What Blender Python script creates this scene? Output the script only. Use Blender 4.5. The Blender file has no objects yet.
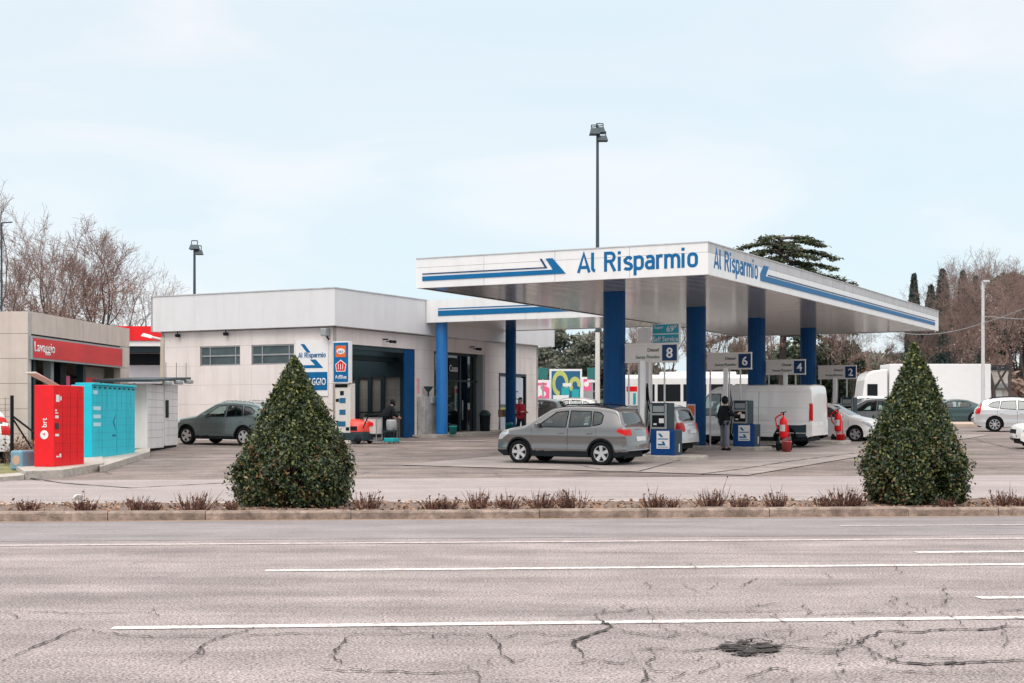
import bpy, bmesh, math, random
import numpy as np
from mathutils import Vector, Matrix, Euler
random.seed(5); np.random.seed(5)
sc = bpy.context.scene
C = sc.collection
R = math.radians
# ------------------------------------------------------------------ frames
F = 1500.0; HY = 420.0; EYE = 1.6
ang = math.atan2(.8855, .4646)                # station axis u
OX, OY = 5.36, 41.0
U = Vector((math.cos(ang), math.sin(ang), 0)); V = Vector((-math.sin(ang), math.cos(ang), 0))
RANG = math.atan(.0857)
def gz(Y):
    if Y < 28.6: return 0.0
    if Y < 31: return .31+.0245*(30-42.5) + .0245*(Y-30) if Y > 30 else .0037*(Y-28.6)/1.4
    if Y < 85: return .31+.0245*(Y-42.5)
    if Y < 91: return 1.351+.0245*(Y-85)*.5
    return 1.4245
def S(u, v, z=0.0, g=False):
    """station coordinates to world"""
    p = Vector((OX, OY, 0)) + U*u + V*v
    p.z = z + (gz(p.y) if g else 0)
    return p
def at(px, Y, z=None):
    return Vector(((px-512)/F*Y, Y, gz(Y) if z is None else z))
def gpt(px, py):
    """the ground point seen at a pixel"""
    a = (py-HY)/F
    Y = 1.6/a
    if Y > 29.8: Y = 2.331/(a+.0245)
    return Vector(((px-512)/F*Y, Y, gz(Y)))
# ------------------------------------------------------------------ mesh builder
class MB:
    def __init__(s): s.v = []; s.f = []; s.m = []
    def add(s, vs, fs, mi=0, M=None):
        o = len(s.v)
        for p in vs:
            p = Vector(p)
            s.v.append(tuple(M @ p) if M is not None else tuple(p))
        for f in fs: s.f.append(tuple(o+i for i in f)); s.m.append(mi)
    def box(s, x0, x1, y0, y1, z0, z1, mi=0, M=None):
        vs = [(x0,y0,z0),(x1,y0,z0),(x1,y1,z0),(x0,y1,z0),(x0,y0,z1),(x1,y0,z1),(x1,y1,z1),(x0,y1,z1)]
        s.add(vs, [(0,3,2,1),(4,5,6,7),(0,1,5,4),(1,2,6,5),(2,3,7,6),(3,0,4,7)], mi, M)
    def cbox(s, cx, cy, cz, sx, sy, sz, mi=0, M=None):
        s.box(cx-sx/2, cx+sx/2, cy-sy/2, cy+sy/2, cz-sz/2, cz+sz/2, mi, M)
    def tube(s, p0, p1, r0, r1=None, n=10, mi=0, caps=True):
        r1 = r0 if r1 is None else r1
        p0 = Vector(p0); p1 = Vector(p1); d = (p1-p0)
        if d.length < 1e-6: return
        d.normalize()
        a = d.orthogonal().normalized(); b = d.cross(a)
        vs = []
        for p, r in ((p0, r0), (p1, r1)):
            for i in range(n):
                t = 2*math.pi*i/n
                vs.append(p + a*(r*math.cos(t)) + b*(r*math.sin(t)))
        fs = [(i, (i+1) % n, n+(i+1) % n, n+i) for i in range(n)]
        if caps: fs += [tuple(range(n-1, -1, -1)), tuple(range(n, 2*n))]
        s.add(vs, fs, mi)
    def path(s, pts, r, n=6, mi=0):
        for a, b in zip(pts[:-1], pts[1:]): s.tube(a, b, r, r, n, mi)
    def lathe(s, prof, c=(0,0,0), n=24, mi=0, axis='z'):
        vs = []
        for (r, h) in prof:
            for i in range(n):
                t = 2*math.pi*i/n
                if axis == 'z': vs.append((c[0]+r*math.cos(t), c[1]+r*math.sin(t), c[2]+h))
                else: vs.append((c[0]+r*math.cos(t), c[1]+h, c[2]+r*math.sin(t)))
        fs = []
        for k in range(len(prof)-1):
            for i in range(n):
                fs.append((k*n+i, k*n+(i+1) % n, (k+1)*n+(i+1) % n, (k+1)*n+i))
        s.add(vs, fs, mi)
    def poly(s, pts, fr, d0, d1, mi=0):
        """2-D polygon in a plane frame, extruded from depth d0 to d1 along its normal"""
        o, r, up, n = fr
        k = len(pts)
        vs = [o + r*a + up*b + n*d0 for a, b in pts] + [o + r*a + up*b + n*d1 for a, b in pts]
        fs = [tuple(range(k, 2*k))] + [((i), (i+1) % k, k+(i+1) % k, k+i) for i in range(k)]
        s.add(vs, fs, mi)
    def rect(s, a0, a1, b0, b1, fr, d0, d1, mi=0):
        s.poly([(a0,b0),(a1,b0),(a1,b1),(a0,b1)], fr, d0, d1, mi)
    def build(s, name, mats, parent=None, smooth=False, bevel=0, loc=None, rot=None):
        me = bpy.data.meshes.new(name); me.from_pydata(s.v, [], s.f)
        mats = mats if isinstance(mats, (list, tuple)) else [mats]
        for m in mats: me.materials.append(m)
        me.polygons.foreach_set('material_index', s.m)
        if smooth: me.polygons.foreach_set('use_smooth', [True]*len(s.f))
        me.update()
        if not bevel or smooth:
            bm = bmesh.new(); bm.from_mesh(me); bmesh.ops.recalc_face_normals(bm, faces=bm.faces); bm.to_mesh(me); bm.free()
        o = bpy.data.objects.new(name, me); C.objects.link(o)
        if bevel:
            bm = bmesh.new(); bm.from_mesh(me)
            bmesh.ops.recalc_face_normals(bm, faces=bm.faces)
            ed = [e for e in bm.edges if e.is_manifold and e.calc_face_angle(0) > .5]
            bmesh.ops.bevel(bm, geom=ed, offset=bevel, segments=2, profile=.5, affect='EDGES', clamp_overlap=True)
            bm.to_mesh(me); bm.free()
        if parent: o.parent = parent
        if loc is not None: o.location = loc
        if rot is not None: o.rotation_euler = (0, 0, rot)
        return o
def frame(o, right):
    right = Vector(right).normalized(); up = Vector((0,0,1))
    return (Vector(o), right, up, right.cross(up))
def tag(o, label, cat, group=None, kind=None):
    if label: o['label'] = label
    if cat: o['category'] = cat
    if group: o['group'] = group
    if kind: o['kind'] = kind
    return o
def struct(o): o['kind'] = 'structure'; return o
def thing(name, label, cat, loc, rz=0, group=None):
    o = bpy.data.objects.new(name, None); C.objects.link(o); o.empty_display_size = .3
    o.location = loc; o.rotation_euler = (0, 0, rz)
    return tag(o, label, cat, group)
def copy_tree(o, parent=None):
    c = o.copy(); C.objects.link(c)
    if parent: c.parent = parent
    for ch in [x for x in bpy.data.objects if x.parent == o]: copy_tree(ch, c)
    return c
def sthing(name, label, cat, u, v, group=None, z=None):
    p = S(u, v); p.z = gz(p.y) if z is None else z
    return thing(name, label, cat, p, ang, group)
def text(body, size, fr, a, b, mat, parent, xs=1.0, bold=0.0, d=.01, name='lettering', align='CENTER', depth=.006, shear=0, width=None):
    cu = bpy.data.curves.new('t', 'FONT'); cu.body = body; cu.size = 1; cu.offset = bold; cu.extrude = 0
    cu.align_x = align; cu.resolution_u = 3; cu.shear = shear
    o = bpy.data.objects.new('t', cu); C.objects.link(o)
    dg = bpy.context.evaluated_depsgraph_get()
    me = bpy.data.meshes.new_from_object(o.evaluated_get(dg)); bpy.data.objects.remove(o); bpy.data.curves.remove(cu)
    me.name = name
    co = np.zeros(len(me.vertices)*3); me.vertices.foreach_get('co', co); co = co.reshape(-1, 3)
    sx = size*xs
    if width: 
        w = co[:,0].max()-co[:,0].min(); sx = width/w
        if align == 'CENTER': co[:,0] -= (co[:,0].max()+co[:,0].min())/2
        else: co[:,0] -= co[:,0].min()
    org, r, up, n = fr
    out = np.array(org)[None] + (a+co[:,0:1]*sx)*np.array(r)[None] + (b+co[:,1:2]*size)*np.array(up)[None] + d*np.array(n)[None]
    me.vertices.foreach_set('co', out.ravel()); me.update()
    bm = bmesh.new(); bm.from_mesh(me)
    g = bmesh.ops.extrude_face_region(bm, geom=bm.faces[:])
    vv = [x for x in g['geom'] if isinstance(x, bmesh.types.BMVert)]
    bmesh.ops.translate(bm, verts=vv, vec=n*depth)
    bmesh.ops.recalc_face_normals(bm, faces=bm.faces); bm.to_mesh(me); bm.free()
    me.materials.clear(); me.materials.append(mat)
    o = bpy.data.objects.new(name, me); C.objects.link(o); o.parent = parent
    return o
def glyph(c):
    """stroke paths of a plain technical letter, cap height 1"""
    arc = lambda cx, cy, rx, ry, a0, a1, n=8: [(cx+rx*math.cos(R(a0+(a1-a0)*k/n)), cy+ry*math.sin(R(a0+(a1-a0)*k/n))) for k in range(n+1)]
    rr = lambda x0, x1, y0, y1, r: arc(x1-r, y1-r, r, r, 90, 0)+arc(x1-r, y0+r, r, r, 0, -90)+arc(x0+r, y0+r, r, r, -90, -180)+arc(x0+r, y1-r, r, r, 180, 90)
    h = .075; X = .73-h
    if c == 'A': return .74, [[(.06,0),(.37,.96),(.68,0)], [(.17,.27),(.57,.27)]]
    if c == 'l': return .30, [[(.08,1.0),(.08,.22)]+arc(.24, .22, .16, .147, 180, 265, 5)]
    if c == 'R': return .70, [[(.08,0),(.08,1.0)], [(.08,1-h),(.36,1-h)]+arc(.36, .72, .2, .205, 88, -88, 10)+[(.08,.515)], [(.34,.5),(.60,0)]]
    if c == 'i': return .28, [[(.10,0),(.10,.72)], [(.10,.84),(.10,.99)]]
    if c == 's': return .52, [[(.45,.56)]+arc(.29, .53, .15, .125, 35, 150, 5)+arc(.21, .505, .13, .12, 170, 265, 5)+[(.33,.335)]+arc(.32, .20, .13, .125, 75, -80, 7)+arc(.22, .20, .18, .125, -100, -150, 4)]
    if c == 'p': return .58, [[(.08,.72),(.08,-.26)], rr(.08, .48, h, X, .17)]
    if c == 'a': return .55, [[(.08,.60)]+arc(.26, .48, .19, .175, 120, 20, 6)+[(.45,.42),(.45,0)], [(.45,.395),(.24,.395)]+arc(.22, .235, .15, .16, 95, 265, 9)+[(.32,.08),(.45,.16)]]
    if c == 'r': return .40, [[(.08,0),(.08,.72)], [(.08,.50)]+arc(.25, .48, .17, .175, 170, 80, 6)+[(.36,.64)]]
    if c == 'm': return .86, [[(.08,0),(.08,.72)], [(.08,.48)]+arc(.26, .48, .17, .175, 165, 10, 7)+[(.43,.40),(.43,0)], [(.43,.48)]+arc(.60, .48, .17, .175, 165, 10, 7)+[(.78,.40),(.78,0)]]
    if c == 'o': return .56, [rr(.08, .48, h, X, .17)]
    return .34, []
def stroke_text(body, fr, a, b, capH, width, m_, parent, wt=.15, d=.005, name='lettering'):
    x = 0; paths = []
    for c in body:
        w, ps = glyph(c)
        for p in ps: paths.append(([(q[0]+x, q[1]) for q in p], c in 'po' and p is ps[-1]))
        x += w+.045
    tot = x-.1; sx = width/tot/capH; mb = MB()
    for j, (p, closed) in enumerate(paths):
        pts = [Vector((q[0]*sx, q[1])) for q in p]
        if closed and (pts[0]-pts[-1]).length < .02: pts = pts[:-1]
        cl = []
        for q in pts:
            if not cl or (q-cl[-1]).length > 1e-4: cl.append(q)
        pts = cl; n = len(pts); L_ = []; 
        for k in range(n):
            p0 = pts[k-1] if (k or closed) else pts[k]; p1 = pts[(k+1) % n] if (k < n-1 or closed) else pts[k]
            d0 = (pts[k]-p0); d1 = (p1-pts[k]); d0 = d0.normalized() if d0.length else d1.normalized(); d1 = d1.normalized() if d1.length else d0
            t = (d0+d1).normalized(); nn = Vector((-t.y, t.x)); mi = min(1.8, 1/max(.4, t.dot(d0)))
            wx = wt/2*mi; L_ += [pts[k]+nn*wx, pts[k]-nn*wx]
        o, r, up, nrm = fr; dd = d+.0012*(j % 4); vs = [o+r*(a-width/2+q.x*capH)+up*(b+q.y*capH)+nrm*dd for q in L_]+[o+r*(a-width/2+q.x*capH)+up*(b+q.y*capH)+nrm*(dd-.012) for q in L_]
        N2 = len(L_); m = n if closed else n-1; fs = []
        for k in range(m):
            i = 2*k; i2 = 2*((k+1) % n); fs += [(i, i2, i2+1, i+1), (i, i+N2, i2+N2, i2), (i+1, i2+1, i2+1+N2, i+1+N2)]
        mb.add(vs, fs)
    return mb.build(name, m_, parent)
# ------------------------------------------------------------------ materials
def nodes(m): return m.node_tree.nodes, m.node_tree.links
def ramp(N, pts):
    r = N.new('ShaderNodeValToRGB'); e = r.color_ramp.elements
    while len(e) < len(pts): e.new(.5)
    for i, (p, c) in enumerate(pts): e[i].position = p; e[i].color = (*c, 1) if len(c) == 3 else c
    return r
def mat(name, col, rough=.6, metal=0, var=.12, scale=3.0, bump=0, bscale=40, coat=0, spec=.5, dirt=0, stretch=None, emis=None):
    m = bpy.data.materials.new(name); m.use_nodes = True
    N, L = nodes(m); b = N['Principled BSDF']
    b.inputs['Roughness'].default_value = rough; b.inputs['Metallic'].default_value = metal
    b.inputs['Coat Weight'].default_value = coat; b.inputs['Coat Roughness'].default_value = .05
    b.inputs['Specular IOR Level'].default_value = spec
    tc = N.new('ShaderNodeTexCoord'); src = tc.outputs['Object']
    if stretch:
        mp = N.new('ShaderNodeMapping'); mp.inputs['Scale'].default_value = stretch
        L.new(src, mp.inputs['Vector']); src = mp.outputs['Vector']
    c = Vector(col)
    if var:
        n = N.new('ShaderNodeTexNoise'); n.inputs['Scale'].default_value = scale; n.inputs['Detail'].default_value = 6
        n.inputs['Roughness'].default_value = .65
        L.new(src, n.inputs['Vector'])
        r = ramp(N, [(.3, tuple(c*(1-var))), (.7, tuple(min(1, x) for x in c*(1+var)))])
        L.new(n.outputs['Fac'], r.inputs['Fac']); out = r.outputs['Color']
        if dirt:
            n2 = N.new('ShaderNodeTexNoise'); n2.inputs['Scale'].default_value = .9; n2.inputs['Detail'].default_value = 8
            mp2 = N.new('ShaderNodeMapping'); mp2.inputs['Scale'].default_value = (3, 3, .35)
            L.new(tc.outputs['Object'], mp2.inputs['Vector']); L.new(mp2.outputs['Vector'], n2.inputs['Vector'])
            r2 = ramp(N, [(.45, (0,0,0)), (.75, (dirt,)*3)])
            L.new(n2.outputs['Fac'], r2.inputs['Fac'])
            mx = N.new('ShaderNodeMix'); mx.data_type = 'RGBA'
            L.new(r2.outputs['Color'], mx.inputs['Factor']); L.new(out, mx.inputs['A'])
            mx.inputs['B'].default_value = (c[0]*.55, c[1]*.5, c[2]*.47, 1); out = mx.outputs['Result']
        L.new(out, b.inputs['Base Color'])
    else: b.inputs['Base Color'].default_value = (*c, 1)
    if bump:
        n = N.new('ShaderNodeTexNoise'); n.inputs['Scale'].default_value = bscale; n.inputs['Detail'].default_value = 4
        L.new(src, n.inputs['Vector'])
        bp = N.new('ShaderNodeBump'); bp.inputs['Strength'].default_value = bump; bp.inputs['Distance'].default_value = .02
        L.new(n.outputs['Fac'], bp.inputs['Height']); L.new(bp.outputs['Normal'], b.inputs['Normal'])
    return m
def glass_mat(name, tint=(.45,.55,.55), refl=.12, mixf=.5):
    m = bpy.data.materials.new(name); m.use_nodes = True
    N, L = nodes(m); N.remove(N['Principled BSDF']); out = N['Material Output']
    t = N.new('ShaderNodeBsdfTransparent'); t.inputs['Color'].default_value = (*tint, 1)
    g = N.new('ShaderNodeBsdfGlossy'); g.inputs['Roughness'].default_value = .03; g.inputs['Color'].default_value = (.9,.96,.97,1)
    lw = N.new('ShaderNodeLayerWeight'); lw.inputs['Blend'].default_value = .5
    pw = N.new('ShaderNodeMath'); pw.operation = 'POWER'; pw.inputs[1].default_value = 4.5; L.new(lw.outputs['Facing'], pw.inputs[0])
    ad = N.new('ShaderNodeMath'); ad.operation = 'MULTIPLY_ADD'; ad.inputs[1].default_value = .9; ad.inputs[2].default_value = refl+.04; ad.use_clamp = True
    L.new(pw.outputs[0], ad.inputs[0])
    mx = N.new('ShaderNodeMixShader'); L.new(ad.outputs[0], mx.inputs[0]); L.new(t.outputs[0], mx.inputs[1]); L.new(g.outputs[0], mx.inputs[2])
    L.new(mx.outputs[0], out.inputs['Surface'])
    return m
def leaf_mat(name, stops, rough=.5, trans=.25, spec=.4):
    m = bpy.data.materials.new(name); m.use_nodes = True
    N, L = nodes(m); b = N['Principled BSDF']; b.inputs['Roughness'].default_value = rough; b.inputs['Specular IOR Level'].default_value = spec
    a = N.new('ShaderNodeAttribute'); a.attribute_name = 'tint'
    r = ramp(N, stops); L.new(a.outputs['Fac'], r.inputs['Fac']); L.new(r.outputs['Color'], b.inputs['Base Color'])
    if trans:
        t = N.new('ShaderNodeBsdfTranslucent'); L.new(r.outputs['Color'], t.inputs['Color'])
        mx = N.new('ShaderNodeMixShader'); mx.inputs[0].default_value = trans
        L.new(b.outputs[0], mx.inputs[1]); L.new(t.outputs[0], mx.inputs[2]); L.new(mx.outputs[0], N['Material Output'].inputs['Surface'])
    return m
def asphalt(name, base, light, dark, fine=95, speck=.5, streak=None, patches=.3, bump=.5, crackle=0):
    m = bpy.data.materials.new(name); m.use_nodes = True
    N, L = nodes(m); b = N['Principled BSDF']; b.inputs['Roughness'].default_value = .82; b.inputs['Specular IOR Level'].default_value = .3
    tc = N.new('ShaderNodeTexCoord')
    def noise(s, d=5, r=.6, vec=None, dist=0):
        n = N.new('ShaderNodeTexNoise'); n.inputs['Scale'].default_value = s; n.inputs['Detail'].default_value = d
        n.inputs['Roughness'].default_value = r; n.inputs['Distortion'].default_value = dist
        L.new(vec or tc.outputs['Object'], n.inputs['Vector']); return n
    mp = N.new('ShaderNodeMapping'); mp.inputs['Scale'].default_value = (.12, 1.0, 1) if not streak else streak
    L.new(tc.outputs['Object'], mp.inputs['Vector'])
    n1 = noise(fine, 3, .7); n2 = noise(.9, 7, .62); n3 = noise(1.3, 6, .6, mp.outputs['Vector'], .4)
    r1 = ramp(N, [(.34, dark), (.5, base), (.68, light)]); L.new(n1.outputs['Fac'], r1.inputs['Fac'])
    def mult(col, fac_node, lo, hi, p0=.35, p1=.65):
        r = ramp(N, [(p0, (lo,)*3), (p1, (hi,)*3)]); L.new(fac_node.outputs['Fac'], r.inputs['Fac'])
        mx = N.new('ShaderNodeMix'); mx.data_type = 'RGBA'; mx.blend_type = 'MULTIPLY'; mx.inputs['Factor'].default_value = 1
        L.new(col, mx.inputs['A']); L.new(r.outputs['Color'], mx.inputs['B']); return mx.outputs['Result']
    c = mult(r1.outputs['Color'], n2, 1-patches*.45, 1+patches*.12)
    c = mult(c, n3, 1-patches*.6, 1.06)
    n4 = noise(14, 5, .75); c = mult(c, n4, .80, 1.07, .33, .5)
    n5 = noise(38, 3, .8); c = mult(c, n5, 1-speck*.6, 1.04, .34, .45)
    if crackle:
        nd = noise(1.6, 4, .7)
        mv = N.new('ShaderNodeMix'); mv.data_type = 'VECTOR'; mv.inputs['Factor'].default_value = .22
        L.new(tc.outputs['Object'], mv.inputs['A']); L.new(nd.outputs['Color'], mv.inputs['B'])
        vo = N.new('ShaderNodeTexVoronoi'); vo.feature = 'DISTANCE_TO_EDGE'; vo.inputs['Scale'].default_value = crackle
        L.new(mv.outputs['Result'], vo.inputs['Vector'])
        rr = ramp(N, [(.0, (.35,)*3), (.012, (1,)*3)]); L.new(vo.outputs['Distance'], rr.inputs['Fac'])
        ms = noise(.35, 3, .6); rm = ramp(N, [(.5, (0,)*3), (.62, (1,)*3)]); L.new(ms.outputs['Fac'], rm.inputs['Fac'])
        mx = N.new('ShaderNodeMix'); mx.data_type = 'RGBA'; mx.blend_type = 'MULTIPLY'
        L.new(rm.outputs['Color'], mx.inputs['Factor']); L.new(c, mx.inputs['A']); L.new(rr.outputs['Color'], mx.inputs['B']); c = mx.outputs['Result']
    L.new(c, b.inputs['Base Color'])
    bp = N.new('ShaderNodeBump'); bp.inputs['Strength'].default_value = bump; bp.inputs['Distance'].default_value = .012
    L.new(n1.outputs['Fac'], bp.inputs['Height']); L.new(bp.outputs['Normal'], b.inputs['Normal'])
    return m
def worn_paint(name, col, under, amount=.45):
    m = bpy.data.materials.new(name); m.use_nodes = True
    N, L = nodes(m); b = N['Principled BSDF']; b.inputs['Roughness'].default_value = .7
    tc = N.new('ShaderNodeTexCoord'); n = N.new('ShaderNodeTexNoise'); n.inputs['Scale'].default_value = 9; n.inputs['Detail'].default_value = 10; n.inputs['Roughness'].default_value = .85
    L.new(tc.outputs['Object'], n.inputs['Vector'])
    r = ramp(N, [(amount-.06, under), (amount+.06, col)]); L.new(n.outputs['Fac'], r.inputs['Fac']); L.new(r.outputs['Color'], b.inputs['Base Color'])
    return m
M = {}
M['white_wall'] = mat('painted_concrete', (.78,.715,.695), .8, var=.05, scale=1.2, dirt=.28, bump=.15)
M['grout'] = mat('panel_joint', (.46,.42,.40), .9, var=.1)
M['fascia_grey'] = mat('grey_metal_fascia', (.70,.70,.72), .5, var=.03, scale=.8, dirt=.12)
M['fascia_white'] = mat('white_enamel_fascia', (.79,.795,.80), .4, var=.03, scale=.7, dirt=.16)
M['coping'] = mat('grey_weathered_coping', (.50,.51,.53), .55, var=.12, scale=1.5, dirt=.4)
M['seam'] = mat('dark_seam', (.12,.12,.13), .8, var=0)
M['soffit'] = mat('polished_soffit_sheet', (.80,.73,.70), .14, metal=.95, var=.07, scale=1.0, bump=.16, bscale=1.0, stretch=(2.4,.18,1))
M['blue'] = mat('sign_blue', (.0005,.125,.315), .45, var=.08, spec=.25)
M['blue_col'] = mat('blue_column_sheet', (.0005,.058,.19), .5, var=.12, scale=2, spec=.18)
M['blue_dark'] = mat('navy_sign', (.003,.035,.12), .4, var=.05, spec=.25)
M['blue_pump'] = mat('pump_blue', (.001,.05,.22), .35, var=.08)
M['teal_sign'] = mat('teal_sign', (.01,.36,.50), .4, var=.05)
M['white'] = mat('white_paint', (.80,.80,.80), .45, var=.03)
M['offwhite'] = mat('off_white_board', (.66,.63,.60), .5, var=.05)
M['red'] = mat('red_enamel', (.80,.002,.008), .38, var=.08, dirt=.3)
M['red_sign'] = mat('red_sign_face', (.66,.010,.014), .4, var=.22, scale=1.2, stretch=(.3,1,1))
M['cyan'] = mat('cyan_enamel', (.002,.54,.68), .42, var=.06, dirt=.3)
M['lockwhite'] = mat('locker_white', (.80,.79,.79), .45, var=.04, dirt=.3)
M['beige'] = mat('beige_concrete_cladding', (.58,.495,.445), .8, var=.07, scale=1.5, dirt=.35, bump=.12)
M['concrete'] = mat('kerb_concrete', (.42,.385,.35), .9, var=.25, scale=6, bump=.6, bscale=30)
M['kerbstone'] = mat('kerb_stone', (.28,.215,.18), .9, var=.6, scale=5, bump=.9, bscale=25, dirt=.9)
M['dark'] = mat('black_plastic', (.007,.010,.013), .6, var=.1, spec=.18)
M['slate'] = mat('slate_grey_sheet', (.028,.05,.062), .5, var=.08, spec=.25)
M['grey'] = mat('grey_sheet', (.30,.32,.33), .45, var=.08)
M['steel'] = mat('galvanised_steel', (.45,.46,.47), .35, metal=.8, var=.15)
M['pole_dark'] = mat('dark_pole_paint', (.035,.06,.075), .5, var=.1)
M['pole_light'] = mat('pale_pole_paint', (.58,.58,.58), .55, var=.1)
M['rubber'] = mat('tyre_rubber', (.008,.009,.010), .85, var=.1, spec=.15)
M['alloy'] = mat('wheel_alloy', (.62,.63,.64), .28, metal=.7, var=.04)
M['chrome'] = mat('chrome', (.8,.8,.8), .12, metal=1, var=0)
M['glass'] = glass_mat('car_glass', (.58,.70,.69), .05)
M['glass_dark'] = glass_mat('privacy_glass', (.05,.08,.09), .06)
M['glass_shop'] = glass_mat('shop_glass', (.45,.58,.58), .06)
M['interior'] = mat('car_interior', (.03,.032,.035), .8, var=.1)
M['tail'] = mat('tail_lamp_red', (.55,.008,.008), .3, var=.25, scale=9, spec=.3)
M['amber'] = mat('amber_lens', (.75,.25,.05), .2, var=0)
M['lamp'] = mat('clear_lamp', (.55,.6,.62), .12, metal=.35, var=.2, scale=12, coat=1)
M['plate'] = mat('number_plate', (.75,.76,.76), .4, var=.02)
M['orange'] = mat('orange_sign', (.75,.13,.02), .4, var=.03)
M['green'] = mat('green_plastic', (.01,.25,.10), .4, var=.05)
M['teal'] = mat('teal_plastic', (.01,.36,.40), .4, var=.05)
M['pink'] = mat('pink_print', (.80,.12,.28), .5, var=.1)
M['lime'] = mat('lime_print', (.50,.55,.16), .5, var=.05)
M['poster_blue'] = mat('poster_blue', (.015,.12,.24), .5, var=.05)
M['tealprint'] = mat('teal_print', (.02,.38,.42), .5, var=.05)
M['cardboard'] = mat('cardboard', (.34,.22,.14), .9, var=.1)
M['bark'] = mat('grey_brown_bark', (.085,.068,.065), .95, var=.3, scale=5, bump=.6)
M['twig'] = mat('bare_twigs', (.24,.165,.145), .95, var=.25, scale=2)
M['soil'] = mat('dry_soil', (.17,.12,.10), .95, var=.4, scale=7, bump=1, bscale=25)
M['grass'] = mat('thin_winter_grass', (.20,.20,.09), .95, var=.4, scale=2, bump=.8)
M['far'] = mat('far_ground', (.16,.15,.10), .95, var=.3, scale=.3)
M['tile'] = mat('grey_tile', (.33,.32,.30), .4, var=.08)
M['skin'] = mat('skin', (.52,.32,.24), .6, var=.05)
M['brownhair'] = mat('brown_hair', (.05,.025,.015), .7, var=.2, scale=20)
M['coat_dark'] = mat('dark_navy_cloth', (.005,.007,.012), .95, var=.3, scale=8)
M['trouser'] = mat('grey_denim', (.19,.21,.25), .9, var=.2, scale=10)
M['coat_red'] = mat('red_wool', (.36,.012,.03), .9, var=.2, scale=10)
M['lilac_paper'] = mat('printed_paper', (.62,.66,.74), .6, var=.05)
ROAD_BASE = (.335,.287,.285)
M['road'] = asphalt('weathered_asphalt', ROAD_BASE, (.62,.54,.53), (.05,.043,.04), fine=48, speck=1.0, patches=.5, crackle=0)
M['road_new'] = asphalt('smooth_lane_asphalt', (.265,.24,.245), (.34,.31,.315), (.18,.16,.165), fine=60, speck=.2, patches=.35, bump=.25)
M['forecourt'] = asphalt('forecourt_asphalt', (.27,.222,.205), (.37,.31,.288), (.15,.122,.11), fine=30, speck=.35, patches=.75, streak=(.10,.55,1), bump=.3, crackle=.35)
M['service'] = asphalt('service_road_asphalt', (.33,.288,.283), (.40,.35,.345), (.25,.215,.21), fine=40, speck=.2, patches=.22, bump=.2)
M['slab'] = asphalt('concrete_slab', (.34,.295,.275), (.48,.425,.41), (.30,.26,.25), fine=30, speck=.2, patches=.5, bump=.2)
M['paint'] = worn_paint('worn_white_paint', (.78,.73,.71), ROAD_BASE, .475)
M['paint_old'] = worn_paint('faded_white_paint', (.60,.53,.52), ROAD_BASE, .5)
M['crack'] = mat('crack_dark', (.035,.03,.028), .95, var=.4, scale=9)  # flat dark tone of the road cracks and pothole
M['tar'] = mat('crumbled_bitumen', (.09,.078,.078), .95, var=.5, scale=14, bump=1)
# ------------------------------------------------------------------ numpy leaf clouds & twigs
def leafcloud(name, P, size, m, parent, tint, up=0.3, aspect=1.9, fold=False, normal=None, jit=.9):
    n = len(P); rng = np.random.RandomState(n % 1000+3)
    nr = rng.normal(size=(n, 3))*jit
    if normal is not None: nr += normal
    nr[:, 2] += up; nr /= np.linalg.norm(nr, axis=1)[:, None]+1e-9
    t = rng.normal(size=(n, 3)); t -= (t*nr).sum(1)[:, None]*nr; t /= np.linalg.norm(t, axis=1)[:, None]+1e-9
    b = np.cross(nr, t)
    s = (size*(.6+.8*rng.rand(n)))[:, None]
    a = t*s*.5*aspect; c = b*s*.5
    v = np.stack([P-a, P+c*.9+nr*s*.12, P+a, P-c*.9+nr*s*.12], 1).reshape(-1, 3)
    me = bpy.data.meshes.new(name)
    me.vertices.add(n*4); me.vertices.foreach_set('co', v.ravel())
    me.loops.add(n*4); me.loops.foreach_set('vertex_index', np.arange(n*4, dtype=np.int32))
    me.polygons.add(n); me.polygons.foreach_set('loop_start', np.arange(0, n*4, 4, dtype=np.int32)); me.polygons.foreach_set('loop_total', np.full(n, 4, dtype=np.int32))
    at_ = me.attributes.new('tint', 'FLOAT', 'FACE'); at_.data.foreach_set('value', np.clip(tint, 0, 1).astype(np.float32))
    me.materials.append(m); me.update(calc_edges=True)
    o = bpy.data.objects.new(name, me); C.objects.link(o)
    if parent: o.parent = parent
    return o
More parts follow.
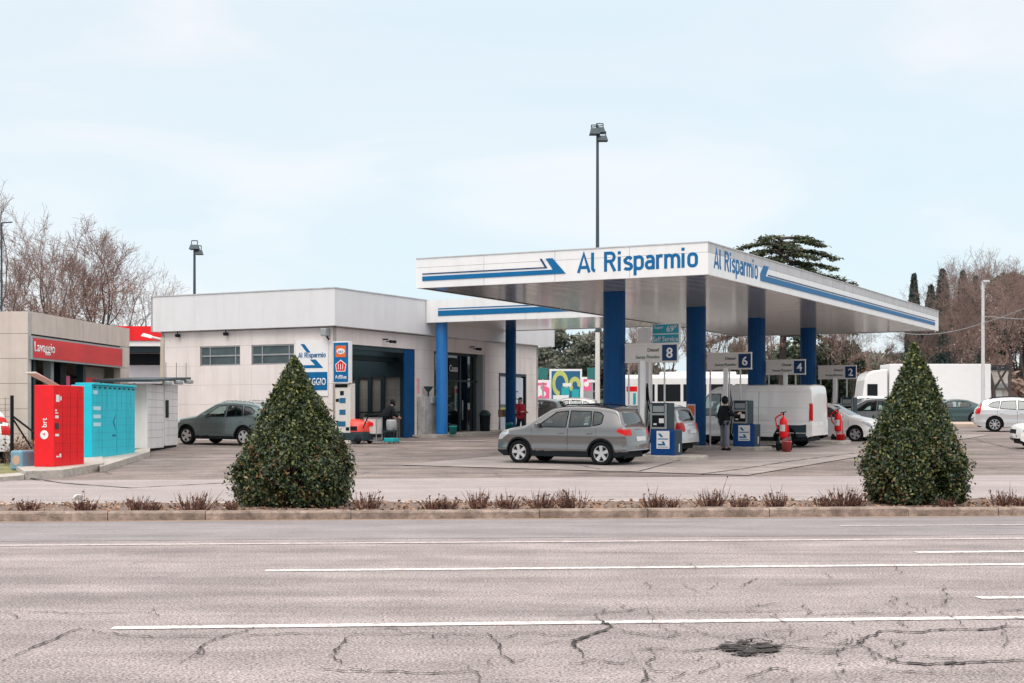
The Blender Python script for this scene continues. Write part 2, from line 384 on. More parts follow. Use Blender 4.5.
def tubes(name, segs, m, parent, n=4):
    A = np.array([s[0] for s in segs]); B = np.array([s[1] for s in segs]); r0 = np.array([s[2] for s in segs]); r1 = np.array([s[3] for s in segs])
    k = len(A); D = B-A; D /= np.linalg.norm(D, axis=1)[:, None]+1e-9
    h = np.tile(np.array([0., 0, 1]), (k, 1)); h[np.abs(D[:, 2]) > .9] = (1, 0, 0)
    a = np.cross(D, h); a /= np.linalg.norm(a, axis=1)[:, None]; b = np.cross(D, a)
    vs = []
    for P, r in ((A, r0), (B, r1)):
        for i in range(n):
            t = 2*math.pi*i/n
            vs.append(P + a*(r*math.cos(t))[:, None] + b*(r*math.sin(t))[:, None])
    v = np.stack(vs, 1).reshape(-1, 3)
    f = np.array([[i, (i+1) % n, n+(i+1) % n, n+i] for i in range(n)])
    idx = (np.arange(k)[:, None, None]*2*n + f[None]).reshape(-1)
    me = bpy.data.meshes.new(name)
    me.vertices.add(len(v)); me.vertices.foreach_set('co', v.ravel())
    me.loops.add(len(idx)); me.loops.foreach_set('vertex_index', idx.astype(np.int32))
    nf = len(idx)//4
    me.polygons.add(nf); me.polygons.foreach_set('loop_start', np.arange(0, nf*4, 4, dtype=np.int32)); me.polygons.foreach_set('loop_total', np.full(nf, 4, dtype=np.int32))
    me.polygons.foreach_set('use_smooth', [True]*nf)
    me.materials.append(m); me.update(calc_edges=True)
    o = bpy.data.objects.new(name, me); C.objects.link(o); o.parent = parent
    return o
def branch_tree(rng, H, spread=.5, trunk=.35, levels=5, r0=.2, kids=(3, 4), up=.25, fork=1, twist=.25, lens=.68):
    segs = []; tips = []
    def grow(p, d, L, r, lev):
        n = 3 if lev < 2 else 2
        pts = [p]; q = p; dd = d
        for i in range(n):
            dd = dd + rng.normal(size=3)*twist*(.35 if lev == 0 else .8)*.5; dd[2] += up*.12; dd /= np.linalg.norm(dd)
            q2 = q + dd*L/n
            ra = r*(1-.45*i/n); rb = r*(1-.45*(i+1)/n)
            segs.append((q, q2, ra, rb)); q = q2; pts.append(q)
        if lev >= levels: tips.append((q, dd)); return
        k = rng.randint(kids[0], kids[1]+1)
        for j in range(k):
            f = 1.0 if j == 0 else .45+.55*rng.rand()
            i = min(n, max(1, int(round(f*n)))); base = pts[i]
            a = rng.normal(size=3); a -= a.dot(dd)*dd; a /= np.linalg.norm(a)+1e-9
            s = spread*(.35 if j == 0 else .8+.5*rng.rand())
            nd = dd + a*s; nd[2] += up*.35; nd /= np.linalg.norm(nd)
            grow(base, nd, L*lens*(.8+.4*rng.rand()), r*(.62 if j == 0 else .5), lev+1)
    grow(np.array([0., 0, 0]), np.array([0., 0, 1.]), H*trunk, r0, 0)
    return segs, tips
def fit(segs, tips, H):
    mz = max(s[1][2] for s in segs); k = H/mz
    segs = [(a*k, b*k, r, q) for a, b, r, q in segs]; tips = [(a*k, d) for a, d in tips]
    return segs, tips
# ------------------------------------------------------------------ vehicles
def paint_mat(name, col, metal=.5, rough=.3):
    return mat(name, col, rough, metal=metal, var=.02, scale=1, coat=.9)
def inside(poly, x, z):
    c = False; n = len(poly); j = n-1
    for i in range(n):
        xi, zi = poly[i]; xj, zj = poly[j]
        if (zi > z) != (zj > z) and x < (xj-xi)*(z-zi)/(zj-zi)+xi: c = not c
        j = i
    return c
SUV = dict(L=4.36, W=1.82, wb=2.60, fo=.89, wr=.345, belt=1.06, clad=.40, gc=.24,
    top=[(0,.42),(.015,.70),(.06,.84),(.22,.95),(.6,1.03),(1.02,1.10),(1.14,1.14),(1.88,1.60),(2.15,1.665),(2.6,1.695),(3.2,1.685),(3.7,1.635),(3.93,1.58),(3.98,1.52),(4.16,1.14),(4.24,1.08),(4.30,.95),(4.33,.72),(4.36,.60),(4.36,.40)],
    wins=[[(1.46,1.08),(1.88,1.38),(2.04,1.50),(2.42,1.54),(2.40,1.08)], [(2.49,1.08),(2.49,1.545),(3.14,1.53),(3.18,1.12)], [(3.23,1.13),(3.20,1.53),(3.42,1.50),(3.52,1.42),(3.50,1.22),(3.44,1.17)]],
    doors=[(1.30,2.45),(2.45,3.33)], ws=(1.16,1.56), rw=(1.18,1.50), wsx=2.0, rwx=3.9,
    head=[(.03,.70),(.12,.86),(.50,.96),(.55,.88),(.20,.70)], tail=[(3.98,.96),(4.02,1.05),(4.5,1.03),(4.5,.86),(4.28,.86)], tail_y=.52, grille=(.45,.62,.80), roof_rel=.72, rails=True, arch=.055, spokes=5)
def spec(**k):
    d = dict(SUV); d.update(k); return d
KAROQ = spec(L=4.38, W=1.84, wb=2.64, fo=.85, wr=.34, glasskind='glass')
VOLVO = spec(L=4.69, W=1.90, wb=2.865, fo=.87, wr=.37, belt=1.04, clad=.36,
    top=[(0,.42),(.015,.75),(.08,.88),(.3,.97),(.8,1.04),(1.25,1.10),(1.35,1.13),(2.15,1.58),(2.4,1.63),(2.9,1.655),(3.5,1.63),(4.05,1.57),(4.2,1.52),(4.25,1.50),(4.48,1.16),(4.58,1.08),(4.64,.95),(4.66,.72),(4.69,.60),(4.69,.40)],
    wins=[[(1.75,1.08),(2.15,1.36),(2.32,1.47),(2.68,1.50),(2.66,1.08)], [(2.76,1.08),(2.76,1.50),(3.42,1.48),(3.50,1.12)], [(3.55,1.13),(3.50,1.475),(3.80,1.43),(4.02,1.30),(4.0,1.20)]],
    doors=[(1.55,2.71),(2.71,3.62)], wsx=2.25, rwx=4.15,
    tail=[(4.30,1.50),(4.38,1.50),(4.45,1.16),(4.75,1.12),(4.75,.86),(4.45,.86),(4.38,1.12)], rw=(1.2,1.46), tail_y=.60, dark_clad=False)
HATCH = spec(L=4.05, W=1.75, wb=2.52, fo=.82, wr=.315, belt=.96, clad=.30, gc=.2,
    top=[(0,.38),(.015,.62),(.07,.76),(.25,.86),(.6,.93),(.95,.99),(1.05,1.03),(1.8,1.43),(2.1,1.49),(2.5,1.51),(3.1,1.49),(3.55,1.44),(3.70,1.38),(3.88,1.08),(3.95,1.0),(4.0,.85),(4.02,.65),(4.05,.55),(4.05,.34)],
    wins=[[(1.30,1.0),(1.75,1.27),(1.92,1.35),(2.28,1.385),(2.26,1.0)], [(2.36,1.0),(2.36,1.385),(2.95,1.36),(3.02,1.03)], [(3.08,1.05),(3.04,1.35),(3.30,1.30),(3.42,1.18)]],
    doors=[(1.10,2.31),(2.31,3.12)], ws=(1.05,1.42), rw=(1.10,1.38), wsx=1.9, rwx=3.6,
    head=[(.03,.62),(.12,.74),(.50,.86),(.55,.78),(.20,.60)], tail=[(3.72,.86),(3.8,1.05),(4.1,1.02),(4.1,.72),(3.92,.72)], tail_y=.50, grille=(.42,.52,.70), rails=False, dark_clad=False)
MPV = spec(L=4.2, W=1.77, wb=2.6, fo=.84, wr=.32, belt=1.02, clad=.32, gc=.2,
    top=[(0,.38),(.015,.66),(.07,.80),(.25,.90),(.6,.98),(.80,1.03),(.9,1.07),(1.75,1.52),(2.1,1.585),(2.6,1.60),(3.3,1.58),(3.75,1.53),(3.86,1.47),(4.02,1.08),(4.10,1.0),(4.15,.85),(4.17,.65),(4.2,.55),(4.2,.34)],
    wins=[[(1.25,1.06),(1.72,1.34),(1.92,1.44),(2.32,1.47),(2.30,1.06)], [(2.40,1.06),(2.40,1.47),(3.0,1.455),(3.06,1.09)], [(3.12,1.10),(3.08,1.45),(3.5,1.41),(3.62,1.2)]],
    doors=[(1.05,2.35),(2.35,3.15)], ws=(1.09,1.50), rw=(1.10,1.46), wsx=1.9, rwx=3.7,
    head=[(.03,.66),(.12,.78),(.55,.92),(.6,.82),(.20,.64)], tail=[(3.92,.76),(3.98,1.05),(4.3,1.0),(4.3,.76)], tail_y=.52, rails=False, dark_clad=False)
SALOON = spec(L=4.55, W=1.82, wb=2.75, fo=.88, wr=.33, belt=.92, clad=.28, gc=.18,
    top=[(0,.38),(.015,.60),(.07,.72),(.3,.82),(.9,.90),(1.2,.95),(1.3,.98),(2.1,1.35),(2.4,1.41),(2.8,1.43),(3.3,1.38),(4.0,1.10),(4.15,1.05),(4.4,1.0),(4.5,.85),(4.52,.65),(4.55,.55),(4.55,.32)],
    wins=[[(1.62,.96),(2.12,1.24),(2.3,1.30),(2.62,1.32),(2.6,.96)], [(2.70,.96),(2.70,1.32),(3.20,1.27),(3.45,1.10),(3.4,1.0)]],
    doors=[(1.4,2.65),(2.65,3.45)], ws=(1.0,1.36), rw=(1.08,1.34), wsx=2.2, rwx=3.3,
    head=[(.03,.60),(.12,.70),(.50,.80),(.55,.72),(.20,.58)], tail=[(4.0,.78),(4.05,.92),(4.6,.90),(4.6,.74),(4.2,.72)], tail_y=.45, rails=False, dark_clad=False)
VAN = spec(L=5.41, W=2.05, wb=3.45, fo=.95, wr=.35, belt=1.35, clad=.42, gc=.26, boxy=True,
    top=[(0,.45),(.015,.85),(.08,1.02),(.35,1.16),(.75,1.30),(.85,1.34),(1.55,2.08),(1.75,2.18),(2.1,2.235),(2.6,2.25),(5.25,2.25),(5.34,2.20),(5.38,2.0),(5.41,.9),(5.41,.45)],
    wins=[[(.88,1.30),(1.45,1.86),(1.56,1.93),(1.95,1.94),(1.93,1.14),(1.15,1.16)]],
    doors=[(1.0,2.05)], ws=(1.38,2.04), rw=(9,9), wsx=1.8, rwx=9,
    head=[(.05,.85),(.15,1.02),(.62,1.22),(.66,1.08),(.2,.82)], tail=[(5.26,.98),(5.26,1.62),(5.5,1.62),(5.5,.98)], tail_y=.86, grille=(.6,.70,.92), rails=False, dark_clad=True)
_wheel_cache = {}
def wheel_meshes(r, spokes, w=.21):
    key = (round(r, 3), spokes)
    if key in _wheel_cache: return _wheel_cache[key]
    t = MB(); ri = r*.66
    t.lathe([(ri, -w/2), (r*.93, -w/2), (r*.985, -w*.38), (r, -w*.2), (r, w*.2), (r*.985, w*.38), (r*.93, w/2), (ri, w/2), (ri, -w/2)], n=40, axis='y')
    ty = t.build('tyre', M['rubber'], smooth=True)
    d = MB()
    d.lathe([(ri, w/2-.005), (ri*.94, w/2-.004), (ri*.9, w/2-.03), (ri*.88, 0)], n=32, axis='y', mi=0)
    d.lathe([(.001, w/2-.055), (ri*.9, w/2-.06)], n=24, axis='y', mi=1)
    d.lathe([(.001, w/2-.018), (r*.13, w/2-.02), (r*.16, w/2-.05)], n=16, axis='y', mi=0)
    for k in range(spokes):
        a = 2*math.pi*k/spokes+.3
        Mx = Matrix.Rotation(a, 4, 'Y')
        y0, y1 = w/2-.05, w/2-.018
        hw0, hw1 = (.045, .062) if spokes <= 5 else (.02, .028)
        vs = [(-hw0, y0, .03), (hw0, y0, .03), (hw1, y0, ri*.95), (-hw1, y0, ri*.95), (-hw0*.8, y1, .03), (hw0*.8, y1, .03), (hw1*.8, y1+.005, ri*.95), (-hw1*.8, y1+.005, ri*.95)]
        d.add(vs, [(0,3,2,1),(4,5,6,7),(0,1,5,4),(1,2,6,5),(2,3,7,6),(3,0,4,7)], 0, Mx)
    rm = d.build('rim', [M['alloy'], M['dark']])
    _wheel_cache[key] = (ty, rm, [False]); return _wheel_cache[key]
def car(name, label, cat, sp, X, Y, head, paint, step=.04, group=None, detail=2, glass='glass', dark_roof=False, z=None):
    """head: direction the nose points to, degrees in plan; X,Y centre"""
    L_, W_ = sp['L'], sp['W']; boxy = sp.get('boxy', False)
    g0 = gz(Y) if z is None else z
    root = thing(name, label, cat, (X, Y, g0), 0, group)
    hd = R(head); f = Vector((math.cos(hd), math.sin(hd), 0))
    if z is None:
        sl = (gz(Y+.5)-gz(Y-.5)); nrm = Vector((0, -sl, 1)).normalized()
        f3 = (f - nrm*f.dot(nrm)).normalized(); l3 = nrm.cross(f3)
        root.rotation_euler = Matrix((f3, l3, nrm)).transposed().to_euler()
    else: root.rotation_euler = (0, 0, hd)
    # dense profile
    tp = sp['top']; ps = np.linspace(0, L_, int(L_/.01)+1)
    zt = np.interp(ps, [a for a, b in tp], [b for a, b in tp])
    ker = np.exp(-np.linspace(-2, 2, 13)**2); ker /= ker.sum()
    zp = np.pad(zt, 6, mode='edge'); zs = np.convolve(zp, ker, 'valid'); zs[0] = zt[0]; zs[-1] = zt[-1]; zs[1] = (zt[1]+zs[1])/2
    arc = np.concatenate([[0], np.cumsum(np.hypot(np.diff(ps), np.diff(zs)))])
    ns = int(arc[-1]/step); ss = np.interp(np.linspace(0, arc[-1], ns+1), arc, ps)
    P = np.concatenate([[0], ss[1:-1], [L_]]); Zt = np.interp(P, ps, zs)
    # steep spots want both ends
    gc = sp['gc']; Hmax = zs.max(); belt = sp['belt']
    def zb(p): return gc + .12*max(0, 1-p/.5)**2 + .14*max(0, 1-(L_-p)/.5)**2
    def hw(p):
        e = .75
        a = .16*max(0, 1-p/e)**2.2 + (.10 if not boxy else .01)*max(0, 1-(L_-p)/e)**2.2
        return W_/2*(1-a)
    rr = sp['roof_rel'] if not boxy else .90
    def T(z):
        if z < belt:
            t = (z-.62)/(belt-.2); v = 1-.055*t*t
            v += .010*math.exp(-((z-.84)/.05)**2) - .006*math.exp(-((z-.62)/.08)**2) + .012*math.exp(-((z-.46)/.05)**2)
            return v
        t0 = 1-.055*((belt-.62)/(belt-.2))**2
        k = (z-belt)/(Hmax-belt); return t0 - (t0-rr)*(k**1.15)
    def sy(p, z): return hw(p)*T(z)
    def bow(p, y):
        q = abs(y)/(W_/2)
        return p + .20*q**2.5*max(0, 1-p/.8)**2 - (.10 if not boxy else .02)*q**2.5*max(0, 1-(L_-p)/.7)**2
    NS = max(8, int(1.3/step)); NA = 4; NT = max(5, int(.7/step/1.2))
    fw, rwp = sp['fo'], sp['fo']+sp['wb']; wr = sp['wr']; ra = wr+.055; zw = wr
    grid = []; info = []
    for p, z1 in zip(P, Zt):
        z0 = zb(p); z1 = max(z1, z0+.05)
        r = min(.11 if not boxy else .13, (z1-z0)*.35)
        zc = z1-r; row = []; ir = []
        for i in range(NS+1):
            z = z0+(zc-z0)*i/NS; pp = p
            for wp in (fw, rwp):
                d = math.hypot(p-wp, z-zw)
                if abs(d-ra) < step*.55 and z > gc:
                    k = ra/d; pp = wp+(p-wp)*k; z = zw+(z-zw)*k; break
            row.append((pp, sy(pp, z), z)); ir.append('s')
        yb = sy(p, zc)
        for i in range(1, NA+1):
            a = math.pi/2*i/NA; row.append((p, yb-r*(1-math.cos(a)), zc+r*math.sin(a))); ir.append('a')
        yt = yb-r
        for i in range(1, NT+1):
            q = 1-i/NT; row.append((p, yt*q, z1+.03*(1-q*q)*min(1, (z1-z0)/.5))); ir.append('t')
        grid.append(row); info.append(ir)
    K = len(grid[0])
    full = []
    for row in grid:
        left = row; right = [(p, -y, z) for p, y, z in row[:-1]][::-1]
        full.append(left+right)
    K2 = len(full[0])
    def cls(p, y, z, side):
        ay = abs(y)
        if side:
            for wp in (fw, rwp):
                if math.hypot(p-wp, z-zw) < ra-.004: return None
            for i, w in enumerate(sp['wins']):
                if inside(w, p, z): return ('side_window', i, y > 0)
        if (p < 1.0 and inside(sp['head'], p, z) and ay > .42): return ('headlight', 0, y > 0)
        if p > L_*.8 and inside(sp['tail'], min(p, L_-.01), z) and ay > sp['tail_y']: return ('taillight', 0, y > 0)
        if not side:
            if p < sp['wsx'] and sp['ws'][0] < z < sp['ws'][1] and ay < sy(p, z)-.13 and p > .7: return ('windscreen', 0, 0)
            if p > sp['rwx'] and sp['rw'][0] < z < sp['rw'][1] and ay < sy(p, z)-.14: return ('rear_window', 0, 0)
            g = sp['grille']
            if p < .3 and ay < g[0] and g[1] < z < g[2]: return ('grille', 0, 0)
            if p < .3 and ay < g[0]+.1 and .42 < z < g[1]-.06: return ('grille', 0, 0)
        if z < sp['clad'] + (.0 if sp.get('dark_clad', True) else -.08): return ('lower_cladding', 0, 0)
        if boxy and side and p > L_-1.32 and p < L_-.25 and .40 < z < .86 and sp.get('corner'): return ('corner_cladding', 0, y > 0)
        if detail >= 2 and side and z > sp['clad']:
            for i, (a, b) in enumerate(sp['doors']):
                if a < p < b and z < Hmax-.16: return ('door', i, y > 0)
        return ('body', 0, 0)
    parts = {}
    for i in range(len(full)-1):
        for j in range(K2-1):
            q = [full[i][j], full[i+1][j], full[i+1][j+1], full[i][j+1]]
            cp = sum(a[0] for a in q)/4; cy = sum(a[1] for a in q)/4; cz = sum(a[2] for a in q)/4
            jj = j if j < K-1 else K2-2-j
            c = cls(cp, cy, cz, jj < NS)
            if c is None: continue
            parts.setdefault(c, []).append((i, j))
    def X3(p, y, z): return (L_/2-bow(p, y), y, z)
    mats = {'body': paint, 'door': paint, 'side_window': M[glass], 'windscreen': M['glass'], 'rear_window': M['glass_dark'], 'headlight': M['lamp'], 'taillight': M['tail'],
            'grille': M['dark'], 'lower_cladding': M['dark'] if sp.get('dark_clad', True) else paint, 'corner_cladding': M['slate']}
    objs = {}
    for key, cells in parts.items():
        idx = {}; vs = []; fs = []
        for (i, j) in cells:
            fc = []
            for (a, b) in ((i, j), (i+1, j), (i+1, j+1), (i, j+1)):
                k = (a, b)
                if k not in idx:
                    idx[k] = len(vs); vs.append(X3(*full[a][b]))
                fc.append(idx[k])
            fs.append(tuple(fc))
        me = bpy.data.meshes.new(key[0]); me.from_pydata(vs, [], fs); me.materials.append(mats[key[0]])
        me.polygons.foreach_set('use_smooth', [True]*len(fs)); me.update()
        o = bpy.data.objects.new(key[0], me); C.objects.link(o); o.parent = root; objs[key] = o
        if key[0] == 'side_window' and glass == 'glass' and key[1] > 1: me.materials[0] = M['glass_dark']
    body = objs[('body', 0, 0)]
    # underbody with wheel wells
    u = MB()
    u.box(-L_/2+.25, L_/2-.25, -W_/2+.25, W_/2-.25, gc-.02, gc+.28)
    for wp in (fw, rwp):
        for s in (1, -1):
            n = 14; y0, y1 = s*(W_/2-.06), s*(W_/2-.36)
            vs = []
            for y in (y0, y1):
                for k in range(n+1):
                    a = math.pi*k/n-.0; vs.append((L_/2-wp+ra*math.cos(a)*1.0, y, zw+ra*math.sin(a)))
            fs = [(k, k+1, n+2+k, n+1+k) for k in range(n)]+[tuple(range(n+1, 2*n+2))]
            u.add(vs, fs)
    u.build('underbody', M['dark'], root)
    # interior
    t = MB(); t.box(-L_/2+.5, L_/2-.9, -W_/2+.14, W_/2-.14, gc+.2, belt-.18); t.build('cabin_floor', M['interior'], root)
    if detail >= 1 and not boxy:
        s0 = sp['wins'][0]; cx = L_/2-(sp['doors'][0][1]-.25)
        for k, (dx, ys) in enumerate(((0, (.38, -.38)), (-.85, (.42, -.42)))):
            for y in ys:
                s = MB(); s.cbox(cx+dx, y, belt+.02, .16, .44, .5); s.cbox(cx+dx-.02, y, belt+.36, .10, .24, .16)
                s.build('seat', M['interior'], root, bevel=.03)
        s = MB(); s.cbox(L_/2-sp['doors'][0][0]-.35, 0, belt-.10, .5, W_-.4, .18); s.build('dashboard', M['interior'], root, bevel=.03)
    # wheels
    ty, rm, used = wheel_meshes(wr, sp['spokes'])
    for wp in (fw, rwp):
        for s in (1, -1):
            e = bpy.data.objects.new('wheel', None); C.objects.link(e); e.parent = root; e.location = (L_/2-wp, s*(W_/2-.125), wr)
            e.rotation_euler = (0, random.random()*6, 0 if s > 0 else math.pi)
            for src in (ty, rm):
                if not used[0]: o = src
                else: o = src.copy(); C.objects.link(o)
                o.parent = e
            used[0] = True
    # ribbons
    def ribbon(pts, w, mi_mat, name_, off=.006, closed=False, sides=(1, -1), par=None):
        for s in sides:
            vs = []; fs = []; pts2 = []
            pp = pts+[pts[0]] if closed else pts
            for (a, b) in zip(pp[:-1], pp[1:]):
                n = max(1, int(math.hypot(b[0]-a[0], b[1]-a[1])/.06))
                for k in range(n): pts2.append((a[0]+(b[0]-a[0])*k/n, a[1]+(b[1]-a[1])*k/n))
            if not closed: pts2.append(pts[-1])
            n = len(pts2)
            for k in range(n):
                a = pts2[(k-1) % n] if (closed or k > 0) else pts2[k]; b = pts2[(k+1) % n] if (closed or k < n-1) else pts2[k]
                d = Vector((b[0]-a[0], b[1]-a[1])); d = d.normalized() if d.length > 0 else Vector((1, 0)); nn = Vector((-d.y, d.x))
                for q in (-1, 1):
                    p = pts2[k][0]+nn.x*w/2*q; z = pts2[k][1]+nn.y*w/2*q; y = s*(sy(p, z)+off)
                    vs.append(X3(p, y, z))
            m = n if closed else n-1
            for k in range(m):
                a = 2*k; b = 2*((k+1) % n); fs.append((a, b, b+1, a+1))
            mb = MB(); mb.add(vs, fs)
            mb.build(name_, mi_mat, par or root)
    if detail >= 1:
        for w in sp['wins']: ribbon(w, .03, M['dark'], 'window_seal', closed=True)
        # arch lips
        for wp in (fw, rwp):
            pts = [(wp+(ra+.012)*math.cos(a), zw+(ra+.012)*math.sin(a)) for a in np.linspace(math.pi*1.08, -math.pi*.08, 22)]
            pts = [(p, max(z, gc+.03)) for p, z in pts]
            ribbon(pts, sp['arch'] if sp.get('dark_clad', True) else .025, M['dark'] if sp.get('dark_clad', True) else paint, 'wheel_arch', off=.012)
    if detail >= 2:
        for (a, b) in sp['doors']:
            top_a = [z for p, z in [q for w in sp['wins'] for q in w]]
            lower = sp['clad']+.02
            for x in (a, b):
                zz = min(belt, np.interp(x, P, Zt)-.15)
                for wp in (fw, rwp):
                    if abs(x-wp) < ra+.03: lower2 = zw+math.sqrt(max(0, (ra+.04)**2-(x-wp)**2)); break
                else: lower2 = lower
                ribbon([(x, lower2), (x, zz)], .014, M['seam'], 'door_seam', off=.003)
        for i, (a, b) in enumerate(sp['doors']):
            hx = b-.20; hz = belt-.14 if not boxy else 1.1
            for s in (1, -1):
                h = MB(); y = s*(sy(hx, hz)+.018); h.cbox(L_/2-hx, y, hz, .17, .03, .035)
                par = objs.get(('door', i, s > 0), body); h.build('handle', paint if not boxy else M['dark'], par, bevel=.008)
        mx = sp['wins'][0][0][0]-.02
        for s in (1, -1):
            h = MB(); y = s*(sy(mx+.1, belt+.05)); h.cbox(L_/2-mx-.10, y+s*.12, belt+.07, .11, .20, .15 if not boxy else .34); h.build('wing_mirror', M['dark'] if boxy else paint, root, bevel=.035)
        if boxy:
            for z in (.55, .98, 1.45, 2.02):
                ribbon([(2.1, z), (L_-.1, z)], .02, M['offwhite'], 'pressing_line', off=.005)
            ribbon([(2.15, .5), (2.15, 2.05)], .014, M['seam'], 'door_seam', off=.003, sides=(1,))
            ribbon([(3.4, .5), (3.4, 2.05)], .014, M['seam'], 'door_seam', off=.003, sides=(1,))
        else:
            zl = .52; ribbon([(fw+ra+.08, zl), (rwp-ra-.06, zl+.02)], .03, paint, 'side_moulding', off=.016)
        if sp['rails']:
            for s in (1, -1):
                h = MB(); xs = np.linspace(sp['wsx']+.12, sp['rwx']-.15, 9); pp = []
                for k, x in enumerate(xs):
                    zz = np.interp(x, P, Zt); lift = .035 if 0 < k < 8 else -.03
                    pp.append(Vector(X3(x, s*(sy(x, zz-.11)-.06), zz+lift)))
                h.path(pp, .018, 8); h.build('roof_rail', sp.get('railmat', M['dark']), root, smooth=True)
    # plates
    if detail >= 1:
        h = MB(); h.box(-L_/2-.015, -L_/2+.06, -.26, .26, .70 if not boxy else .8, .82 if not boxy else .92); h.build('rear_plate', M['plate'], root)
        h = MB(); h.box(L_/2-.06, L_/2+.012, -.26, .26, .44, .55); h.build('front_plate', M['plate'], root)
        if not boxy:
            h = MB(); zz = sp['rw'][0]-.13; h.cbox(-L_/2+.10, 0, zz, .08, .5, .03); h.build('tailgate_trim', M['chrome'], root)
            zf = sp['rw'][1]; xw = float(np.interp(zf, [sp['rw'][0], sp['rw'][1]], [0, 1]))
    return root
# ------------------------------------------------------------------ ground
def sheet(name, xs, ys, zf, m, rot=None):
    mb = MB(); nx, ny = len(xs), len(ys)
    vs = [(x, y, zf(x, y)) for y in ys for x in xs]
    fs = [(j*nx+i, j*nx+i+1, (j+1)*nx+i+1, (j+1)*nx+i) for j in range(ny-1) for i in range(nx-1)]
    mb.add(vs, fs); o = mb.build(name, m); return struct(o)
yy = [-60, 0, 10, 20, 26, 28.6, 30, 35, 45, 60, 75, 85, 91, 95, 110, 140, 200, 350, 700, 1500]
sheet('ground', [-1500, -400, -100, -40, 0, 40, 100, 400, 1500], yy, lambda x, y: gz(y)-.03, M['far'])
cr, sr = math.cos(RANG), math.sin(RANG)
def RD(r, n, z=0, g=False):
    """road coordinates: r along the kerb, n away from the camera from the kerb face"""
    p = Vector((r*cr-n*sr, 24.29+r*sr+n*cr, z))
    if g: p.z += gz(p.y)
    return p
def rsheet(name, r0, r1, n0, n1, z, m, g=False, nr=2, nn=2):
    mb = MB(); rs = np.linspace(r0, r1, nr); ns = np.linspace(n0, n1, nn)
    vs = [RD(r, n, z, g) for n in ns for r in rs]
    fs = [(j*nr+i, j*nr+i+1, (j+1)*nr+i+1, (j+1)*nr+i) for j in range(nn-1) for i in range(nr-1)]
    mb.add(vs, fs); return struct(mb.build(name, m))
rsheet('road', -70, 70, -45, 0, 0, M['road'])
rsheet('kerbside_lane', -70, 70, -3.95, -.12, .003, M['road_new'])
rsheet('gutter', -70, 70, -.16, .0, .006, mat('sandy_gutter', (.36,.25,.18), .95, var=.3, scale=8))
# forecourt behind the planted bed
def fsheet(name, poly_rows, m, z): 
    mb = MB(); n = len(poly_rows[0])
    vs = [(x, y, gz(y)+z) for row in poly_rows for x, y in row]
    fs = [(j*n+i, j*n+i+1, (j+1)*n+i+1, (j+1)*n+i) for j in range(len(poly_rows)-1) for i in range(n-1)]
    mb.add(vs, fs); return struct(mb.build(name, m))
ysf = list(np.linspace(33, 84, 52))
rows = []
rows.append([(RD(r, 3.6).x, RD(r, 3.6).y) for r in np.linspace(-60, 60, 25)])
for n_ in np.linspace(4.25, 13.5, 30): rows.append([(RD(r, n_).x, RD(r, n_).y) for r in np.linspace(-60, 60, 25)])
for y in [q for q in ysf if q > 43.5]: rows.append([(x, y) for x in np.linspace(-60, 60, 25)])
fsheet('forecourt', rows, M['forecourt'], 0)
rows = [[(RD(r, n).x, RD(r, n).y) for r in np.linspace(-60, 60, 25)] for n in np.linspace(3.72, 12.3, 30)]
fsheet('service_road', rows, M['service'], .02)
# far road beyond the station
rows = [[(x, y) for x in np.linspace(-150, 150, 9)] for y in (84, 86, 88, 91, 95, 100, 104)]
fsheet('far_road', rows, M['service'], .01)
# concrete fuelling slab beneath the canopy
rows = [[tuple(S(u, v).xy) for v in np.linspace(8.3, -2.0, 12)] for u in np.linspace(-2.6, 31, 46)]
fsheet('fuelling_slab', rows, M['slab'], .02)
# darker reinstated asphalt, left and right of the slab
def gpoly(name, pix, m, z):
    pts = [gpt(x, y) for x, y in pix]; mb = MB()
    mb.add([(p.x, p.y, p.z+z) for p in pts], [tuple(range(len(pts)))]); return struct(mb.build(name, m))
# ---- central reservation: kerbs, soil
K = MB(); r = -45.0; rng = random.Random(4)
kerbs = MB()
while r < 45:
    l = 1.45 + rng.random()*1.6
    z1 = .145+rng.uniform(-.012, .012); n0 = rng.uniform(-.01, .01)
    a, b = r+.006, r+l-.006
    vs = []
    for rr_ in (a, b):
        for (n, z) in ((n0, -.1), (n0, z1-.03), (n0+.03, z1), (n0+.22, z1+.003), (n0+.24, -.1)): vs.append(RD(rr_, n, z))
    kerbs.add(vs, [(0,1,6,5),(1,2,7,6),(2,3,8,7),(3,4,9,8),(0,4,3,2,1),(5,6,7,8,9)])
    r += l
struct(kerbs.build('kerb', M['kerbstone']))
kb = MB(); r = -45
while r < 45:
    l = 1.0+rng.random(); vs = []
    for rr_ in (r+.01, r+l-.01):
        for (n, z) in ((3.50, -.1), (3.50, .085), (3.68, .09), (3.70, -.1)): vs.append(RD(rr_, n, z, True))
    kb.add(vs, [(0,1,5,4),(1,2,6,5),(2,3,7,6),(0,3,2,1),(4,5,6,7)]); r += l
struct(kb.build('kerb', M['concrete']))
mb = MB(); nr, nn = 360, 20
rs = np.linspace(-45, 45, nr); ns = np.linspace(.24, 3.5, nn); rg = np.random.RandomState(2)
vs = []
for n in ns:
    for r in rs:
        e = min(1, (n-.24)/.5, (3.5-n)/.4)
        vs.append(RD(r, n, .085+.02*math.sin(r*1.7+n*2)*e+.02*rg.rand()*e*2, False))
mb.add(vs, [(j*nr+i, j*nr+i+1, (j+1)*nr+i+1, (j+1)*nr+i) for j in range(nn-1) for i in range(nr-1)])
struct(mb.build('soil_bed', M['soil'], smooth=True))
